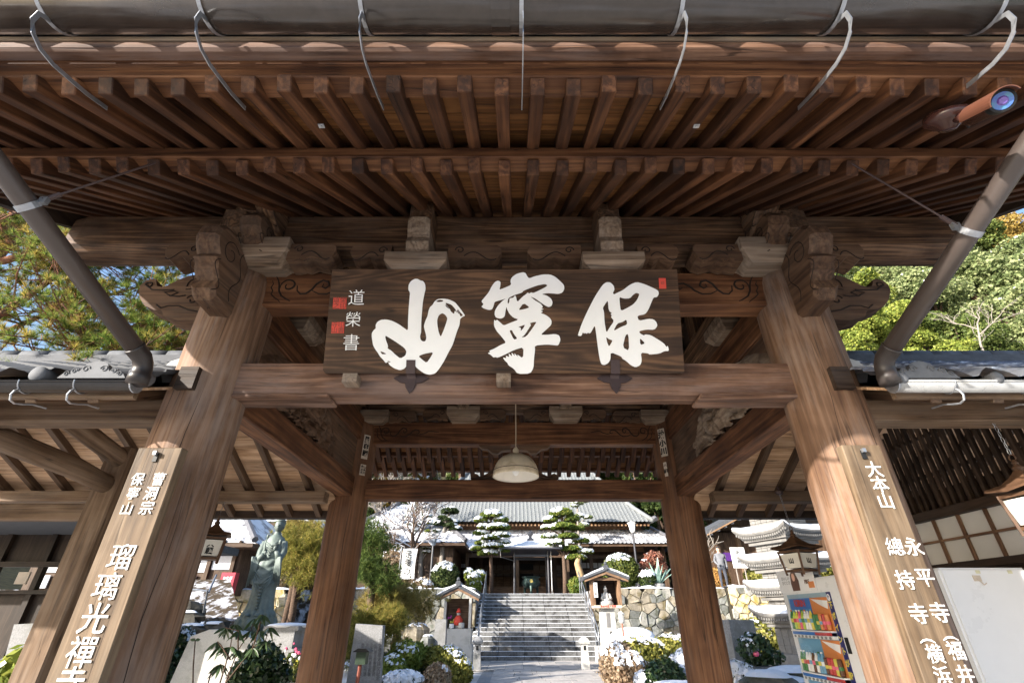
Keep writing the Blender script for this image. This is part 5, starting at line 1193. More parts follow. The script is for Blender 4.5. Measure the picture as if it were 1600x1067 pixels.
for pts, r in mains:
    r *= .7; P3 = [pp(*p) for p in pts]
    Q = []
    for a, b in zip(P3[:-1], P3[1:]):
        for k in range(4): Q.append(a.lerp(b, k/4)+Vector((rng.uniform(-1, 1), rng.uniform(-1, 1), rng.uniform(-1, 1)))*r*.35)
    Q.append(P3[-1]); n = len(Q); m = MB(); m.tube(Q, [r*(1-.62*i/n)*(1+rng.uniform(-.08, .08)) for i in range(n)], 9); br = m.build('branch', M_BARKR, PT, axis=P3[-1]-P3[0], smooth=True)
    tw = MB(); k = int(len(Q)*3.5)
    for q in range(k):
        s = Q[rng.randrange(2, n)]; d = Vector((rng.uniform(-1, 1), rng.uniform(-1, 1), rng.uniform(-.5, .9))).normalized(); ln = rng.uniform(.25, .78)
        a = s+d*ln*.45+Vector((0, 0, rng.uniform(-.05, .05))); b = a+(d+Vector((rng.uniform(-.6, .6), rng.uniform(-.6, .6), rng.uniform(-.3, .5)))).normalized()*ln*.55
        tw.tube([s, a, b], [.012, .008, .0035], 5)
        for t in range(5):
            e = a.lerp(b, rng.uniform(.0, 1.0))+Vector((rng.uniform(-1, 1), rng.uniform(-1, 1), rng.uniform(-.3, .8)))*.12; tw.tube([a.lerp(b, rng.uniform(0, .8)), e], [.004, .002], 4, cap=False); ends.append((e, d))
        ends.append((b, d))
    tw.build('twigs', M_BARKR, br, kind='stuff')
C = np.array([tuple(e[0]) for e in ends]); D = np.array([tuple(e[1]) for e in ends])*.5+np.array([0, 0, .7])
warm = NG.random(len(C)) < .28
for mask, mt in ((~warm, L_PINE), (warm, L_PINE2)):
    o = link(bpy.data.objects.new('needles', needle_mesh('needles', C[mask], D[mask], 52, .10, .0027, mt, .75))); put(o, Matrix.Identity(4), PT); o['kind'] = 'stuff'
m = MB(); m.tube([(-8.0, 5.4, 0), (-7.8, 5.3, 2.0), (-8.1, 5.2, 4.2), (-7.6, 5.3, 6.0), (-7.2, 5.2, 7.0)], [.34, .3, .25, .19, .1], 14); m.build('trunk', M_BARKR, PT, axis=(0, 0, 1), smooth=True)
for a, b in (((-8.1, 5.2, 4.3), mains[0][0][0]), ((-8.0, 5.25, 4.6), mains[1][0][0]), ((-8.0, 5.25, 3.9), mains[2][0][0]), ((-7.95, 5.3, 3.4), mains[3][0][0])):
    m = MB(); e = pp(*b); m.tube([a, Vector(a).lerp(e, .5)+Vector((0, 0, .15)), e], [.11, .09, .07], 10); m.build('branch', M_BARKR, PT, smooth=True)
# bare pale tree on the right hillside
def bare_tree(label, base, top, r, mat, seed, spread=.5, levels=4, group=None, kids_=4, snow=False, loc=None):
    base, top = Vector(base), Vector(top); T = thing('bare_tree', label, 'tree', tuple(base), group); rng = random.Random(seed); m = MB(); sn = MB()
    def rec(a, b, r, lv):
        mid = a.lerp(b, .5)+Vector((rng.uniform(-1, 1), rng.uniform(-1, 1), rng.uniform(-.5, .5)))*(b-a).length*.09
        m.tube([a, mid, b], [r, r*.8, r*.6], 6 if lv > 1 else 4, cap=False)
        if snow and lv < levels: sn.tube([a+Vector((0, 0, r*.9)), mid+Vector((0, 0, r*.8)), b+Vector((0, 0, r*.6))], [r*.7, r*.6, r*.5], 4, cap=False)
        if lv == 0: return
        for k in range(kids_):
            t = rng.uniform(.35, 1) if k else 1; s = a.lerp(mid, t*2) if t < .5 else mid.lerp(b, t*2-1); d = (b-a).normalized()
            v = (d+Vector((rng.uniform(-1, 1), rng.uniform(-1, 1), rng.uniform(-.6, .9)))*spread*1.6).normalized(); rec(s, s+v*(b-a).length*rng.uniform(.5, .75), r*.55, lv-1)
    rec(base, top, r, levels); o = m.build('branches', mat, T)
    if snow: s = sn.build('snow', M_SNOW, T)
    return T
M_PALEB = plain('pale_bark', (.26, .23, .20), .85, .1, var=.2, scale=20)
bare_tree('leafless pale tree in front of the hillside wood above the shade-tinted tiled roof', P(1545, 570, 12.5), P(1527, 505, 12.5), .035, M_PALEB, 3, .55, 3)
bare_tree('leafless grey cherry tree against dark wood left of the hall', P(603, 880, 32), P(595, 800, 32), .16, M_PALEB, 9, .6, 4, kids_=5)
bare_tree('dark leafless tree dusted with snow beside the white banner', P(645, 918, 26), P(643, 830, 26), .13, M_BARK, 15, .65, 4, kids_=5, snow=True)
# ================================================================== MAIN HALL
HX, TZ = 1.32, 2.5
H = thing('main_hall', 'wide timber main hall with pale tiled hip roof and snowy lower eaves above the stairs', 'temple hall', (HX, 40, TZ))
M_HT = plain('hall_roof_tile', (.19, .20, .20), .5, .35, var=.12, scale=8, bump=.1); M_HT2 = plain('lower_roof_tile', (.11, .11, .12), .5, .35, var=.2, scale=10, bump=.1)
M_SNT = plain('snow_covered_tile', (.80, .82, .86), .55, .3, var=.06, scale=6, bump=.5, dirt=(.22, .22, .24), dscale=1.6, bd=.03); M_SNT2 = plain('half_snowy_tile', (.24, .24, .25), .55, .3, var=.06, scale=6, bump=.3, dirt=(.80, .82, .86), dscale=1.3, bd=.03)
M_HTD = M_HT
def taproof(parent, rows, mat, pitch=.28, n=4, amp=.05, course=.34, name='roof_tiles'):
    """rows: (y, z, xmin, xmax); corrugated sheet clipped to the limits, stepped at each course"""
    m = MB(); R_ = []
    for (y0, z0, a0, b0), (y1, z1, a1, b1) in zip(rows[:-1], rows[1:]):
        L = math.hypot(y1-y0, z1-z0); k = max(1, int(round(L/course)))
        for q in range(k):
            for t, e in ((q/k, .045), ((q+1)/k, .0)): R_.append((y0+(y1-y0)*t, z0+(z1-z0)*t+e, a0+(a1-a0)*t, b0+(b1-b0)*t))
    xa = min(r[2] for r in R_); xb = max(r[3] for r in R_); nx = int((xb-xa)/pitch)*n; xs = [xa+(xb-xa)*i/nx for i in range(nx+1)]
    for y, z, a, b in R_:
        for i, x in enumerate(xs):
            t = (i % n)/n; cl = min(max(x, a), b); m.v.append((cl, y, z+(amp if i % n == 0 else (.012 if i % n in (1, 3) else 0)) + .0))
    W = nx+1
    for r in range(len(R_)-1):
        for i in range(nx):
            q = (r*W+i, r*W+i+1, (r+1)*W+i+1, (r+1)*W+i)
            if abs(m.v[q[0]][0]-m.v[q[1]][0])+abs(m.v[q[2]][0]-m.v[q[3]][0]) > .01: m.f.append(q); m.m.append(0)
    return m.build(name, mat, parent, kind='stuff')
rows = [(35.3, 7.22, HX-8.35, HX+8.35), (37, 8.35, HX-7.6, HX+7.6), (39.2, 10.0, HX-6.6, HX+6.6), (42.8, 12.95, HX-5.1, HX+5.1)]
taproof(H, rows, M_HT)
for s in (-1, 1):
    m = MB(); m.tube([(HX+s*8.4, 35.2, 7.32), (HX+s*7.65, 37, 8.45), (HX+s*6.65, 39.2, 10.1), (HX+s*5.15, 42.8, 13.05)], .15, 8); m.build('hip_ridge', M_HT, H, smooth=True)
    m = MB(); m.tube([(HX+s*8.38, 35.35, 7.45), (HX+s*8.5, 35.1, 7.5), (HX+s*8.52, 34.95, 7.35)], .15, 8); m.build('ridge_end_tile', M_HT2, H)
    m = MB(); q = [(HX+s*8.35, 35.3, 7.2), (HX+s*8.35, 50, 7.2), (HX+s*5.1, 42.9, 12.95)]; m.add(q, [(0, 1, 2) if s > 0 else (0, 2, 1)]); m.build('side_slope', M_HT, H)
m = MB(); m.add([(HX-8.35, 50, 7.2), (HX+8.35, 50, 7.2), (HX+5.1, 42.9, 12.95), (HX-5.1, 42.9, 12.95)], [(0, 3, 2, 1)]); m.build('rear_slope', M_HT, H)
m = MB(); m.box(HX-5.4, HX+5.4, 42.6, 43.1, 12.9, 13.6); m.tube([(HX-5.4, 42.85, 13.65), (HX+5.4, 42.85, 13.65)], .18, 8); m.build('main_ridge', M_HT2, H)
# upper eave rafters
M_EAV = wood('hall_eave_wood', (.16, .085, .045), (.30, .18, .10), (.40, .26, .16)); W_HALL = wood('hall_wood', (.035, .020, .012), (.075, .045, .028), (.13, .085, .055)); W_HPAN = wood('hall_panel', (.10, .05, .025), (.20, .11, .06), (.30, .18, .11))
for i in range(62): x = HX-8.1+i*.2655; beam('eave_rafter', (x, 35.42, 7.05), (x, 37.0, 7.36), .09, .11, M_EAV, H, b=0)
m = MB(); m.box(HX-7.9, HX+7.9, 36.9, 37.1, 5.5, 7.5); m.build('upper_wall', M_EAV, H, axis=(1, 0, 0))
m = MB(); m.add([(HX-8.2, 35.45, 7.17), (HX+8.2, 35.45, 7.17), (HX+8.2, 37.1, 7.5), (HX-8.2, 37.1, 7.5)], [(0, 1, 2, 3)]); m.build('soffit', M_EAV, H, axis=(1, 0, 0))
# lower roof
def lowrows(a, b, a2, b2): return [(34.6, 5.72, a, b), (36.9, 6.95, a2, b2)]
taproof(H, lowrows(HX-12.0, HX+3.9, HX-11.4, HX+3.9), M_SNT, amp=.03); taproof(H, lowrows(HX+3.9, HX+9.7, HX+3.9, HX+8.6), M_SNT2, amp=.06)
m = MB(); m.tube([(HX+9.7, 34.6, 5.85), (HX+8.6, 36.9, 7.1)], .13, 8); m.build('hip_ridge', M_HT2, H)
m = MB(); m.ball((HX+9.62, 34.9, 6.15), (.2, .2, .2)); m.build('ridge_end_tile', M_HT2, H)
m = MB(); m.box(HX-12, HX+9.6, 34.6, 34.68, 5.58, 5.70); m.build('eave_board', W_HALL, H, axis=(1, 0, 0))
m = MB(); m.add([(HX-12, 34.68, 5.66), (HX+9.6, 34.68, 5.66), (HX+9.6, 37, 6.6), (HX-12, 37, 6.6)], [(0, 1, 2, 3)]); m.build('soffit', W_HALL, H, axis=(1, 0, 0))
for i in range(70): x = HX-11.8+i*.305; beam('eave_rafter', (x, 34.72, 5.60), (x, 37, 6.5), .08, .09, W_HALL, H, b=0)
# porch roof (snowy) in front of the entrance
taproof(H, [(32.6, 5.18, HX-4.6, HX+2.2), (34.9, 5.86, HX-4.6, HX+2.2)], M_SNT, amp=.02)
m = MB(); m.box(HX-4.6, HX+2.2, 32.62, 32.7, 5.05, 5.16); m.build('eave_board', W_HALL, H, axis=(1, 0, 0))
m = MB(); m.box(HX-11.5, HX+9.2, 38.0, 38.2, TZ, 6.7); m.build('wall', W_HALL, H, axis=(0, 0, 1))
for k in range(9):
    x = HX-11.2+k*2.53; beam('column', (x, 36.2, TZ), (x, 36.2, 6.4), .24, .24, W_HALL, H, up=(0, 1, 0)); beam('column', (x, 37.95, TZ), (x, 37.95, 6.4), .2, .2, W_HALL, H, up=(0, 1, 0))
for x in (HX-4.3, HX-1.15, HX+2.0):
    beam('porch_column', (x, 32.9, TZ+.1), (x, 32.9, 5.1), .20, .20, W_SIDE if x < HX-1 else W_HALL, H, up=(0, 1, 0)); m = MB(); m.lathe([(.24, 0), (.22, .12), (.16, .16)], (x, 32.9, TZ), 10); m.build('column_base', M_STONEL, H)
for z in (4.15, 5.1): beam('lintel', (HX-11.4, 36.2, z), (HX+9.2, 36.2, z), .16, .22, W_HALL, H, b=0)
beam('lintel', (HX-4.4, 32.9, 4.85), (HX+2.1, 32.9, 4.85), .16, .24, W_HALL, H, b=0)
m = MB(); m.box(HX-11.4, HX+9.2, 35.6, 38, TZ, TZ+.65); m.build('veranda', W_HALL, H, axis=(1, 0, 0))
for i in range(5): m = MB(); m.box(HX-3.6, HX+1.2, 33.6+i*.36, 33.6+(i+1)*.36+.1, TZ+.02, TZ+.14*(i+1)); m.build('wooden_step', W_HPAN, H, axis=(1, 0, 0))
for i in range(12):
    x = HX-4.2+i*.52
    if abs(x+.26-(XC-.05)) < .55: continue
    m = MB(); m.box(x+.02, x+.50, 37.86, 37.93, TZ+.7, TZ+1.45); m.build('door_panel', W_HPAN, H, axis=(1, 0, 0)); m = MB(); m.box(x+.03, x+.49, 37.88, 37.93, TZ+1.5, TZ+2.2); m.build('lattice_panel', plain('smoky_lattice', (.16, .12, .09), .5), H)
M_WPAN = plain('white_window_paper', (.62, .63, .66), .6, var=.06)
rng = random.Random(2)
for i in range(15):
    x = HX+3.1+i*.40
    m = MB(); m.box(x+.02, x+.36, 37.84, 37.90, 4.52, 4.86); m.build('window_pane', M_WPAN, H)
for i in range(6):
    x = HX+3.5+i*.82
    for z in (3.05, 3.45):
        m = MB(); m.box(x+.03, x+.78, 37.84, 37.90, z, z+.36); m.build('window_pane', M_WPAN if i % 3 else plain('dark_glass', (.04, .05, .06), .1), H)
for i in range(12): x = HX-10.8+i*.5; m = MB(); m.box(x, x+.42, 37.84, 37.9, 4.55, 4.80 if i % 3 else 4.7); m.build('window_pane', M_WPAN, H)
for i in range(4): x = HX-11.0+i*1.0; m = MB(); m.box(x, x+.9, 37.84, 37.9, TZ+.7, TZ+1.5); m.build('door_panel', W_HPAN, H, axis=(1, 0, 0))
m = MB(); m.box(XC-.55, XC+.45, 37.80, 37.86, TZ+.7, TZ+2.3); m.build('dark_entrance', M_BLACK, H)
# ---- incense pavilion
pc = Vector((P(829, 860, 29.8).x, 29.8, TZ))
IP = thing('incense_pavilion', 'small square pavilion with snowy roof and iron finial at the head of the stairs', 'pavilion', tuple(pc))
M_DKMET = plain('dark_painted_metal', (.045, .045, .055), .4, .5, bump=0)
hw = 1.72; ez = 4.78; az = 5.32
m = MB(); n = 4
rings = [(hw, ez), (hw*.62, ez+.16), (hw*.3, ez+.36), (.12, az)]
for r, z in rings:
    for a, b in ((-1, -1), (1, -1), (1, 1), (-1, 1)): m.v.append((pc.x+a*r, pc.y+b*r, z))
for i in range(3):
    for j in range(4): m.f.append((i*4+j, i*4+(j+1) % 4, (i+1)*4+(j+1) % 4, (i+1)*4+j)); m.m.append(0)
m.build('snowy_roof', M_SNOW, IP)
m = MB(); m.box(pc.x-hw+.01, pc.x+hw-.01, pc.y-hw+.01, pc.y+hw-.01, ez-.09, ez-.003); m.build('eave_frame', M_DKMET, IP)
m = MB(); m.lathe([(.2, 0), (.2, .1), (.09, .16), (.07, .24), (.13, .30), (.155, .38), (.13, .47), (.05, .54), (.01, .58)], (pc.x, pc.y, az-.02), 14); m.build('finial', plain('finial_grey', (.18, .17, .17), .6), IP, smooth=True)
for a in (-1, 1):
    for b in (-1, 1): m = MB(); m.tube([(pc.x+a*.93, pc.y+b*.93, TZ), (pc.x+a*.93, pc.y+b*.93, ez-.09)], .055, 8); m.build('post', M_DKMET, IP)
for b in (-1, 1): beam('lintel', (pc.x-1.0, pc.y+b*.93, ez-.35), (pc.x+1.0, pc.y+b*.93, ez-.35), .07, .12, M_DKMET, IP, b=0)
m = MB(); m.tube([(pc.x-hw, pc.y-hw, ez-.1), (pc.x-hw+.05, pc.y-hw, ez-.5), (pc.x-.93, pc.y-.93, ez-.62)], .02, 6); m.tube([(pc.x+1.1, pc.y-.95, TZ), (pc.x+1.1, pc.y-.95, ez-.1)], .025, 6); m.build('drain_pipe', M_GALV, IP)
CN = thing('incense_burner', 'squat green bronze incense burner with round gold crest under the small pavilion', 'incense burner', (pc.x, pc.y, TZ)); M_BRZD = plain('dark_bronze', (.03, .055, .05), .4, .5, metal=.5, var=.3)
m = MB(); m.lathe([(.25, .35), (.42, .42), (.52, .58), (.50, .72), (.42, .82), (.48, .88), (.54, .90), (.52, .93), (.44, .92), (.4, .8)], (pc.x, pc.y, TZ), 20); m.build('bowl', M_BRZD, CN, smooth=True)
for k in range(3): a = k*2.09+.5; m = MB(); m.tube([(pc.x+.36*math.cos(a), pc.y+.36*math.sin(a), TZ+.45), (pc.x+.42*math.cos(a), pc.y+.42*math.sin(a), TZ+.2), (pc.x+.36*math.cos(a), pc.y+.36*math.sin(a), TZ)], [.1, .06, .07], 8); m.build('leg', M_BRZD, CN)
m = MB(); m.lathe([(.09, 0), (.09, .02)], (0, 0, 0), 14); m.v = [(pc.x+a, pc.y-.50-z, TZ+.70+b) for a, b, z in m.v]; m.build('crest', plain('gold', (.75, .55, .15), .3, .5, metal=.6), CN)

# ================================================================== SMALL SHRINES beside the stairs
W_SHR = wood('shrine_wood', (.10, .055, .030), (.20, .12, .07), (.32, .21, .14))
def shrine_roof(T, c, hw, hd, z, rise):
    for s in (-1, 1):
        for k in range(7):
            y = c.y-hd+2*hd*(k+.5)/7; m = MB(); m.tube([(c.x, y, z+rise), (c.x+s*hw*.5, y, z+rise*.52), (c.x+s*hw, y, z+.0)], hd/7*.95, 7); m.build('tile_row', M_TILE, T)
        m = MB(); m.prism([(0, rise+.055), (s*hw*.5, rise*.52+.05), (s*hw*.98, .05), (s*hw*.98, .085), (s*hw*.5, rise*.52+.11), (0, rise+.10)][::s], (c.x, c.y-hd*.96, z), (1, 0, 0), (0, 0, 1), (0, hd*1.9, 0)); m.build('snow', M_SNOW, T)
        m = MB(); m.prism([(0, rise-.05), (s*hw*.95, -.05), (s*hw*.95, -.13), (0, rise-.16)][::-s], (c.x, c.y-hd*.9, z), (1, 0, 0), (0, 0, 1), (0, .05, 0)); m.build('bargeboard', W_SHR, T, axis=(1, 0, 0))
    m = MB(); m.box(c.x-.07, c.x+.07, c.y-hd, c.y+hd, z+rise, z+rise+.14); m.build('ridge', M_TILE, T)
    m = MB(); m.tube([(c.x, c.y-hd-.03, z+rise+.08), (c.x, c.y-hd+.03, z+rise+.08)], .10, 12); m.lathe([(.03, .16), (.07, .2), (.03, .28)], (c.x, c.y-hd, z+rise), 8); m.build('ogre_tile', M_TILE, T)
# left: jizo figures
c = Vector((P(714, 1000, 20.5).x, 20.5, 0)); T = thing('jizo_shrine', 'small tiled wooden shrine on granite plinth left of the stairs holding red bibbed figure', 'shrine', tuple(c), 'small shrines beside the stairs')
m = MB(); m.box(c.x-.58, c.x+.58, 20.1, 21.0, 0, .62); m.box(c.x-.52, c.x+.52, 20.15, 20.95, .62, 1.12); m.build('plinth', M_STONEL, T)
for s in (-1, 1): beam('post', (c.x+s*.46, 20.2, 1.12), (c.x+s*.46, 20.2, 2.10), .09, .09, M_STONEL, T, up=(0, 1, 0), b=0); m = MB(); m.box(c.x+s*.46-.03, c.x+s*.46+.03, 20.25, 20.95, 1.12, 2.1); m.build('side_wall', W_SHR, T, axis=(0, 0, 1))
m = MB(); m.box(c.x-.48, c.x+.48, 20.9, 20.95, 1.12, 2.1); m.build('back_wall', W_SHR, T, axis=(1, 0, 0)); shrine_roof(T, c+Vector((0, .05, 0)), .82, .62, 2.12, .38)
for dx, red in ((.02, True),):
    J = thing('jizo_statue', 'small stone figure in red cap and red bib inside the left shrine', 'statue', (c.x+dx, 20.4, 1.12))
    m = MB(); m.lathe([(.13, 0), (.12, .12), (.10, .3), (.06, .40)], (c.x+dx, 20.4, 1.12), 12); m.ball((c.x+dx, 20.4, 1.60), (.075, .075, .09)); m.build('figure', M_STONEL, J, smooth=True)
    m = MB(); m.lathe([(.06, .42), (.16, .30), (.17, .12), (.12, .10)], (c.x+dx, 20.385, 1.12), 12); m.build('bib', M_RED, J, smooth=True); m = MB(); m.lathe([(.09, .50), (.085, .55), (.03, .64), (.005, .66)], (c.x+dx, 20.4, 1.12), 10); m.build('cap', M_RED, J, smooth=True)
for dx, sz, mt, lb in ((-.2, .09, M_WHITE, 'white offering cup left of the red bibbed figure'), (.16, .11, M_STONEL, 'pale stone vase right of the red bibbed figure')):
    m = MB(); m.lathe([(sz*.6, 0), (sz, .03), (sz, sz*1.6), (sz*.8, sz*1.7)], (c.x+dx, 20.25, 1.12), 10); tag(m.build('offering_cup', mt, None), lb, 'offering cup')
for dx, z, mt, lb in ((-.30, 1.48, col('flower_magenta', (.6, .05, .35)), 'magenta flowers at the left inside of the small shrine'), (-.2, 1.35, CY, 'yellow flowers beside the red bibbed figure')):
    m = MB(); rng = random.Random(4)
    for q in range(7): m.ball((c.x+dx+rng.uniform(-.06, .06), 20.35+rng.uniform(-.04, .04), z+rng.uniform(-.06, .06)), .03, 6, 4)
    T2 = thing('flower_bunch', lb, 'flowers', (c.x+dx, 20.35, 1.12)); m.build('blossom', mt, T2, kind='stuff'); m = MB(); m.tube([(c.x+dx, 20.35, 1.12), (c.x+dx, 20.35, z)], .02, 5); m.build('stem', L_BOX, T2)
# right: seated figure in a wooden box on a stone post
c = Vector((P(950, 980, 21.0).x, 21.0, 0)); T = thing('buddha_shrine', 'wooden box shrine on tall white stone post right of the stairs with seated figure inside', 'shrine', tuple(c), 'small shrines beside the stairs')
m = MB(); m.box(c.x-.5, c.x+.5, 20.6, 21.4, 0, .55); m.build('plinth', M_STONEL, T)
m = MB(); m.prism([(-.29, 0), (.29, 0), (.25, 1.22), (-.25, 1.22)], (c.x, 20.75, .55), (1, 0, 0), (0, 0, 1), (0, .5, 0)); m.build('stone_post', M_STONEL, T)
m = MB(); m.box(c.x-.07, c.x+.07, 20.742, 20.76, 1.15, 1.62); m.build('slot', plain('slot_shade_stone', (.17, .165, .16), .8), T)
glyphs('carved_character', '地\n蔵\n尊', .11, M_BLACK, Matrix.Translation((c.x+.06, 20.746, .86)) @ Matrix.Rotation(math.pi/2, 4, 'X'), T, .002)
zb0 = 1.78
m = MB(); m.box(c.x-.52, c.x+.52, 20.55, 21.3, zb0, zb0+.09); m.build('floor_board', M_PAPER, T); glyphs('red_writing', '南無地蔵大菩薩', .085, M_RED, Matrix.Translation((c.x, 20.547, zb0+.045)) @ Matrix.Rotation(math.pi/2, 4, 'X'), T, .001)
for s in (-1, 1): m = MB(); m.box(c.x+s*.50-.05, c.x+s*.50+.05, 20.6, 21.3, zb0+.09, zb0+1.0); m.build('side_wall', W_SHR, T, axis=(0, 0, 1))
m = MB(); m.box(c.x-.5, c.x+.5, 21.24, 21.3, zb0+.09, zb0+1.0); m.build('back_wall', W_DARK, T); m = MB(); m.box(c.x-.55, c.x+.55, 20.58, 20.66, zb0+.93, zb0+1.03); m.build('lintel', W_SHR, T, axis=(1, 0, 0))
m = MB(); m.box(c.x-.50, c.x-.36, 20.54, 20.56, zb0+.35, zb0+.85); lb = m.build('paper_sign', M_WHITE, T); glyphs('ink_character', '水\n子\n供\n養', .105, M_BLACK, Matrix.Translation((c.x-.43, 20.537, zb0+.60)) @ Matrix.Rotation(math.pi/2, 4, 'X'), lb, .001)
shrine_roof(T, c, .88, .62, zb0+1.0, .30)
J = thing('seated_statue', 'pale stone seated figure inside the wooden box shrine right of the stairs', 'statue', (c.x, 20.9, zb0+.09)); m = MB(); k = (c.x, 20.9, zb0+.09)
m.lathe([(.26, 0), (.27, .08), (.22, .15), (.13, .22), (.13, .34), (.10, .42), (.04, .46)], k, 16); m.ball((k[0], k[1], k[2]+.54), (.075, .075, .095)); m.ball((k[0], k[1], k[2]+.64), .035, 8, 5); m.tube([(k[0]-.13, k[1]-.02, k[2]+.38), (k[0]-.18, k[1]-.08, k[2]+.22), (k[0], k[1]-.2, k[2]+.17), (k[0]+.18, k[1]-.08, k[2]+.22), (k[0]+.13, k[1]-.02, k[2]+.38)], .05, 8); m.build('figure', M_STONEL, J, smooth=True)
# low stone lantern posts at the forecourt
for px, lab, mt in ((745, 'short dark granite post with peaked cap left of the path', M_STONE), (915, 'short pale granite post with peaked cap right of the path', M_STONEL)):
    p = P(px, 1043, 18.6); x = p.x; T = thing('stone_post', lab, 'stone post', (x, 18.6, 0), 'granite posts flanking the path')
    m = MB(); m.prism([(-.13, 0), (.13, 0), (.10, .70), (-.10, .70)], (x, 18.48, .02), (1, 0, 0), (0, 0, 1), (0, .24, 0)); m.build('shaft', mt, T); m = MB(); m.box(x-.04, x+.04, 18.475, 18.49, .55, .68); m.build('light_opening', M_BLACK, T)
    m = MB()
    for r, z in ((.16, .72), (.17, .78), (.12, .86), (.02, .93)):
        for a, b in ((-1, -1), (1, -1), (1, 1), (-1, 1)): m.v.append((x+a*r, 18.6+b*r, z+.01))
    for i in range(3):
        for j in range(4): m.f.append((i*4+j, i*4+(j+1) % 4, (i+1)*4+(j+1) % 4, (i+1)*4+j)); m.m.append(0)
    m.f.append((3, 2, 1, 0)); m.m.append(0); m.build('cap', mt, T)
# street lamps
for px, pyt, Y, lab, mt in ((987, 816, 28, 'tall lamp post with white glass shade right of the stairs', M_WHITE), (678, 836, 27.5, 'thin lamp post with dark lantern head left of the stairs', M_DKMET)):
    p = P(px, pyt, Y); T = thing('lamp_post', lab, 'lamp post', (p.x, Y, 2.55)); m = MB(); m.tube([(p.x, Y, 2.5), (p.x, Y, p.z-.42)], [.065, .05], 8); m.build('pole', M_DKMET, T)
    m = MB(); m.lathe([(.07, -.48), (.13, -.42), (.20, -.06), (.25, 0), (.14, .05), (.02, .08)], (p.x, Y, p.z-.05), 6); m.build('lantern_head', mt if mt is M_WHITE else plain('grey_glass', (.25, .28, .33), .2), T); m = MB(); m.lathe([(.26, -.005), (.27, .02), (.05, .1)], (p.x, Y, p.z-.04), 6); m.build('lantern_cap', M_DKMET if mt is not M_WHITE else M_STONEL, T)
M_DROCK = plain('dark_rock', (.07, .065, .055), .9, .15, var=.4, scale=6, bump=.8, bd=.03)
# ================================================================== BRONZE STATUE and its surroundings (left)
M_BRZ = plain('verdigris_bronze', (.17, .205, .185), .6, .4, metal=.15, var=.3, scale=6, bump=.25, dirt=(.10, .13, .115), dscale=3, bd=.01)
sx, sy, sz = -5.60, 12.0, 1.49
K = thing('bronze_statue', 'tall green bronze robed standing statue holding lotus bud on lotus pedestal at left', 'statue', (sx, sy, 0))
m = MB(); n = 96; prof = [  # z, rx, ry, dx
 (0, .36, .27, 0), (.06, .35, .27, 0), (.14, .30, .23, 0), (.3, .265, .21, .0), (.5, .25, .20, .0), (.62, .265, .20, -.01), (.64, .30, .22, -.02), (.8, .275, .20, -.02), (1.0, .265, .19, -.02), (1.15, .26, .18, -.01), (1.3, .235, .17, 0), (1.42, .24, .165, 0), (1.53, .235, .15, 0), (1.60, .19, .13, .01), (1.65, .12, .10, .01), (1.69, .075, .075, .015), (1.74, .07, .07, .015)]
P2 = []
for (za, ra, qa, da), (zb2, rb, qb, db) in zip(prof[:-1], prof[1:]):
    k = max(1, int((zb2-za)/.03))
    for q in range(k): t = q/k; P2.append((za+(zb2-za)*t, ra+(rb-ra)*t, qa+(qb-qa)*t, da+(db-da)*t))
prof = P2+[prof[-1]]
for z, rx, ry, dx in prof:
    for j in range(n):
        t = 2*math.pi*j/n; fr_ = max(0, math.cos(t+math.pi/2)); lo = max(0, 1-z/.62); mid_ = max(0, min(1, (z-.45)/.2))*max(0, min(1, (1.5-z)/.15))
        f = 1+lo*.13*(abs(math.sin(t*7+.4*math.sin(z*6)))**.7-.6)+mid_*(.05*math.sin(34*z+5.5*fr_*fr_-1.5*t)*(.35+fr_)+.06*(abs(math.sin(t*4.5+z))**.7-.6)); m.v.append((sx+dx+rx*f*math.cos(t), sy+ry*f*math.sin(t), sz+z))
for i in range(len(prof)-1):
    for j in range(n): j2 = (j+1) % n; m.f.append((i*n+j, i*n+j2, (i+1)*n+j2, (i+1)*n+j)); m.m.append(0)
m.ball((sx+.03, sy-.02, sz+1.87), (.105, .12, .145), 18, 12)
m.ball((sx+.05, sy-.13, sz+1.86), (.018, .025, .032), 8, 6)          # nose
for e in (-1, 1): m.ball((sx+.045+e*.04, sy-.12, sz+1.895), (.018, .008, .007), 8, 4); m.ball((sx+.03+e*.102, sy-.01, sz+1.85), (.014, .03, .06), 8, 6)
m.tube([(sx+.02, sy-.132, sz+1.815), (sx+.045, sy-.138, sz+1.811), (sx+.07, sy-.132, sz+1.815)], .007, 5)
# sleeves and forearms brought up to the chest
for s, hx, hz in ((-1, -.02, 1.28), (1, .13, 1.36)):
    m.tube([(sx+s*.21, sy, sz+1.52), (sx+s*.26, sy-.02, sz+1.30), (sx+s*.23, sy-.12, sz+1.12), (sx+hx+s*.07, sy-.24, sz+hz-.06)], [.08, .085, .08, .05], 12)
    m.ball((sx+hx+s*.02, sy-.26, sz+hz), (.035, .03, .06), 10, 6)
    for q in range(4): m.tube([(sx+hx+s*.02-.02+q*.013, sy-.275, sz+hz+.03), (sx+hx+s*.0-.02+q*.013, sy-.29, sz+hz+.075), (sx+hx-.015+q*.012, sy-.28, sz+hz+.105-.008*abs(q-1.5))], [.009, .0085, .006], 5)
    m.tube([(sx+hx+s*.045, sy-.27, sz+hz), (sx+hx+s*.05, sy-.29, sz+hz+.045)], [.011, .008], 5)
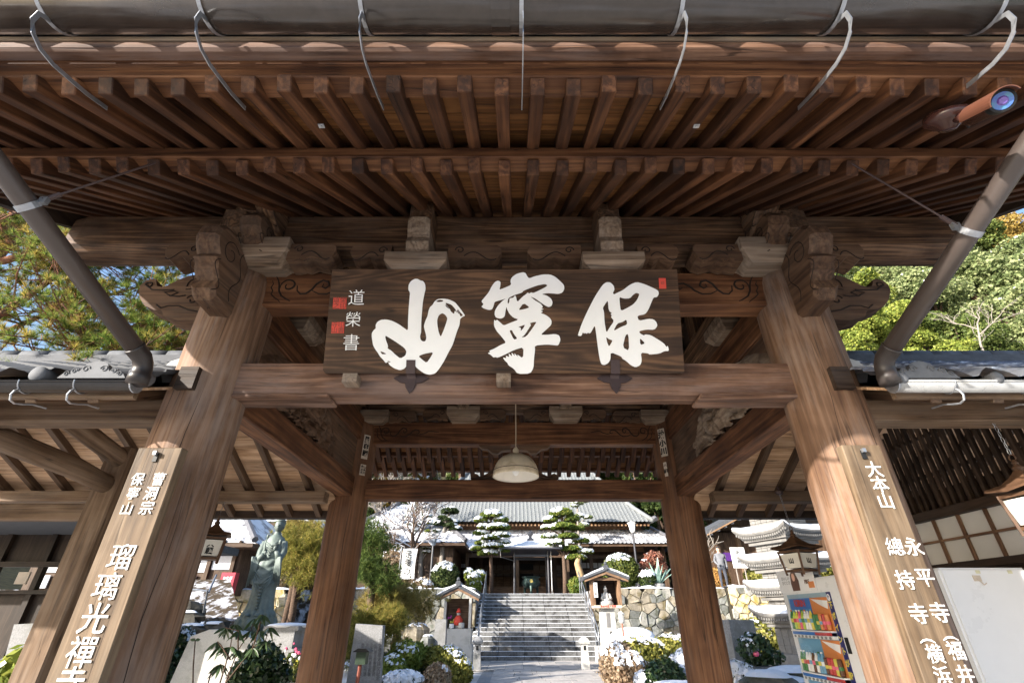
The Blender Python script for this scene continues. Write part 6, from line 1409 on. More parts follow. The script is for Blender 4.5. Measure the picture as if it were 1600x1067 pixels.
# hanging sleeve cloth
for s, w in ((-1, 1.0), (1, .8)):
    for k in range(5):
        x = sx+s*(.20+k*.028); m.tube([(x, sy-.16-.02*k, sz+1.18), (x+s*.01, sy-.15, sz+.95), (x+s*.012*k, sy-.12, sz+.72-.04*k*w)], [.026, .028, .012], 7)
for k in range(6): zc = 1.46-k*.05; m.tube([(sx-.16+k*.01, sy-.15, sz+zc+.06), (sx+.02, sy-.19, sz+zc-.05), (sx+.18-k*.01, sy-.15, sz+zc+.06)], .012, 5)
for k in range(5): m.tube([(sx-.2, sy-.20, sz+.9-k*.05), (sx, sy-.235, sz+.72-k*.09), (sx+.2, sy-.2, sz+.88-k*.05)], .013, 5)
for k in range(7): m.box(sx+.03-.035, sx+.03+.035, sy-.255, sy-.20, sz+.14+k*.065, sz+.185+k*.065)
body = m.build('robed_figure', M_BRZ, K, smooth=True)
m = MB(); m.ball((sx+.03, sy+.02, sz+1.93), (.112, .12, .12), 14, 8); m.ball((sx+.03, sy+.0, sz+2.07), (.055, .055, .07), 10, 6); m.lathe([(.105, 1.955), (.115, 1.98), (.09, 2.02)], (sx+.03, sy-.01, sz), 12); m.build('crowned_hair', M_BRZ, K, smooth=True)
m = MB(); m.tube([(sx-.04, sy-.29, sz+1.30), (sx-.07, sy-.31, sz+1.45), (sx-.05, sy-.30, sz+1.58)], .012, 6); m.ball((sx+.26, sy-.30, sz+1.48), (.035, .035, .06)); m.ball((sx-.05, sy-.30, sz+1.6), (.03, .03, .05)); m.build('lotus_bud', M_BRZ, K, smooth=True)
for s in (-1, 1): m = MB(); m.ball((sx+s*.10, sy-.24, sz+.03), (.06, .12, .045)); m.build('foot', M_BRZ, K, smooth=True)
for z0, r0, r1, h, np_ in ((-.30, .40, .44, .30, 12), (-.50, .48, .44, .2, 16)):
    m = MB(); m.lathe([(r0*.86, z0), (r1*.92, z0+h*.5), (r1*.9, z0+h)], (sx, sy, sz), 24); pd = m.build('pedestal', M_BRZ, K, smooth=False)
    for k in range(np_): a = 2*math.pi*k/np_; m = MB(); m.ball((sx+r0*.86*math.cos(a), sy+r0*.86*math.sin(a), sz+z0+h*.5), (.10, .10, h*.5), 8, 6); m.build('lotus_petal', M_BRZ, pd, smooth=True)
rng = random.Random(6)
for k in range(9):
    a = k*.7; m = MB(); m.ball((sx+.5*math.cos(a), sy+.4*math.sin(a), sz-.72-.1*(k % 3)), (.38, .36, .28), 9, 6, 0, rng, .12); m.build('base_rock', M_RUB[2], K)
m = MB(); m.box(sx-.8, sx+.8, sy-.6, sy+.6, 0, .8); m.build('base_block', M_STONE, K)
def pxprism(name, poly, Y, depth, mats, parent=None, **k):
    q = [P(a, b, Y) for a, b in poly]; m = MB(); m.prism([(p.x, p.z) for p in q], (0, Y, 0), (1, 0, 0), (0, 0, 1), (0, depth, 0)); return m.build(name, mats, parent, **k)
T = thing('stone_slab', 'big pale sunlit stone slab with sloping shoulder in front of the bronze statue', 'stone slab', tuple(P(350, 1150, 10)))
q = pxprism('slab', [(235, 1150), (265, 1067), (298, 994), (327, 983), (352, 984), (385, 992), (412, 1010), (430, 1150)], 10.0, .55, M_STONEL, T)
T = thing('stone_altar', 'grey stone offering block with snow on its stepped top beside the pale slab', 'stone block', tuple(P(436, 1100, 9.6)))
p0, p1 = P(412, 1000, 9.6), P(458, 1000, 9.6)
for a, b, z0, z1 in ((-.04, .04, 0, p0.z-.12), (0, 0, p0.z-.12, p0.z+.14), (-.05, .05, p0.z+.14, p0.z+.21)): m = MB(); m.box(p0.x+a, p1.x+b, 9.6, 10.3, z0, z1); m.build('stone_tier', M_STONE, T)
m = MB(); m.ball(((p0.x+p1.x)/2, 9.95, p0.z+.21), (.38, .4, .05), 14, 6); m.build('snow', M_SNOW, T, smooth=True)
# stele, garden light, flowers, stone pillars
T = thing('inscribed_stele', 'upright grey granite slab with engraved lines of writing right of the left rear pillar', 'stone monument', tuple(P(565, 1130, 11)))
pxprism('slab', [(532, 1135), (541, 1067), (556, 974), (598, 977), (592, 1067), (590, 1135)], 11.0, .22, M_STONE, T)
for k in range(5):
    p = P(563+k*7, 1030, 10.995); s = '\n'.join('歴史碑文記念之寺院山門建立供養'[i % 15] for i in range(k*3, k*3+9)); glyphs('engraved_line', s, .062 if k < 4 else .08, plain('engraving_dark', (.10, .10, .10), .8) if k == 0 else bpy.data.materials['engraving_dark'], Matrix.Translation((p.x+.02, 10.995, p.z-.0)) @ Matrix.Rotation(-.05, 4, 'Y') @ Matrix.Rotation(math.pi/2, 4, 'X'), T, 0, .0006, 1, 1, .95)
p = P(563, 1035, 10.3); T = thing('garden_light', 'small dark green garden lantern on red brown post before the grey stele', 'garden light', (p.x, 10.3, 0))
m = MB(); m.tube([(p.x-.02, 10.3, 0), (p.x, 10.3, p.z-.02)], .035, 8); m.build('post', plain('red_brown_post', (.20, .06, .04), .6), T); m = MB(); m.box(p.x-.07, p.x+.11, 10.2, 10.4, p.z-.02, p.z+.17); m.build('lantern_box', plain('dark_green_box', (.03, .05, .03), .5), T); m = MB(); m.prism([(-.13, .17), (.18, .17), (.10, .225), (-.04, .225)], (p.x, 10.15, p.z), (1, 0, 0), (0, 0, 1), (0, .3, 0)); m.build('lid', M_BLACK, T)
p = P(453, 1040, 9.2); T = thing('flower_vase', 'grey stone vase of yellow, white and pink flowers beside the left rear pillar', 'flower vase', (p.x, 9.2, 0)); m = MB(); m.box(p.x-.13, p.x+.13, 9.1, 9.36, 0, p.z-.22); m.lathe([(.08, -.22), (.11, -.1)], (p.x, 9.23, p.z), 10); m.build('vase', M_STONEL, T); rng = random.Random(9)
for cc, nn, r, zo in ((CY, 7, .045, 0), (CW, 8, .03, .12), (CPK, 7, .022, .2)):
    for q in range(nn):
        m = MB(); m.ball((p.x+rng.uniform(-.12, .2), 9.2+rng.uniform(-.08, .08), p.z+zo+rng.uniform(-.08, .10)), r*rng.uniform(.7, 1.1), 7, 5); m.build('blossom', cc, T)
leaf_obj('foliage', [(p.x+.03, 9.25, p.z-.02, .17, .12, .2)], 260, .035, L_BOX, T)
T = thing('stone_post', 'plain squared grey stone post standing beside the left small shrine', 'stone post', tuple(P(689, 1012, 18))); p = P(689, 967, 18.0); m = MB(); m.prism([(-.21, 0), (.20, 0), (.17, p.z), (-.17, p.z+.0)], (p.x, 18.0, 0), (1, 0, 0), (0, 0, 1), (0, .34, 0)); m.build('shaft', M_STONE, T)
p = P(1150, 968, 9.5); T = thing('stone_pillar', 'tall plain squared grey granite pillar behind the right rear pillar of the gate', 'stone pillar', (p.x, 9.5, 0)); m = MB(); m.prism([(-.30, 0), (.30, 0), (.265, p.z-.0), (-.265, p.z)], (p.x+.03, 9.5, 0), (1, 0, 0), (0, 0, 1), (0, .42, 0))
R_ = Matrix.Translation((p.x, 9.7, 0)) @ Matrix.Rotation(.35, 4, 'Z') @ Matrix.Translation((-p.x, -9.7, 0)); m.v = [tuple(R_ @ Vector(v)) for v in m.v]; m.build('shaft', M_STONE, T)
p = P(1190, 1040, 8.9); T = thing('potted_plant', 'grey square pot with snowy leafy plant and magenta blooms right of the granite pillar', 'potted plant', (p.x, 8.9, 0)); m = MB(); m.box(p.x-.16, p.x+.16, 8.75, 9.05, 0, p.z); m.build('pot', M_STONE, T); bl = [(p.x-.05, 8.9, p.z+.22, .26, .2, .2), (p.x+.2, 8.9, p.z+.12, .14, .12, .1)]
leaf_obj('foliage', bl, 600, .045, L_GLOSS, T); snow_obj(bl, 60, .035, T, .3); m = MB(); m.ball((p.x-.12, 8.72, p.z+.17), (.05, .04, .04), 7, 5); m.build('bloom', CPK, T)
p = P(1140, 985, 20.5); 
p = P(973, 985, 17.5); T = thing('garden_light', 'small grey lantern on thin reddish post right of the wooden box shrine', 'garden light', (p.x, 17.5, 0)); m = MB(); m.tube([(p.x+.03, 17.5, 0), (p.x, 17.5, p.z+.2)], .035, 6); m.build('post', plain('faded_red_post', (.35, .14, .10), .6), T); m = MB(); m.lathe([(.05, .2), (.09, .24), (.09, .44), (.12, .46), (.02, .54)], (p.x, 17.5, p.z), 8); m.build('lantern_box', M_STONEL, T)

# ================================================================== SHRUBS, TOPIARY, PINES
def bush(name, label, cat, blobs, n, size, mat, snow=0, group=None, base=None, sp=.05, thr=0, tilt=.8, zmin=.45, stem=True):
    b = blobs[0]; T = thing(name, label, cat, (b[0], b[1], base if base is not None else b[2]-b[5]), group)
    leaf_obj('foliage', blobs, n, size, mat, T, tilt=tilt)
    if snow: snow_obj(blobs, snow, sp, T, zmin, thr=thr)
    if stem: m = MB(); z0 = T.location.z-.2; m.tube([(b[0], b[1], z0), (b[0]+.03, b[1], b[2])], [.06, .03], 6); m.build('stem', M_BARK, T)
    return T
def pb(px, py, Y, r, ry=None, rz=None):      # blob from pixel centre and pixel radius
    c = P(px, py, Y); R0 = S(r, py, Y); return (c.x, c.y, c.z, R0, R0*(ry or 1), R0*(rz or 1))
bush('round_topiary', 'large clipped round dark green bush with snow cap right of the stairs', 'topiary', [pb(970, 893, 26, 27, 1, .92)], 9000, .05, L_BOX, 900, 'clipped round bushes on the terrace', sp=.06, thr=-.4, zmin=.62)
bush('round_topiary', 'clipped round bush half covered by snow left of the stairs', 'topiary', [pb(695, 901, 25.5, 21, 1, .98)], 5500, .05, leafmat('dark_box_leaves', (.015, .03, .01), (.05, .075, .02), (.13, .15, .05)), 700, 'clipped round bushes on the terrace', sp=.055, thr=-.1, zmin=.35)
bush('small_bush', 'small rounded snow covered bush between round topiary and agave', 'bush', [pb(1012, 905, 25.2, 13)], 1800, .04, L_CEDAR, 400, sp=.06, thr=-.8, zmin=.35)
bush('small_bush', 'snow dusted light green bush at the left top end of the stairs', 'bush', [pb(740, 905, 27, 11), pb(733, 897, 27, 8), pb(750, 899, 27.2, 8), pb(742, 915, 27, 10)], 2600, .055, L_BROAD[0], 500, sp=.07, thr=-.3, zmin=.3)
bush('red_shrub', 'red and pink leaved shrub before the right end of the hall', 'shrub', [pb(1021, 872, 26.5, 14, 1, .7), pb(1010, 882, 26.5, 9), pb(1032, 884, 26.5, 9)], 2600, .05, L_RED, 60, sp=.05)
# agave in a pot
c = P(1030, 918, 25.2); T = thing('agave_plant', 'large blue green agave with upright spiky leaves above the right stone wall', 'agave', (c.x, 25.2, 2.6)); M_AG = plain('agave_leaf', (.22, .33, .27), .5, .3, var=.2, scale=5); rng = random.Random(8)
for k in range(17):
    a = k*2.4; l = rng.uniform(.75, 1.35); o = rng.uniform(.1, .55) if k < 11 else rng.uniform(.7, 1.2); pts = [(c.x+math.cos(a)*o*t*l, 25.2+math.sin(a)*o*t*l*.8, 2.75+l*(t-.35*o*t*t)) for t in (0, .2, .45, .7, .9, 1)]
    m = MB(); m.strip(pts, .15, .03, (-math.sin(a), math.cos(a), 0))
    b = 0
    for i, wf in enumerate((.6, 1, 1.1, .8, .4, .05)):
        for j in range(4):
            v = Vector(m.v[i*4+j]); q = Vector(pts[i]); m.v[i*4+j] = tuple(q+(v-q)*wf)
    m.build('leaf', M_AG, T)
m = MB(); m.lathe([(.22, 0), (.3, .3), (.3, .34)], (c.x, 25.2, 2.5), 12); m.build('pot', M_STONE, T)
# cloud-pruned pines
SN_ = 0
def niwaki(label, base, pads, trunk, tr, mat=L_PINE, n=26000, snow=.5, size=.05, barkm=M_BARK, group='cloud pruned pines before the hall', limbs=True):
    T = thing('cloud_pruned_pine', label, 'pine tree', base, group)
    m = MB(); k = len(trunk); m.tube(trunk, [tr*(1-.6*i/(k-1)) for i in range(k)], 8); m.build('trunk', barkm, T, axis=(0, 0, 1), smooth=True)
    for b in pads:
        q = min(trunk, key=lambda t: abs(t[2]-(b[2]-.3))); m = MB(); m.tube([q, ((q[0]+b[0])/2, (q[1]+b[1])/2, (q[2]+b[2])/2+.05), (b[0], b[1], b[2]-b[5]*.4)], [tr*.35, tr*.25, tr*.12], 5); m.build('limb', barkm, T)
        w = int(n*b[3]*b[4]/sum(x[3]*x[4] for x in pads)); C, Nn, kk = blob_points([b], w, .7, -.35)
        me = quads_mesh('pad', C, np.cross(NG.normal(size=C.shape), [0, 0, 1])+Nn*.25, size*(.7+.6*NG.random(w)), mat, .35); o = link(bpy.data.objects.new('foliage_pad', me)); put(o, Matrix.Identity(4), T)
        if snow > 0: snow_obj([b], int(w*.28*snow)+20, size*1.25, T, .35, thr=.35-snow)
    return T
def trunkpx(pts, Y): return [tuple(P(a, b, Y)) for a, b in pts]
Yn = 28.6
pads1 = [pb(768, 806, Yn, 17, 1, .5), pb(751, 812, Yn, 10, 1, .5), pb(783, 812, Yn, 11, 1, .45), pb(757, 823, Yn-.2, 10, 1.0, .4), pb(778, 824, Yn-.4, 18, 1, .3), pb(752, 833, Yn, 12, 1, .3), pb(783, 836, Yn-.3, 14, 1, .32), pb(766, 840, Yn-.6, 14, 1, .25), pb(785, 847, Yn, 12, 1, .3), pb(753, 848, Yn, 11, 1, .3), pb(770, 853, Yn-.4, 16, 1, .28), pb(746, 857, Yn, 10, 1, .35), pb(787, 860, Yn, 9, 1, .3), pb(762, 864, Yn, 15, 1, .35)]
niwaki('broad cloud pruned pine with layered snow topped pads left of the small pavilion', tuple(P(768, 925, Yn)), pads1, trunkpx([(767, 935), (768, 900), (767, 870), (768, 840), (767, 810)], Yn), .13, snow=.38, size=.07)
pads2 = [pb(877, 803, Yn, 18, 1, .5), pb(860, 812, Yn, 11, 1, .5), pb(893, 811, Yn, 12, 1, .45), pb(856, 824, Yn, 10, 1, .35), pb(880, 823, Yn-.4, 19, 1, .3), pb(902, 826, Yn, 11, 1, .35), pb(858, 838, Yn, 12, 1, .3), pb(888, 838, Yn-.3, 15, 1, .32), pb(868, 848, Yn-.5, 12, 1, .28), pb(908, 845, Yn, 13, 1, .3), pb(893, 858, Yn, 16, 1, .32), pb(862, 853, Yn, 10, 1, .3), pb(915, 862, Yn, 12, 1, .3), pb(900, 871, Yn, 15, 1, .35)]
niwaki('broad cloud pruned pine with snow topped pads right of the small pavilion', tuple(P(882, 925, Yn)), pads2, trunkpx([(884, 935), (883, 900), (881, 870), (880, 840), (878, 810)], Yn), .15, snow=.34, size=.07)
Y3 = 30
pads3 = [pb(703, 799, Y3, 13, 1, .45), pb(692, 809, Y3, 8, 1, .4), pb(685, 818, Y3, 9, 1, .4), pb(704, 821, Y3, 11, 1, .35), pb(712, 826, Y3, 9, 1, .35), pb(682, 830, Y3, 6, 1, .5), pb(700, 812, Y3, 9, 1, .3), pb(710, 815, Y3, 7, 1, .3)]
niwaki('dark topped pruned pine with snow streaked trunk beside the thin lamp post', tuple(P(688, 925, Y3)), pads3, trunkpx([(689, 930), (690, 880), (692, 840), (697, 815), (702, 802)], Y3), .17, mat=leafmat('dark_pine', (.015, .03, .01), (.035, .06, .018), (.09, .12, .04)), snow=.25, size=.07, barkm=M_PALEB, n=12000)
pads4 = [pb(652, 789, Y3, 8, 1, .5), pb(644, 797, Y3, 7, 1, .5), pb(662, 795, Y3, 7, 1, .5), pb(640, 806, Y3, 7, 1, .5), pb(655, 803, Y3, 6, 1, .5), pb(668, 806, Y3, 7, 1, .5), pb(643, 818, Y3, 8, 1, .5), pb(660, 817, Y3, 6, 1, .5), pb(671, 817, Y3, 6, 1, .5), pb(648, 828, Y3, 6, 1, .5), pb(668, 830, Y3, 5, 1, .5), pb(640, 838, Y3, 6, 1, .4), pb(665, 855, Y3, 8, 1, .3), pb(667, 862, Y3, 7, 1, .3), pb(679, 783, Y3, 8, 1, .4)]
niwaki('slender pale trunked pruned tree with many little snowy tufts left of the hall', tuple(P(655, 915, Y3)), pads4, trunkpx([(656, 930), (657, 880), (659, 830), (662, 800), (664, 788)], Y3), .15, snow=.5, size=.06, barkm=M_PALEB, n=9000)
pads5 = [pb(902, 786, 34, 9, 1, .4), pb(912, 783, 34, 7, 1, .4), pb(905, 806, 34, 8, 1, .4), pb(919, 808, 34, 7, 1, .35), pb(912, 820, 34, 8, 1, .4), pb(898, 790, 34, 6, 1, .4)]
niwaki('thin pruned pine with pale trunk rising before the hall roof', tuple(P(906, 920, 34)), pads5, trunkpx([(907, 930), (906, 860), (903, 820), (902, 788)], 34), .12, mat=L_BROAD[1], snow=.2, size=.07, barkm=M_PALEB, n=5000)
m = MB(); T = thing('tree_trunk', 'thick tan leaning trunk with cut crown beside the right pruned pine', 'tree', tuple(P(905, 915, 28.2))); m.tube(trunkpx([(911, 930), (908, 900), (902, 880), (905, 868)], 28.2), [.26, .2, .17, .12], 10); m.build('trunk', plain('tan_bark', (.36, .24, .13), .8, var=.2, bump=.6), T, smooth=True)
bush('small_bush', 'dark green grassy clump at the foot of the tan trunk', 'bush', [pb(900, 915, 27.8, 12)], 900, .07, L_PINE, 0)
# forecourt hedges, right
hz = [('wide clipped yellow green hedge before the right stone wall with deep snow on top', [pb(1000, 1025, 15.5, 40, .6, .6), pb(1050, 1018, 16.5, 36, .6, .6), pb(1095, 1015, 17, 34, .6, .6)], 11000, .045, L_YEL, 1500, .75, -.7),
 ('brownish clipped shrub at the path corner dusted with snow', [pb(968, 1042, 14.3, 30, .8, 1.1), pb(985, 1050, 14, 26, .8, 1)], 6000, .04, L_DRY, 420, .35, .1),
 ('dark leafy bush covered by clumps of snow left of the right rear pillar', [pb(1040, 1062, 12.5, 30, .8, .9), pb(1075, 1050, 13, 28, .8, 1), pb(1015, 1068, 12.3, 22, .8, .8)], 5000, .045, L_GLOSS, 1500, .2, -.25),
 ('low snowy bush at the foot of the granite pillar', [pb(1150, 1055, 8.6, 28, .8, .6), pb(1180, 1068, 8.4, 30, .8, .5)], 2200, .035, L_GLOSS, 600, .3, -.4),
 ('golden green clipped hedge below the pale stone wall', [pb(1190, 1000, 15.5, 50, .5, .6), pb(1240, 1010, 15.5, 40, .5, .6)], 5000, .05, L_YEL, 300, .75, -.5)]
for lab, bl, n, s, mt, sn, zm, th in hz: bush('hedge', lab, 'hedge', bl, n, s, mt, sn, 'hedges and bushes of the front garden', base=0, sp=.055, thr=th, zmin=zm)
for i, (px, py, Y, a, b, h, lab) in enumerate(((990, 1000, 16.5, .9, .6, .38, 'smooth rounded mound of snow on the hedge right of the stairs'), (985, 985, 18.5, .7, .5, .35, 'sloping snowbank beside the wooden box shrine'), (1080, 1000, 17.5, 2.2, .5, .16, 'long snow ridge along the top of the right hedge'), (1070, 1066, 11.5, .9, .5, .12, 'flat snow on the bush top at the foot of the right pillar'))):
    p = P(px, py, Y); o = snow_lump((p.x, p.y, p.z-h*.7), (a, b, h), None, i+3, 'snow_mound', 24)
    del o['kind']; T = tag(o, lab, 'snow mound')
for i, (px, py, w) in enumerate(((1200, 1052, .5), (1225, 1060, .5), (1240, 1045, .55), (1262, 1064, .5))):
    p = P(px, py, 8.0+i*.2); T = thing('garden_rock', 'flat snow topped rock in front of the stone pagoda, %s' % ['nearest the planter', 'second from the planter', 'behind the others', 'nearest the vending machine'][i], 'rock', (p.x, p.y, 0)); m = MB(); m.ball((p.x, p.y, p.z-.14), (w*.8, .35, .16), 9, 5, 0, random.Random(i), .08); m.build('rock', M_RUB[0], T); snow_lump((p.x, p.y, p.z-.02), (w*.7, .3, .07), T, i, 'snow')
# front garden, left
hz = [('bright glossy green bush with a little snow beside the grey stele', [pb(630, 1030, 14.5, 24, .9, 1), pb(612, 1045, 14, 20, .9, .9), pb(650, 1022, 15, 18, .9, .8)], 4500, .06, L_BROAD[0], 260, .4, -.1),
 ('rounded yellow green bush sprinkled by snow left of the path', [pb(700, 1040, 14.5, 28, .9, .9), pb(718, 1050, 14.3, 20, .9, .9), pb(680, 1028, 15, 18, .9, .9)], 7000, .04, L_YEL, 420, .3, .1),
 ('tan twiggy clipped bush at bottom left of the path', [pb(683, 1060, 13, 20, .9, 1)], 3500, .035, L_DRY, 120, .5, .1),
 ('low bush completely blanketed by snow near the bottom of the photo left of the path', [pb(630, 1062, 12.2, 28, .9, .4)], 1200, .04, L_GLOSS, 1500, .1, -1.2),
 ('snow speckled dark bush between the two bright bushes', [pb(662, 1032, 15.5, 14, .9, 1.1)], 1500, .05, L_GLOSS, 500, .1, -.3)]
for lab, bl, n, s, mt, sn, zm, th in hz: bush('bush', lab, 'bush', bl, n, s, mt, sn, 'hedges and bushes of the front garden', base=0, sp=.055, thr=th, zmin=zm)
# soft drooping yew/pine mass around the left rear pillar
def softpine(label, bl, n, mat, Y, ln=.22, seed=0):
    T = thing('garden_pine', label, 'pine tree', (bl[0][0], bl[0][1], 0), 'untrimmed soft needled pines in the left garden')
    C, Nn, k = blob_points(bl, n, .25, -.8); C = C+NG.normal(size=C.shape)*.16; D = Nn*.6+np.array([0, 0, .25]); o = link(bpy.data.objects.new('needles', needle_mesh('needles', C, D, 24, ln, .007, mat, .7))); put(o, Matrix.Identity(4), T); o['kind'] = 'stuff'
    b = bl[0]; m = MB(); m.tube([(b[0], b[1]+.2, 0), (b[0]+.1, b[1]+.1, b[2]*.5), (b[0], b[1], b[2])], [.16, .12, .05], 8)
    for q in bl[1:]: m.tube([(b[0]+.1, b[1]+.1, b[2]*.55), ((b[0]+q[0])/2, q[1], (b[2]*.6+q[2]*.4)), (q[0], q[1], q[2])], [.07, .05, .02], 5)
    m.build('trunk', M_BARK, T, smooth=True)
L_SOFT = leafmat('soft_needles', (.08, .10, .02), (.24, .24, .05), (.50, .38, .11), trans=.55); L_SOFT2 = leafmat('brown_soft_needles', (.16, .13, .04), (.32, .26, .08), (.52, .42, .15), trans=.5); L_SOFTD = leafmat('dark_soft_needles', (.03, .06, .015), (.09, .14, .035), (.22, .27, .07), trans=.5)
softpine('soft yellow green pine with drooping needles behind the bronze statue', [pb(468, 870, 17, 26, .9, .8), pb(450, 850, 17, 18), pb(490, 845, 17, 20), pb(445, 882, 17, 14), pb(480, 900, 16.8, 22, 1, .6), pb(500, 885, 17, 18)], 1050, L_SOFT, 17)
softpine('golden brown topped pine sprays under the roof edge left of the rear pillar', [pb(470, 828, 18, 14, 1, .7), pb(455, 820, 18, 10), pb(500, 838, 18, 14, 1, .6)], 380, L_SOFT2, 18)
softpine('dark needled pine emerging right of the left rear pillar', [pb(585, 850, 15, 20, 1, .8), pb(575, 885, 15, 24, 1, .8), pb(600, 905, 15, 20, 1, .5), pb(570, 835, 15, 14)], 560, L_SOFTD, 15)
softpine('brown and green low spreading pine left of the stairs', [pb(620, 938, 16, 34, .9, .5), pb(590, 950, 15.5, 26, .9, .7), pb(655, 945, 16.5, 24, .8, .4), pb(600, 925, 16, 22, .8, .5)], 850, L_SOFT2, 16)
softpine('light green pine mound behind the grey stele', [pb(575, 985, 14.5, 24, .9, .7), pb(605, 975, 14.5, 22, .9, .5), pb(560, 1010, 14, 16)], 900, L_SOFT, 14.5)
for k, (px, py, Y, r) in enumerate(((610, 1005, 17, 20), (650, 990, 18.5, 22), (668, 1000, 18, 12), (640, 965, 20, 26), (590, 1030, 15, 16))):
    p = P(px, py, Y); m = MB(); R0 = S(r, py, Y); m.ball((p.x, p.y, p.z-.05), (R0, R0*.8, R0*.8), 9, 6, 0, random.Random(k), .14); T = thing('garden_rock', 'mossy brown boulder in the left garden, %s' % ['behind the bright bush', 'under the low spreading pine', 'beside the squared stone post', 'highest below the rubble wall', 'lowest beside the stele'][k], 'rock', (p.x, p.y, 0)); m.build('rock', M_RUB[k % 2], T); snow_lump((p.x, p.y, p.z+R0*.45), (R0*.7, R0*.5, R0*.25), T, k, 'snow')
for k in range(15):
    rng2 = random.Random(k+50); px = 190+k*10.7; py = 925+(345-px)*.0+rng2.uniform(-5, 100); Y = 17.5-(py-925)*.06; p = P(px, py, Y); R0 = rng2.uniform(.25, .55); m = MB(); m.ball((p.x, p.y, p.z-.25), (R0*1.2, R0*.8, R0*.6), 8, 5, 0, rng2, .3)
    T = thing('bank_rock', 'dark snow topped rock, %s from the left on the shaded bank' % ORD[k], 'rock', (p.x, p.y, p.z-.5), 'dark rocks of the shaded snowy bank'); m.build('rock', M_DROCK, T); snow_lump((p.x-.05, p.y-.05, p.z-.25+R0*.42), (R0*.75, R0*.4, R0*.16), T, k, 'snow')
m = MB(); m.add([tuple(P(120, 1150, 13)), tuple(P(420, 1150, 13)), tuple(P(360, 905, 19.5)), tuple(P(180, 905, 19.5))], [(0, 1, 2, 3)]); m.build('snowy_bank', M_SOIL, None, kind='structure')
T = thing('handrail', 'bent galvanised pipe rail on the snowy bank behind the left front pillar', 'handrail', tuple(P(308, 960, 15.5))); m = MB(); m.tube([P(318, 957, 15.5), P(324, 923, 15.5), P(305, 921, 15.7), P(296, 921, 15.9)], .03, 8); m.tube([P(326, 925, 15.5), P(338, 898, 16)], .03, 8); m.build('rail', M_RAIL, T)
bush('bush', 'dark glossy bush with snow flecks behind the big pale slab', 'bush', [pb(270, 1020, 12, 34, .8, 1), pb(250, 1055, 11.5, 34, .8, 1)], 4200, .05, L_GLOSS, 500, base=0, zmin=.1, thr=.1, sp=.04)
bush('bush', 'sunlit yellow green broadleaf bush at the bottom left corner', 'bush', [pb(40, 1045, 6.0, 34, .8, .9), pb(75, 1020, 6.2, 22, .8, .9), pb(10, 1060, 5.8, 30, .8, .8)], 900, .05, L_BROAD[0], 30, base=0, zmin=.3, sp=.03)
bush('bush', 'dark dense shrub with snow flecks below the rhododendron sprays', 'bush', [pb(405, 1045, 8.2, 34, .8, 1), pb(385, 1062, 8.0, 28, .8, .9), pb(430, 1058, 8.3, 22, .8, .9)], 3200, .045, L_GLOSS, 150, base=0, zmin=.3, thr=.2, sp=.03)
# rhododendron sprays with hanging leaves
T = thing('rhododendron', 'rhododendron branches with drooping dark leaves in front of the pale stone slab', 'shrub', tuple(P(345, 1100, 7.4))); rng = random.Random(14)
def lance(m, a, d, l, w):
    d = d.normalized(); s = d.cross(Vector((rng.uniform(-1, 1), -1, rng.uniform(-.3, .3)))).normalized(); nn = d.cross(s)
    pts = [(0, .02), (.25, .8), (.55, 1), (.85, .5), (1, .02)]
    b = len(m.v)
    for t, k in pts: c = a+d*l*t+Vector((0, 0, -.12*l*t*t)); m.v += [tuple(c-s*w*k+nn*w*.25*k), tuple(c), tuple(c+s*w*k+nn*w*.25*k)]
    for i in range(4): m.f += [(b+i*3, b+i*3+1, b+i*3+4, b+i*3+3), (b+i*3+1, b+i*3+2, b+i*3+5, b+i*3+4)]; m.m += [0, 0]
stems = [[(330, 1120), (352, 1067), (372, 1015), (392, 985), (397, 966)], [(330, 1110), (352, 1040), (360, 1010), (366, 975)], [(300, 1120), (302, 1040), (305, 1000)], [(352, 1067), (395, 1012), (415, 1000), (420, 980)], [(360, 1030), (345, 1008), (340, 1002)], [(372, 1015), (372, 985), (352, 980)], [(395, 1012), (410, 960), (405, 985)], [(310, 1120), (330, 1050), (345, 1037)]]
for sI, st in enumerate(stems):
    P3 = [P(a, b, 7.4+.05*i) for i, (a, b) in enumerate(st)]; m = MB(); m.tube(P3, [.010-.0015*i for i in range(len(P3))], 6); br = m.build('branch', M_BARK, T, smooth=True)
    for e in P3[1:] if sI != 2 else P3[-1:]:
        if sI in (1, 7) and e is P3[1]: continue
        for k in range(8 if sI != 2 else 5): a = k*.8+rng.uniform(0, .5); m = MB(); lance(m, e, Vector((math.cos(a), math.sin(a), rng.uniform(-1.3, -.3) if sI != 2 else .3)), rng.uniform(.11, .19)*(1 if sI != 2 else .4), .019); m.build('leaf', L_GLOSS, br, smooth=True)
# ================================================================== BUILDINGS left and right
def hip_house(T, x0, x1, y0, y1, z0, ze, zr, over=.8, mat=None, wall=None):
    xc0, xc1 = x0+(y1-y0)/2, x1-(y1-y0)/2; yc = (y0+y1)/2
    m = MB(); m.box(x0, x1, y0, y1, z0, ze); m.build('wall', wall or W_HALL, T, axis=(0, 0, 1))
    k = 5
    taproof(T, [(y0-over, ze-.1, x0-over, x1+over), (yc, zr, xc0, xc1)], mat or M_SNT, amp=.04)
    for s, xa, xb in ((-1, x0-over, xc0), (1, x1+over, xc1)):
        m = MB(); m.add([(xa, y0-over, ze-.1), (xa, y1+over, ze-.1), (xb, yc, zr)], [(0, 1, 2) if s > 0 else (0, 2, 1)]); m.build('side_slope', mat or M_SNT, T); m = MB(); m.tube([(xa, y0-over, ze), (xb, yc, zr+.1)], .13, 6); m.build('hip_ridge', M_HT2, T)
    m = MB(); m.box(x0-over+.05, x1+over-.05, y0-over+.02, y1+over, ze-.26, ze-.12); m.build('eave', W_HALL, T, axis=(1, 0, 0))
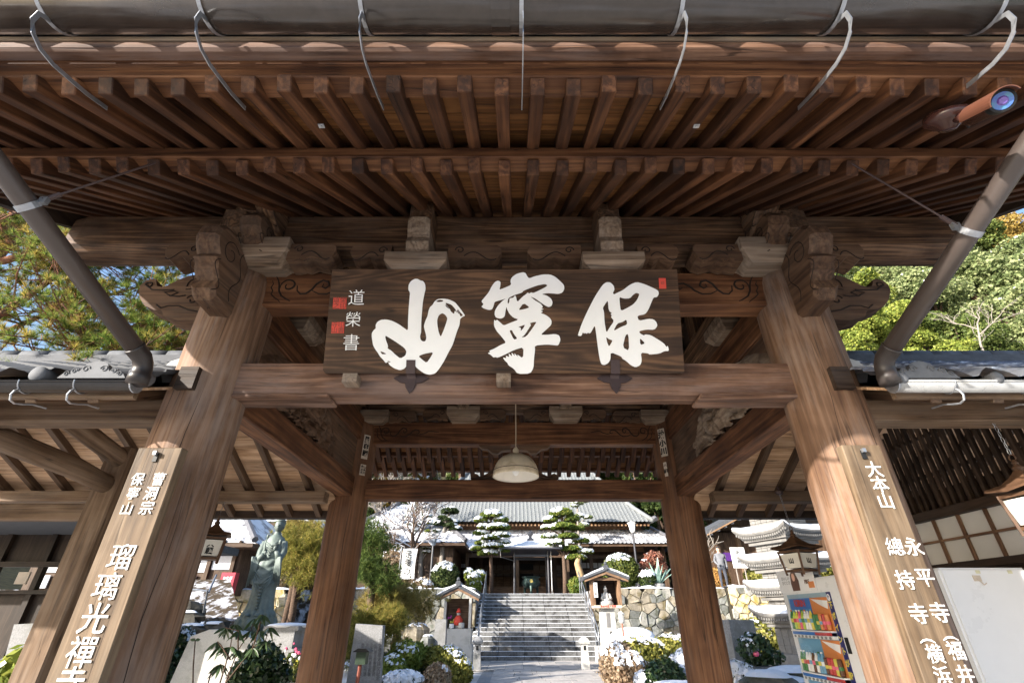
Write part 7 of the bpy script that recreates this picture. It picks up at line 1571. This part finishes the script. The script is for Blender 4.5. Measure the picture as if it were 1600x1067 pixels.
e = P(398, 845, 20); T = thing('tea_house', 'dark timber house with white wall panels and snowy tiled hip roof left of the statue', 'house', (e.x-4.5, 23, 2.4))
hip_house(T, e.x-9, e.x-.8, 20.8, 25.5, 2.2, e.z+.05, e.z+2.5)
for k in range(9):
    x = e.x-8.6+k*.95; beam('post', (x, 20.74, 2.2), (x, 20.74, e.z), .14, .12, W_HALL, T, up=(0, 1, 0), b=0)
    if k < 8: m = MB(); m.box(x+.12, x+.83, 20.76, 20.79, 3.0+.1*(k % 2), 3.75); m.build('white_panel', M_WPAN, T)
    if k % 2 == 0 and k < 8: m = MB(); m.box(x+.2, x+.6, 20.70, 20.75, 2.45, 2.9); m.build('notice', M_WPAN, T)
p = P(346, 905, 20); m = MB(); m.box(p.x-.1, p.x+.42, 20.1, 20.4, 2.2, 2.95); o = m.build('post_box', plain('pinkish_red', (.42, .035, .06), .5), None); tag(o, 'red box with small white lettering before the dark house left of the statue', 'red box'); glyphs('lettering', 'お札所', .12, M_WHITE, Matrix.Translation((p.x+.17, 20.095, 2.75)) @ Matrix.Rotation(math.pi/2, 4, 'X'), o, .002)
e = P(500, 840, 27); T = thing('timber_house', 'larger dark half timbered house with steep snowy roof above the statue', 'house', (e.x-8, 30, 2.4)); hip_house(T, e.x-14, e.x-1.5, 28, 34, 2.2, e.z+.9, e.z+4.0)
for k in range(14):
    x = e.x-13.6+k*.9; m = MB(); m.box(x+.1, x+.8, 27.92, 27.97, e.z-.3, e.z+.55); m.build('white_panel', M_WPAN, T)
    beam('post', (x, 27.9, 2.2), (x, 27.9, e.z+.8), .12, .12, W_HALL, T, up=(0, 1, 0), b=0)
e = P(445, 800, 24); T = thing('storehouse', 'storehouse roof blanketed with blue shaded snow behind the soft pine', 'house', (e.x, 29, 2.4)); hip_house(T, e.x+1.0, e.x+7.5, 30, 35, 2.2, e.z-.6, e.z+2)
# far-left building with window openings; shade is put into its timber colour
W_SHED = wood('wood_shed_shade', (.012, .008, .005), (.024, .015, .010), (.045, .03, .02))
T = thing('covered_shed', 'timber shed darkened for shade with bright window openings at the left edge of the photo', 'building', (-8.4, 9.4, 0))
a, b = P(-60, 1000, 9), P(118, 1000, 9)
m = MB(); xs = [-13, P(8, 900, 9).x, P(60, 900, 9).x, P(72, 900, 9).x, P(96, 900, 9).x, -7.1]; z0 = P(0, 925, 9).z; z1 = P(0, 884, 9).z
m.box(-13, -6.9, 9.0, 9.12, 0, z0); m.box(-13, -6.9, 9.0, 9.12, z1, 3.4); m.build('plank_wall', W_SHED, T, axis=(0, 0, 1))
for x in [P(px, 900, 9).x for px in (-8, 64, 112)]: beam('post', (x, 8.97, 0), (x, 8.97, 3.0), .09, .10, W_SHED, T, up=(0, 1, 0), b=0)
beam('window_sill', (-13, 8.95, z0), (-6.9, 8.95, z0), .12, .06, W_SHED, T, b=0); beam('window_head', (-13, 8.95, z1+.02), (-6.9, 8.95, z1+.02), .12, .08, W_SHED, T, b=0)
m = MB(); m.box(P(24, 900, 9).x, P(42, 900, 9).x, 9.03, 9.06, P(0, 912, 9).z, P(0, 893, 9).z); m.build('paper_notice', M_PAPER, T)
m = MB(); m.prism([(-13.5, 2.75), (-6.6, 2.75), (-6.6, 2.9), (-13.5, 4.0)], (0, 7.4, 0), (1, 0, 0), (0, 0, 1), (0, 5, 0)); m.build('roof', M_TILE, T)
T = thing('stone_slab', 'flat grey stone slab leaning in the dark corner at far left', 'stone slab', tuple(P(55, 1040, 7.5))); pxprism('slab', [(5, 1035), (22, 975), (78, 972), (62, 1035)], 7.5, .1, M_STONE, T)
T = thing('fallen_pole', 'grey metal pole lying diagonally at the bottom left', 'pole', tuple(P(30, 1040, 7))); m = MB(); m.tube([P(-10, 1040, 7), P(62, 998, 7.2)], .03, 8); m.build('pole', M_GALV, T)
# right: five-tier stone pagoda
cxp, cyp = 0, 0
T = thing('stone_pagoda', 'many tiered pale stone pagoda with curved snowy roofs behind the vending machine', 'pagoda', local=True)
M_PAG = plain('pagoda_stone', (.20, .19, .175), .8, .2, var=.15, scale=20, bump=.3, dirt=(.16, .155, .145), dscale=4)
def pagoda_roof(z, hw, snow):
    N = 8; ring = []
    def edge(s, t, k, zz, curl):     # point on a square ring, t in -1..1
        lift = .75*curl*abs(t)**4; a = t*hw*k; d = hw*k*(1-.05*(1-abs(t)**2)); x, y = [(a, -d), (d, a), (-a, d), (-d, -a)][s]; return (cxp+x, cyp+y, zz+lift)
    lv = [(.80, -.10, 0), (.97, -.035, .16), (1.0, .0, .17), (.98, .035, .17), (.80, .075, .09), (.60, .15, .02)]; m = MB(); C4 = 4*N
    for k, dz, cu in lv:
        for s in range(4):
            for i in range(N): m.v.append(edge(s, -1+2*i/N, k, z+dz, cu))
    for l in range(len(lv)-1):
        for j in range(C4): m.f.append((l*C4+j, l*C4+(j+1) % C4, (l+1)*C4+(j+1) % C4, (l+1)*C4+j)); m.m.append(0)
    m.f.append(tuple(range(C4))[::-1]); m.m.append(0); m.f.append(tuple((len(lv)-1)*C4+j for j in range(C4))); m.m.append(0); rf = m.build('roof', M_PAG, T)
    lv = [(1.0, .02, .17), (.98, .055, .175), (.80, .10, .095), (.58, .175, .02)]; m = MB()
    for k, dz, cu in lv:
        for s in range(4):
            for i in range(N): m.v.append(edge(s, -1+2*i/N, k*.99, z+dz+.012, cu))
    for l in range(3):
        for j in range(C4): m.f.append((l*C4+j, l*C4+(j+1) % C4, (l+1)*C4+(j+1) % C4, (l+1)*C4+j)); m.m.append(0)
    m.build('snow', M_SNOW, rf, smooth=True)
    m = MB()
    for i in range(22):
        t = -.95+1.9*i/21
        for s in (0, 3): x, y, zz = edge(s, t, .93, z-.06, .14); m.box(x-.018, x+.018, y-.018, y+.018, zz-.035, zz+.01)
    m.build('rafter_ends', M_PAG, rf, kind='stuff')
    for i, kk in enumerate((.78, .70)): m = MB(); h = hw*kk; m.box(cxp-h, cxp+h, cyp-h, cyp+h, z-.14-.07*i, z-.08-.07*i); m.build('bracket_course', M_PAG, T)
zs = [1.52, 2.00, 2.52, 3.07, 3.66, 4.28]; rng = random.Random(1)
for i, z in enumerate(zs):
    pagoda_roof(z, .70, True); zb_ = .85 if i == 0 else zs[i-1]+.16; h = .40
    for c in range(3):
        za = zb_+(z-.22-zb_)*c/3; zc = zb_+(z-.22-zb_)*(c+1)/3
        for k in range(4):
            for q in (0, 1):
                x0 = cxp-h+2*h*k/4; m = MB(); 
                if q == 0: m.box(x0+.004, x0+2*h/4-.004, cyp-h, cyp-h+.2, za+.004, zc-.004)
                else: m.box(cxp-h, cxp-h+.2, cyp-h+.2+(2*h-.2)*k/4+.004, cyp-h+.2+(2*h-.2)*(k+1)/4-.004, za+.004, zc-.004)
                m.build('stone_block', M_PAG, T)
    m = MB(); m.box(cxp-h+.03, cxp+h, cyp-h+.03, cyp+h, zb_-.05, z-.12); m.build('core', M_PAG, T)
    if i in (2, 3): m = MB(); m.box(cxp-.05, cxp+.30, cyp-h-.006, cyp-h+.05, zb_+.02, z-.26); m.build('dark_niche', M_BLACK, T)
for k, (h, z0, z1) in enumerate(((.85, 0, .35), (.72, .35, .62), (.6, .62, .86))): m = MB(); m.box(cxp-h, cxp+h, cyp-h, cyp+h, z0, z1); m.build('base_course', M_PAG, T)
T.location = (5.90, 11.3, 0); T.rotation_euler = (0, 0, math.radians(24))
# right: temple building with purple curtain, white sign, visitor
a = P(1112, 838, 30); T = thing('side_hall', 'dark side temple building with slanting tiled eaves and purple curtain on the right', 'temple hall', (17.5, 34, 2.5))
xl = P(1098, 850, 30).x
m = MB(); zE, zR = P(1100, 838, 30).z, P(1170, 812, 30).z
m.prism([(xl, zE), (xl+4.2, zE+1.9), (xl+8.4, zE), (xl+8.4, zE+.22), (xl+4.2, zE+2.15), (xl, zE+.22)], (0, 29, 0), (1, 0, 0), (0, 0, 1), (0, 9, 0)); m.build('roof', M_TILE, T)
m = MB(); m.prism([(xl, zE-.08), (xl+4.2, zE+1.82), (xl+8.4, zE-.08), (xl+8.4, zE), (xl+4.2, zE+1.9), (xl, zE)], (0, 28.95, 0), (1, 0, 0), (0, 0, 1), (0, .1, 0)); m.build('bargeboard', M_EAV, T, axis=(1, 0, 0))
for k in range(9): x = xl+.3+k*.45; m = MB(); m.obox((x, 29.2, zE+.02+.45*(x-xl)-.15), (.07, .3, .07)); m.build('purlin_end', M_WPAN, T)
m = MB(); m.box(xl+.9, xl+7.5, 30.5, 37, 2.5, zE+.4); m.prism([(xl+.9, zE+.3), (xl+7.5, zE+.3), (xl+4.2, zE+1.75)], (0, 30.5, 0), (1, 0, 0), (0, 0, 1), (0, .1, 0)); m.build('wall', W_HALL, T, axis=(0, 0, 1))
for k in range(6): x = xl+1.0+k*1.28; beam('column', (x, 30.4, 2.5), (x, 30.4, zE+.4), .2, .2, W_SIDE if k == 1 else W_HALL, T, up=(0, 1, 0), b=0)
m = MB(); m.box(xl+1, xl+2.4, 30.42, 30.44, 4.3, 4.75); m.box(xl+4.0, xl+5.2, 30.42, 30.44, 5.6, 6.4); m.build('curtain', plain('purple_cloth', (.07, .02, .16), .8), T)
for k in range(3): m = MB(); m.box(xl+3.4+k*.7, xl+3.9+k*.7, 30.38, 30.45, 2.6, 4.6); m.build('door_panel', W_HPAN, T, axis=(0, 0, 1))
hp = P(1150, 900, 24.6)
p0, p1, p2, p3 = [P(*q, 24.4) for q in ((1140, 855), (1160, 855), (1164, 887), (1147, 887))]
T = thing('notice_sign', 'white sign board with black brush writing on wooden legs above the right stone wall', 'sign', (p1.x, 24.4, 2.6))
m = MB(); m.box(p0.x, p1.x+.05, 24.38, 24.42, p3.z, p0.z); m.build('sign_panel', M_WHITE, T)
for k in (0, 1): m = MB(); m.tube([(p0.x+.12+k*.4, 24.45, 2.6), (p0.x+.12+k*.4, 24.45, p3.z+.1)], .03, 6); m.build('leg', M_PALEB, T)
glyphs('ink_character', '祈\n願\n所', .20, M_BLACK, Matrix.Translation(((p0.x+p1.x)/2+.02, 24.37, (p0.z+p3.z)/2)) @ Matrix.Rotation(math.pi/2, 4, 'X'), T, .003)
# visitor beside the sign
px_ = P(1140, 905, 24.3).x-.25; PZ = 2.58
T = thing('person', 'person in dark cap and grey jacket standing beside the white notice sign', 'person', (px_, 24.35, PZ))
me = bpy.data.meshes.new('figure'); V_ = [(0, 0, .92), (0, 0, 1.15), (0, 0, 1.38), (0, 0, 1.50), (.0, -.01, 1.60), (-.10, 0, .86), (-.12, -.01, .48), (-.12, .02, .09), (-.13, -.12, .04), (.10, 0, .86), (.12, -.03, .48), (.13, .02, .09), (.14, -.12, .04), (-.19, 0, 1.40), (-.25, .02, 1.14), (-.18, -.16, .98), (-.10, -.2, 1.0), (.19, 0, 1.40), (.26, .02, 1.14), (.24, -.06, .90), (.24, -.09, .82)]
E_ = [(0,1),(1,2),(2,3),(3,4),(0,5),(5,6),(6,7),(7,8),(0,9),(9,10),(10,11),(11,12),(2,13),(13,14),(14,15),(15,16),(2,17),(17,18),(18,19),(19,20)]
r_ = [.15,.15,.16,.06,.06,.10,.075,.05,.04,.10,.075,.05,.04,.08,.06,.045,.03,.08,.06,.045,.03]
me.from_pydata(V_, E_, []); fo = link(bpy.data.objects.new('body', me)); fo.location = (px_, 24.35, PZ)
sk = fo.modifiers.new('skin', 'SKIN')
for v, r in zip(me.skin_vertices[0].data if me.skin_vertices else [], r_): v.radius = (r, r)
bpy.context.view_layer.objects.active = fo
if not me.skin_vertices:
    bm = bmesh.new(); bm.from_mesh(me); ly = bm.verts.layers.skin.verify()
    for i, v in enumerate(bm.verts): v[ly].radius = (r_[i], r_[i]*.8); v[ly].use_root = (i == 0)
    bm.to_mesh(me); bm.free()
fo.modifiers.new('sub', 'SUBSURF').levels = 1; fo.modifiers['sub'].render_levels = 1
bpy.context.view_layer.update(); dg = bpy.context.evaluated_depsgraph_get(); me2 = bpy.data.meshes.new_from_object(fo.evaluated_get(dg)); bpy.data.objects.remove(fo)
M_JK, M_TR, M_SK = plain('grey_jacket', (.16, .165, .18), .8), plain('navy_trousers', (.05, .055, .07), .8), plain('skin', (.55, .36, .27), .6, bump=0)
for q in (M_JK, M_TR, M_SK): me2.materials.append(q)
for f in me2.polygons: z = f.center.z; f.material_index = 1 if z < .92 else (2 if z > 1.5 else 0); f.use_smooth = True
fo = link(bpy.data.objects.new('body', me2)); put(fo, Matrix.Translation((px_, 24.35, PZ)), T)
m = MB(); k = (px_, 24.34, PZ+1.66); m.ball(k, (.085, .10, .12), 14, 10); m.ball((k[0], k[1]-.10, k[2]-.01), (.014, .02, .022), 6, 4)
for s in (-1, 1): m.ball((k[0]+s*.085, k[1], k[2]), (.012, .022, .03), 6, 4)
m.build('head', M_SK, T, smooth=True)
m = MB()
for s in (-1, 1): m.ball((k[0]+s*.033, k[1]-.092, k[2]+.02), (.011, .006, .006), 6, 4)
m.box(k[0]-.022, k[0]+.022, k[1]-.098, k[1]-.09, k[2]-.052, k[2]-.046); m.build('facial_features', M_BLACK, T, kind='stuff')
m = MB(); m.ball((k[0], k[1]+.005, k[2]+.045), (.092, .105, .09), 12, 8, zmin=0); m.box(k[0]-.06, k[0]+.06, k[1]-.18, k[1]-.08, k[2]+.045, k[2]+.055); m.build('cap', plain('dark_cap', (.03, .03, .035), .8), T, smooth=False)
bush('bush', 'orange brown rounded bush above the right wall beside the pillar', 'bush', [pb(1122, 905, 25, 17, 1, .9)], 3500, .05, leafmat('rust_leaves', (.14, .07, .02), (.38, .20, .06), (.55, .36, .12)), 0)
bush('bush', 'bright yellow green bush above the right wall beside the notice sign', 'bush', [pb(1187, 897, 24.8, 14, 1, .8), pb(1172, 899, 24.8, 9, 1, .8), pb(1203, 899, 24.8, 9, 1, .8)], 3500, .05, L_YEL, 0)
bush('bush', 'snow sprinkled yellow green bush behind the hanging lantern at right', 'bush', [pb(1290, 893, 14, 20, 1, .6), pb(1310, 888, 14, 20, 1, .6)], 2500, .05, L_YEL, 200, zmin=.4)
bare_tree('bare tan branches rising over the right wall next to the rear pillar', P(1108, 915, 25), P(1100, 870, 25), .07, M_PALEB, 33, .6, 3)
# white banner in the left garden
p = P(637, 880, 24.8); T = thing('white_banner', 'curved white banner with black brush characters left of the round topiary', 'banner', (p.x, 24.8, 2.6)); m = MB(); m.tube([(p.x-.38, 24.8, 2.5), (p.x-.36, 24.8, p.z+.8)], .02, 6); m.build('pole', M_GALV, T)
m = MB()
for i in range(9):
    for j in range(5): m.v.append((p.x-.3+.17*j-.03*math.sin(i*.5), 24.8+.05*math.sin(j*1.2+i*.4), p.z-.65+1.3*i/8))
for i in range(8):
    for j in range(4): a = i*5+j; m.f.append((a, a+1, a+6, a+5)); m.m.append(0)
bn = m.build('cloth', M_WHITE, T, smooth=True); glyphs('ink_character', '足\n腰\nの', .36, M_BLACK, Matrix.Translation((p.x+.02, 24.70, p.z)) @ Matrix.Rotation(math.pi/2, 4, 'X'), bn, .006)
bush('bush', 'pale dry brush and stems filling the terrace left of the hall', 'bush', [pb(595, 850, 29, 26, 1, 1), pb(615, 880, 28, 24, 1, .9), pb(640, 865, 30, 16, 1, 1)], 5000, .06, L_DRY, 400, sp=.05, zmin=.3, thr=.2)
bush('bush', 'snow covered boulder shaped shrub beneath the dark bare tree', 'bush', [pb(660, 915, 25, 15, 1, .7)], 1500, .06, L_DRY, 500, sp=.06, zmin=.2, thr=-.4)
bush('round_topiary', 'small dry round bush lit by sun behind the statue', 'topiary', [pb(440, 905, 21.8, 11, 1, .95)], 1600, .04, L_DRY, 220, sp=.05, zmin=.5, thr=-.5)
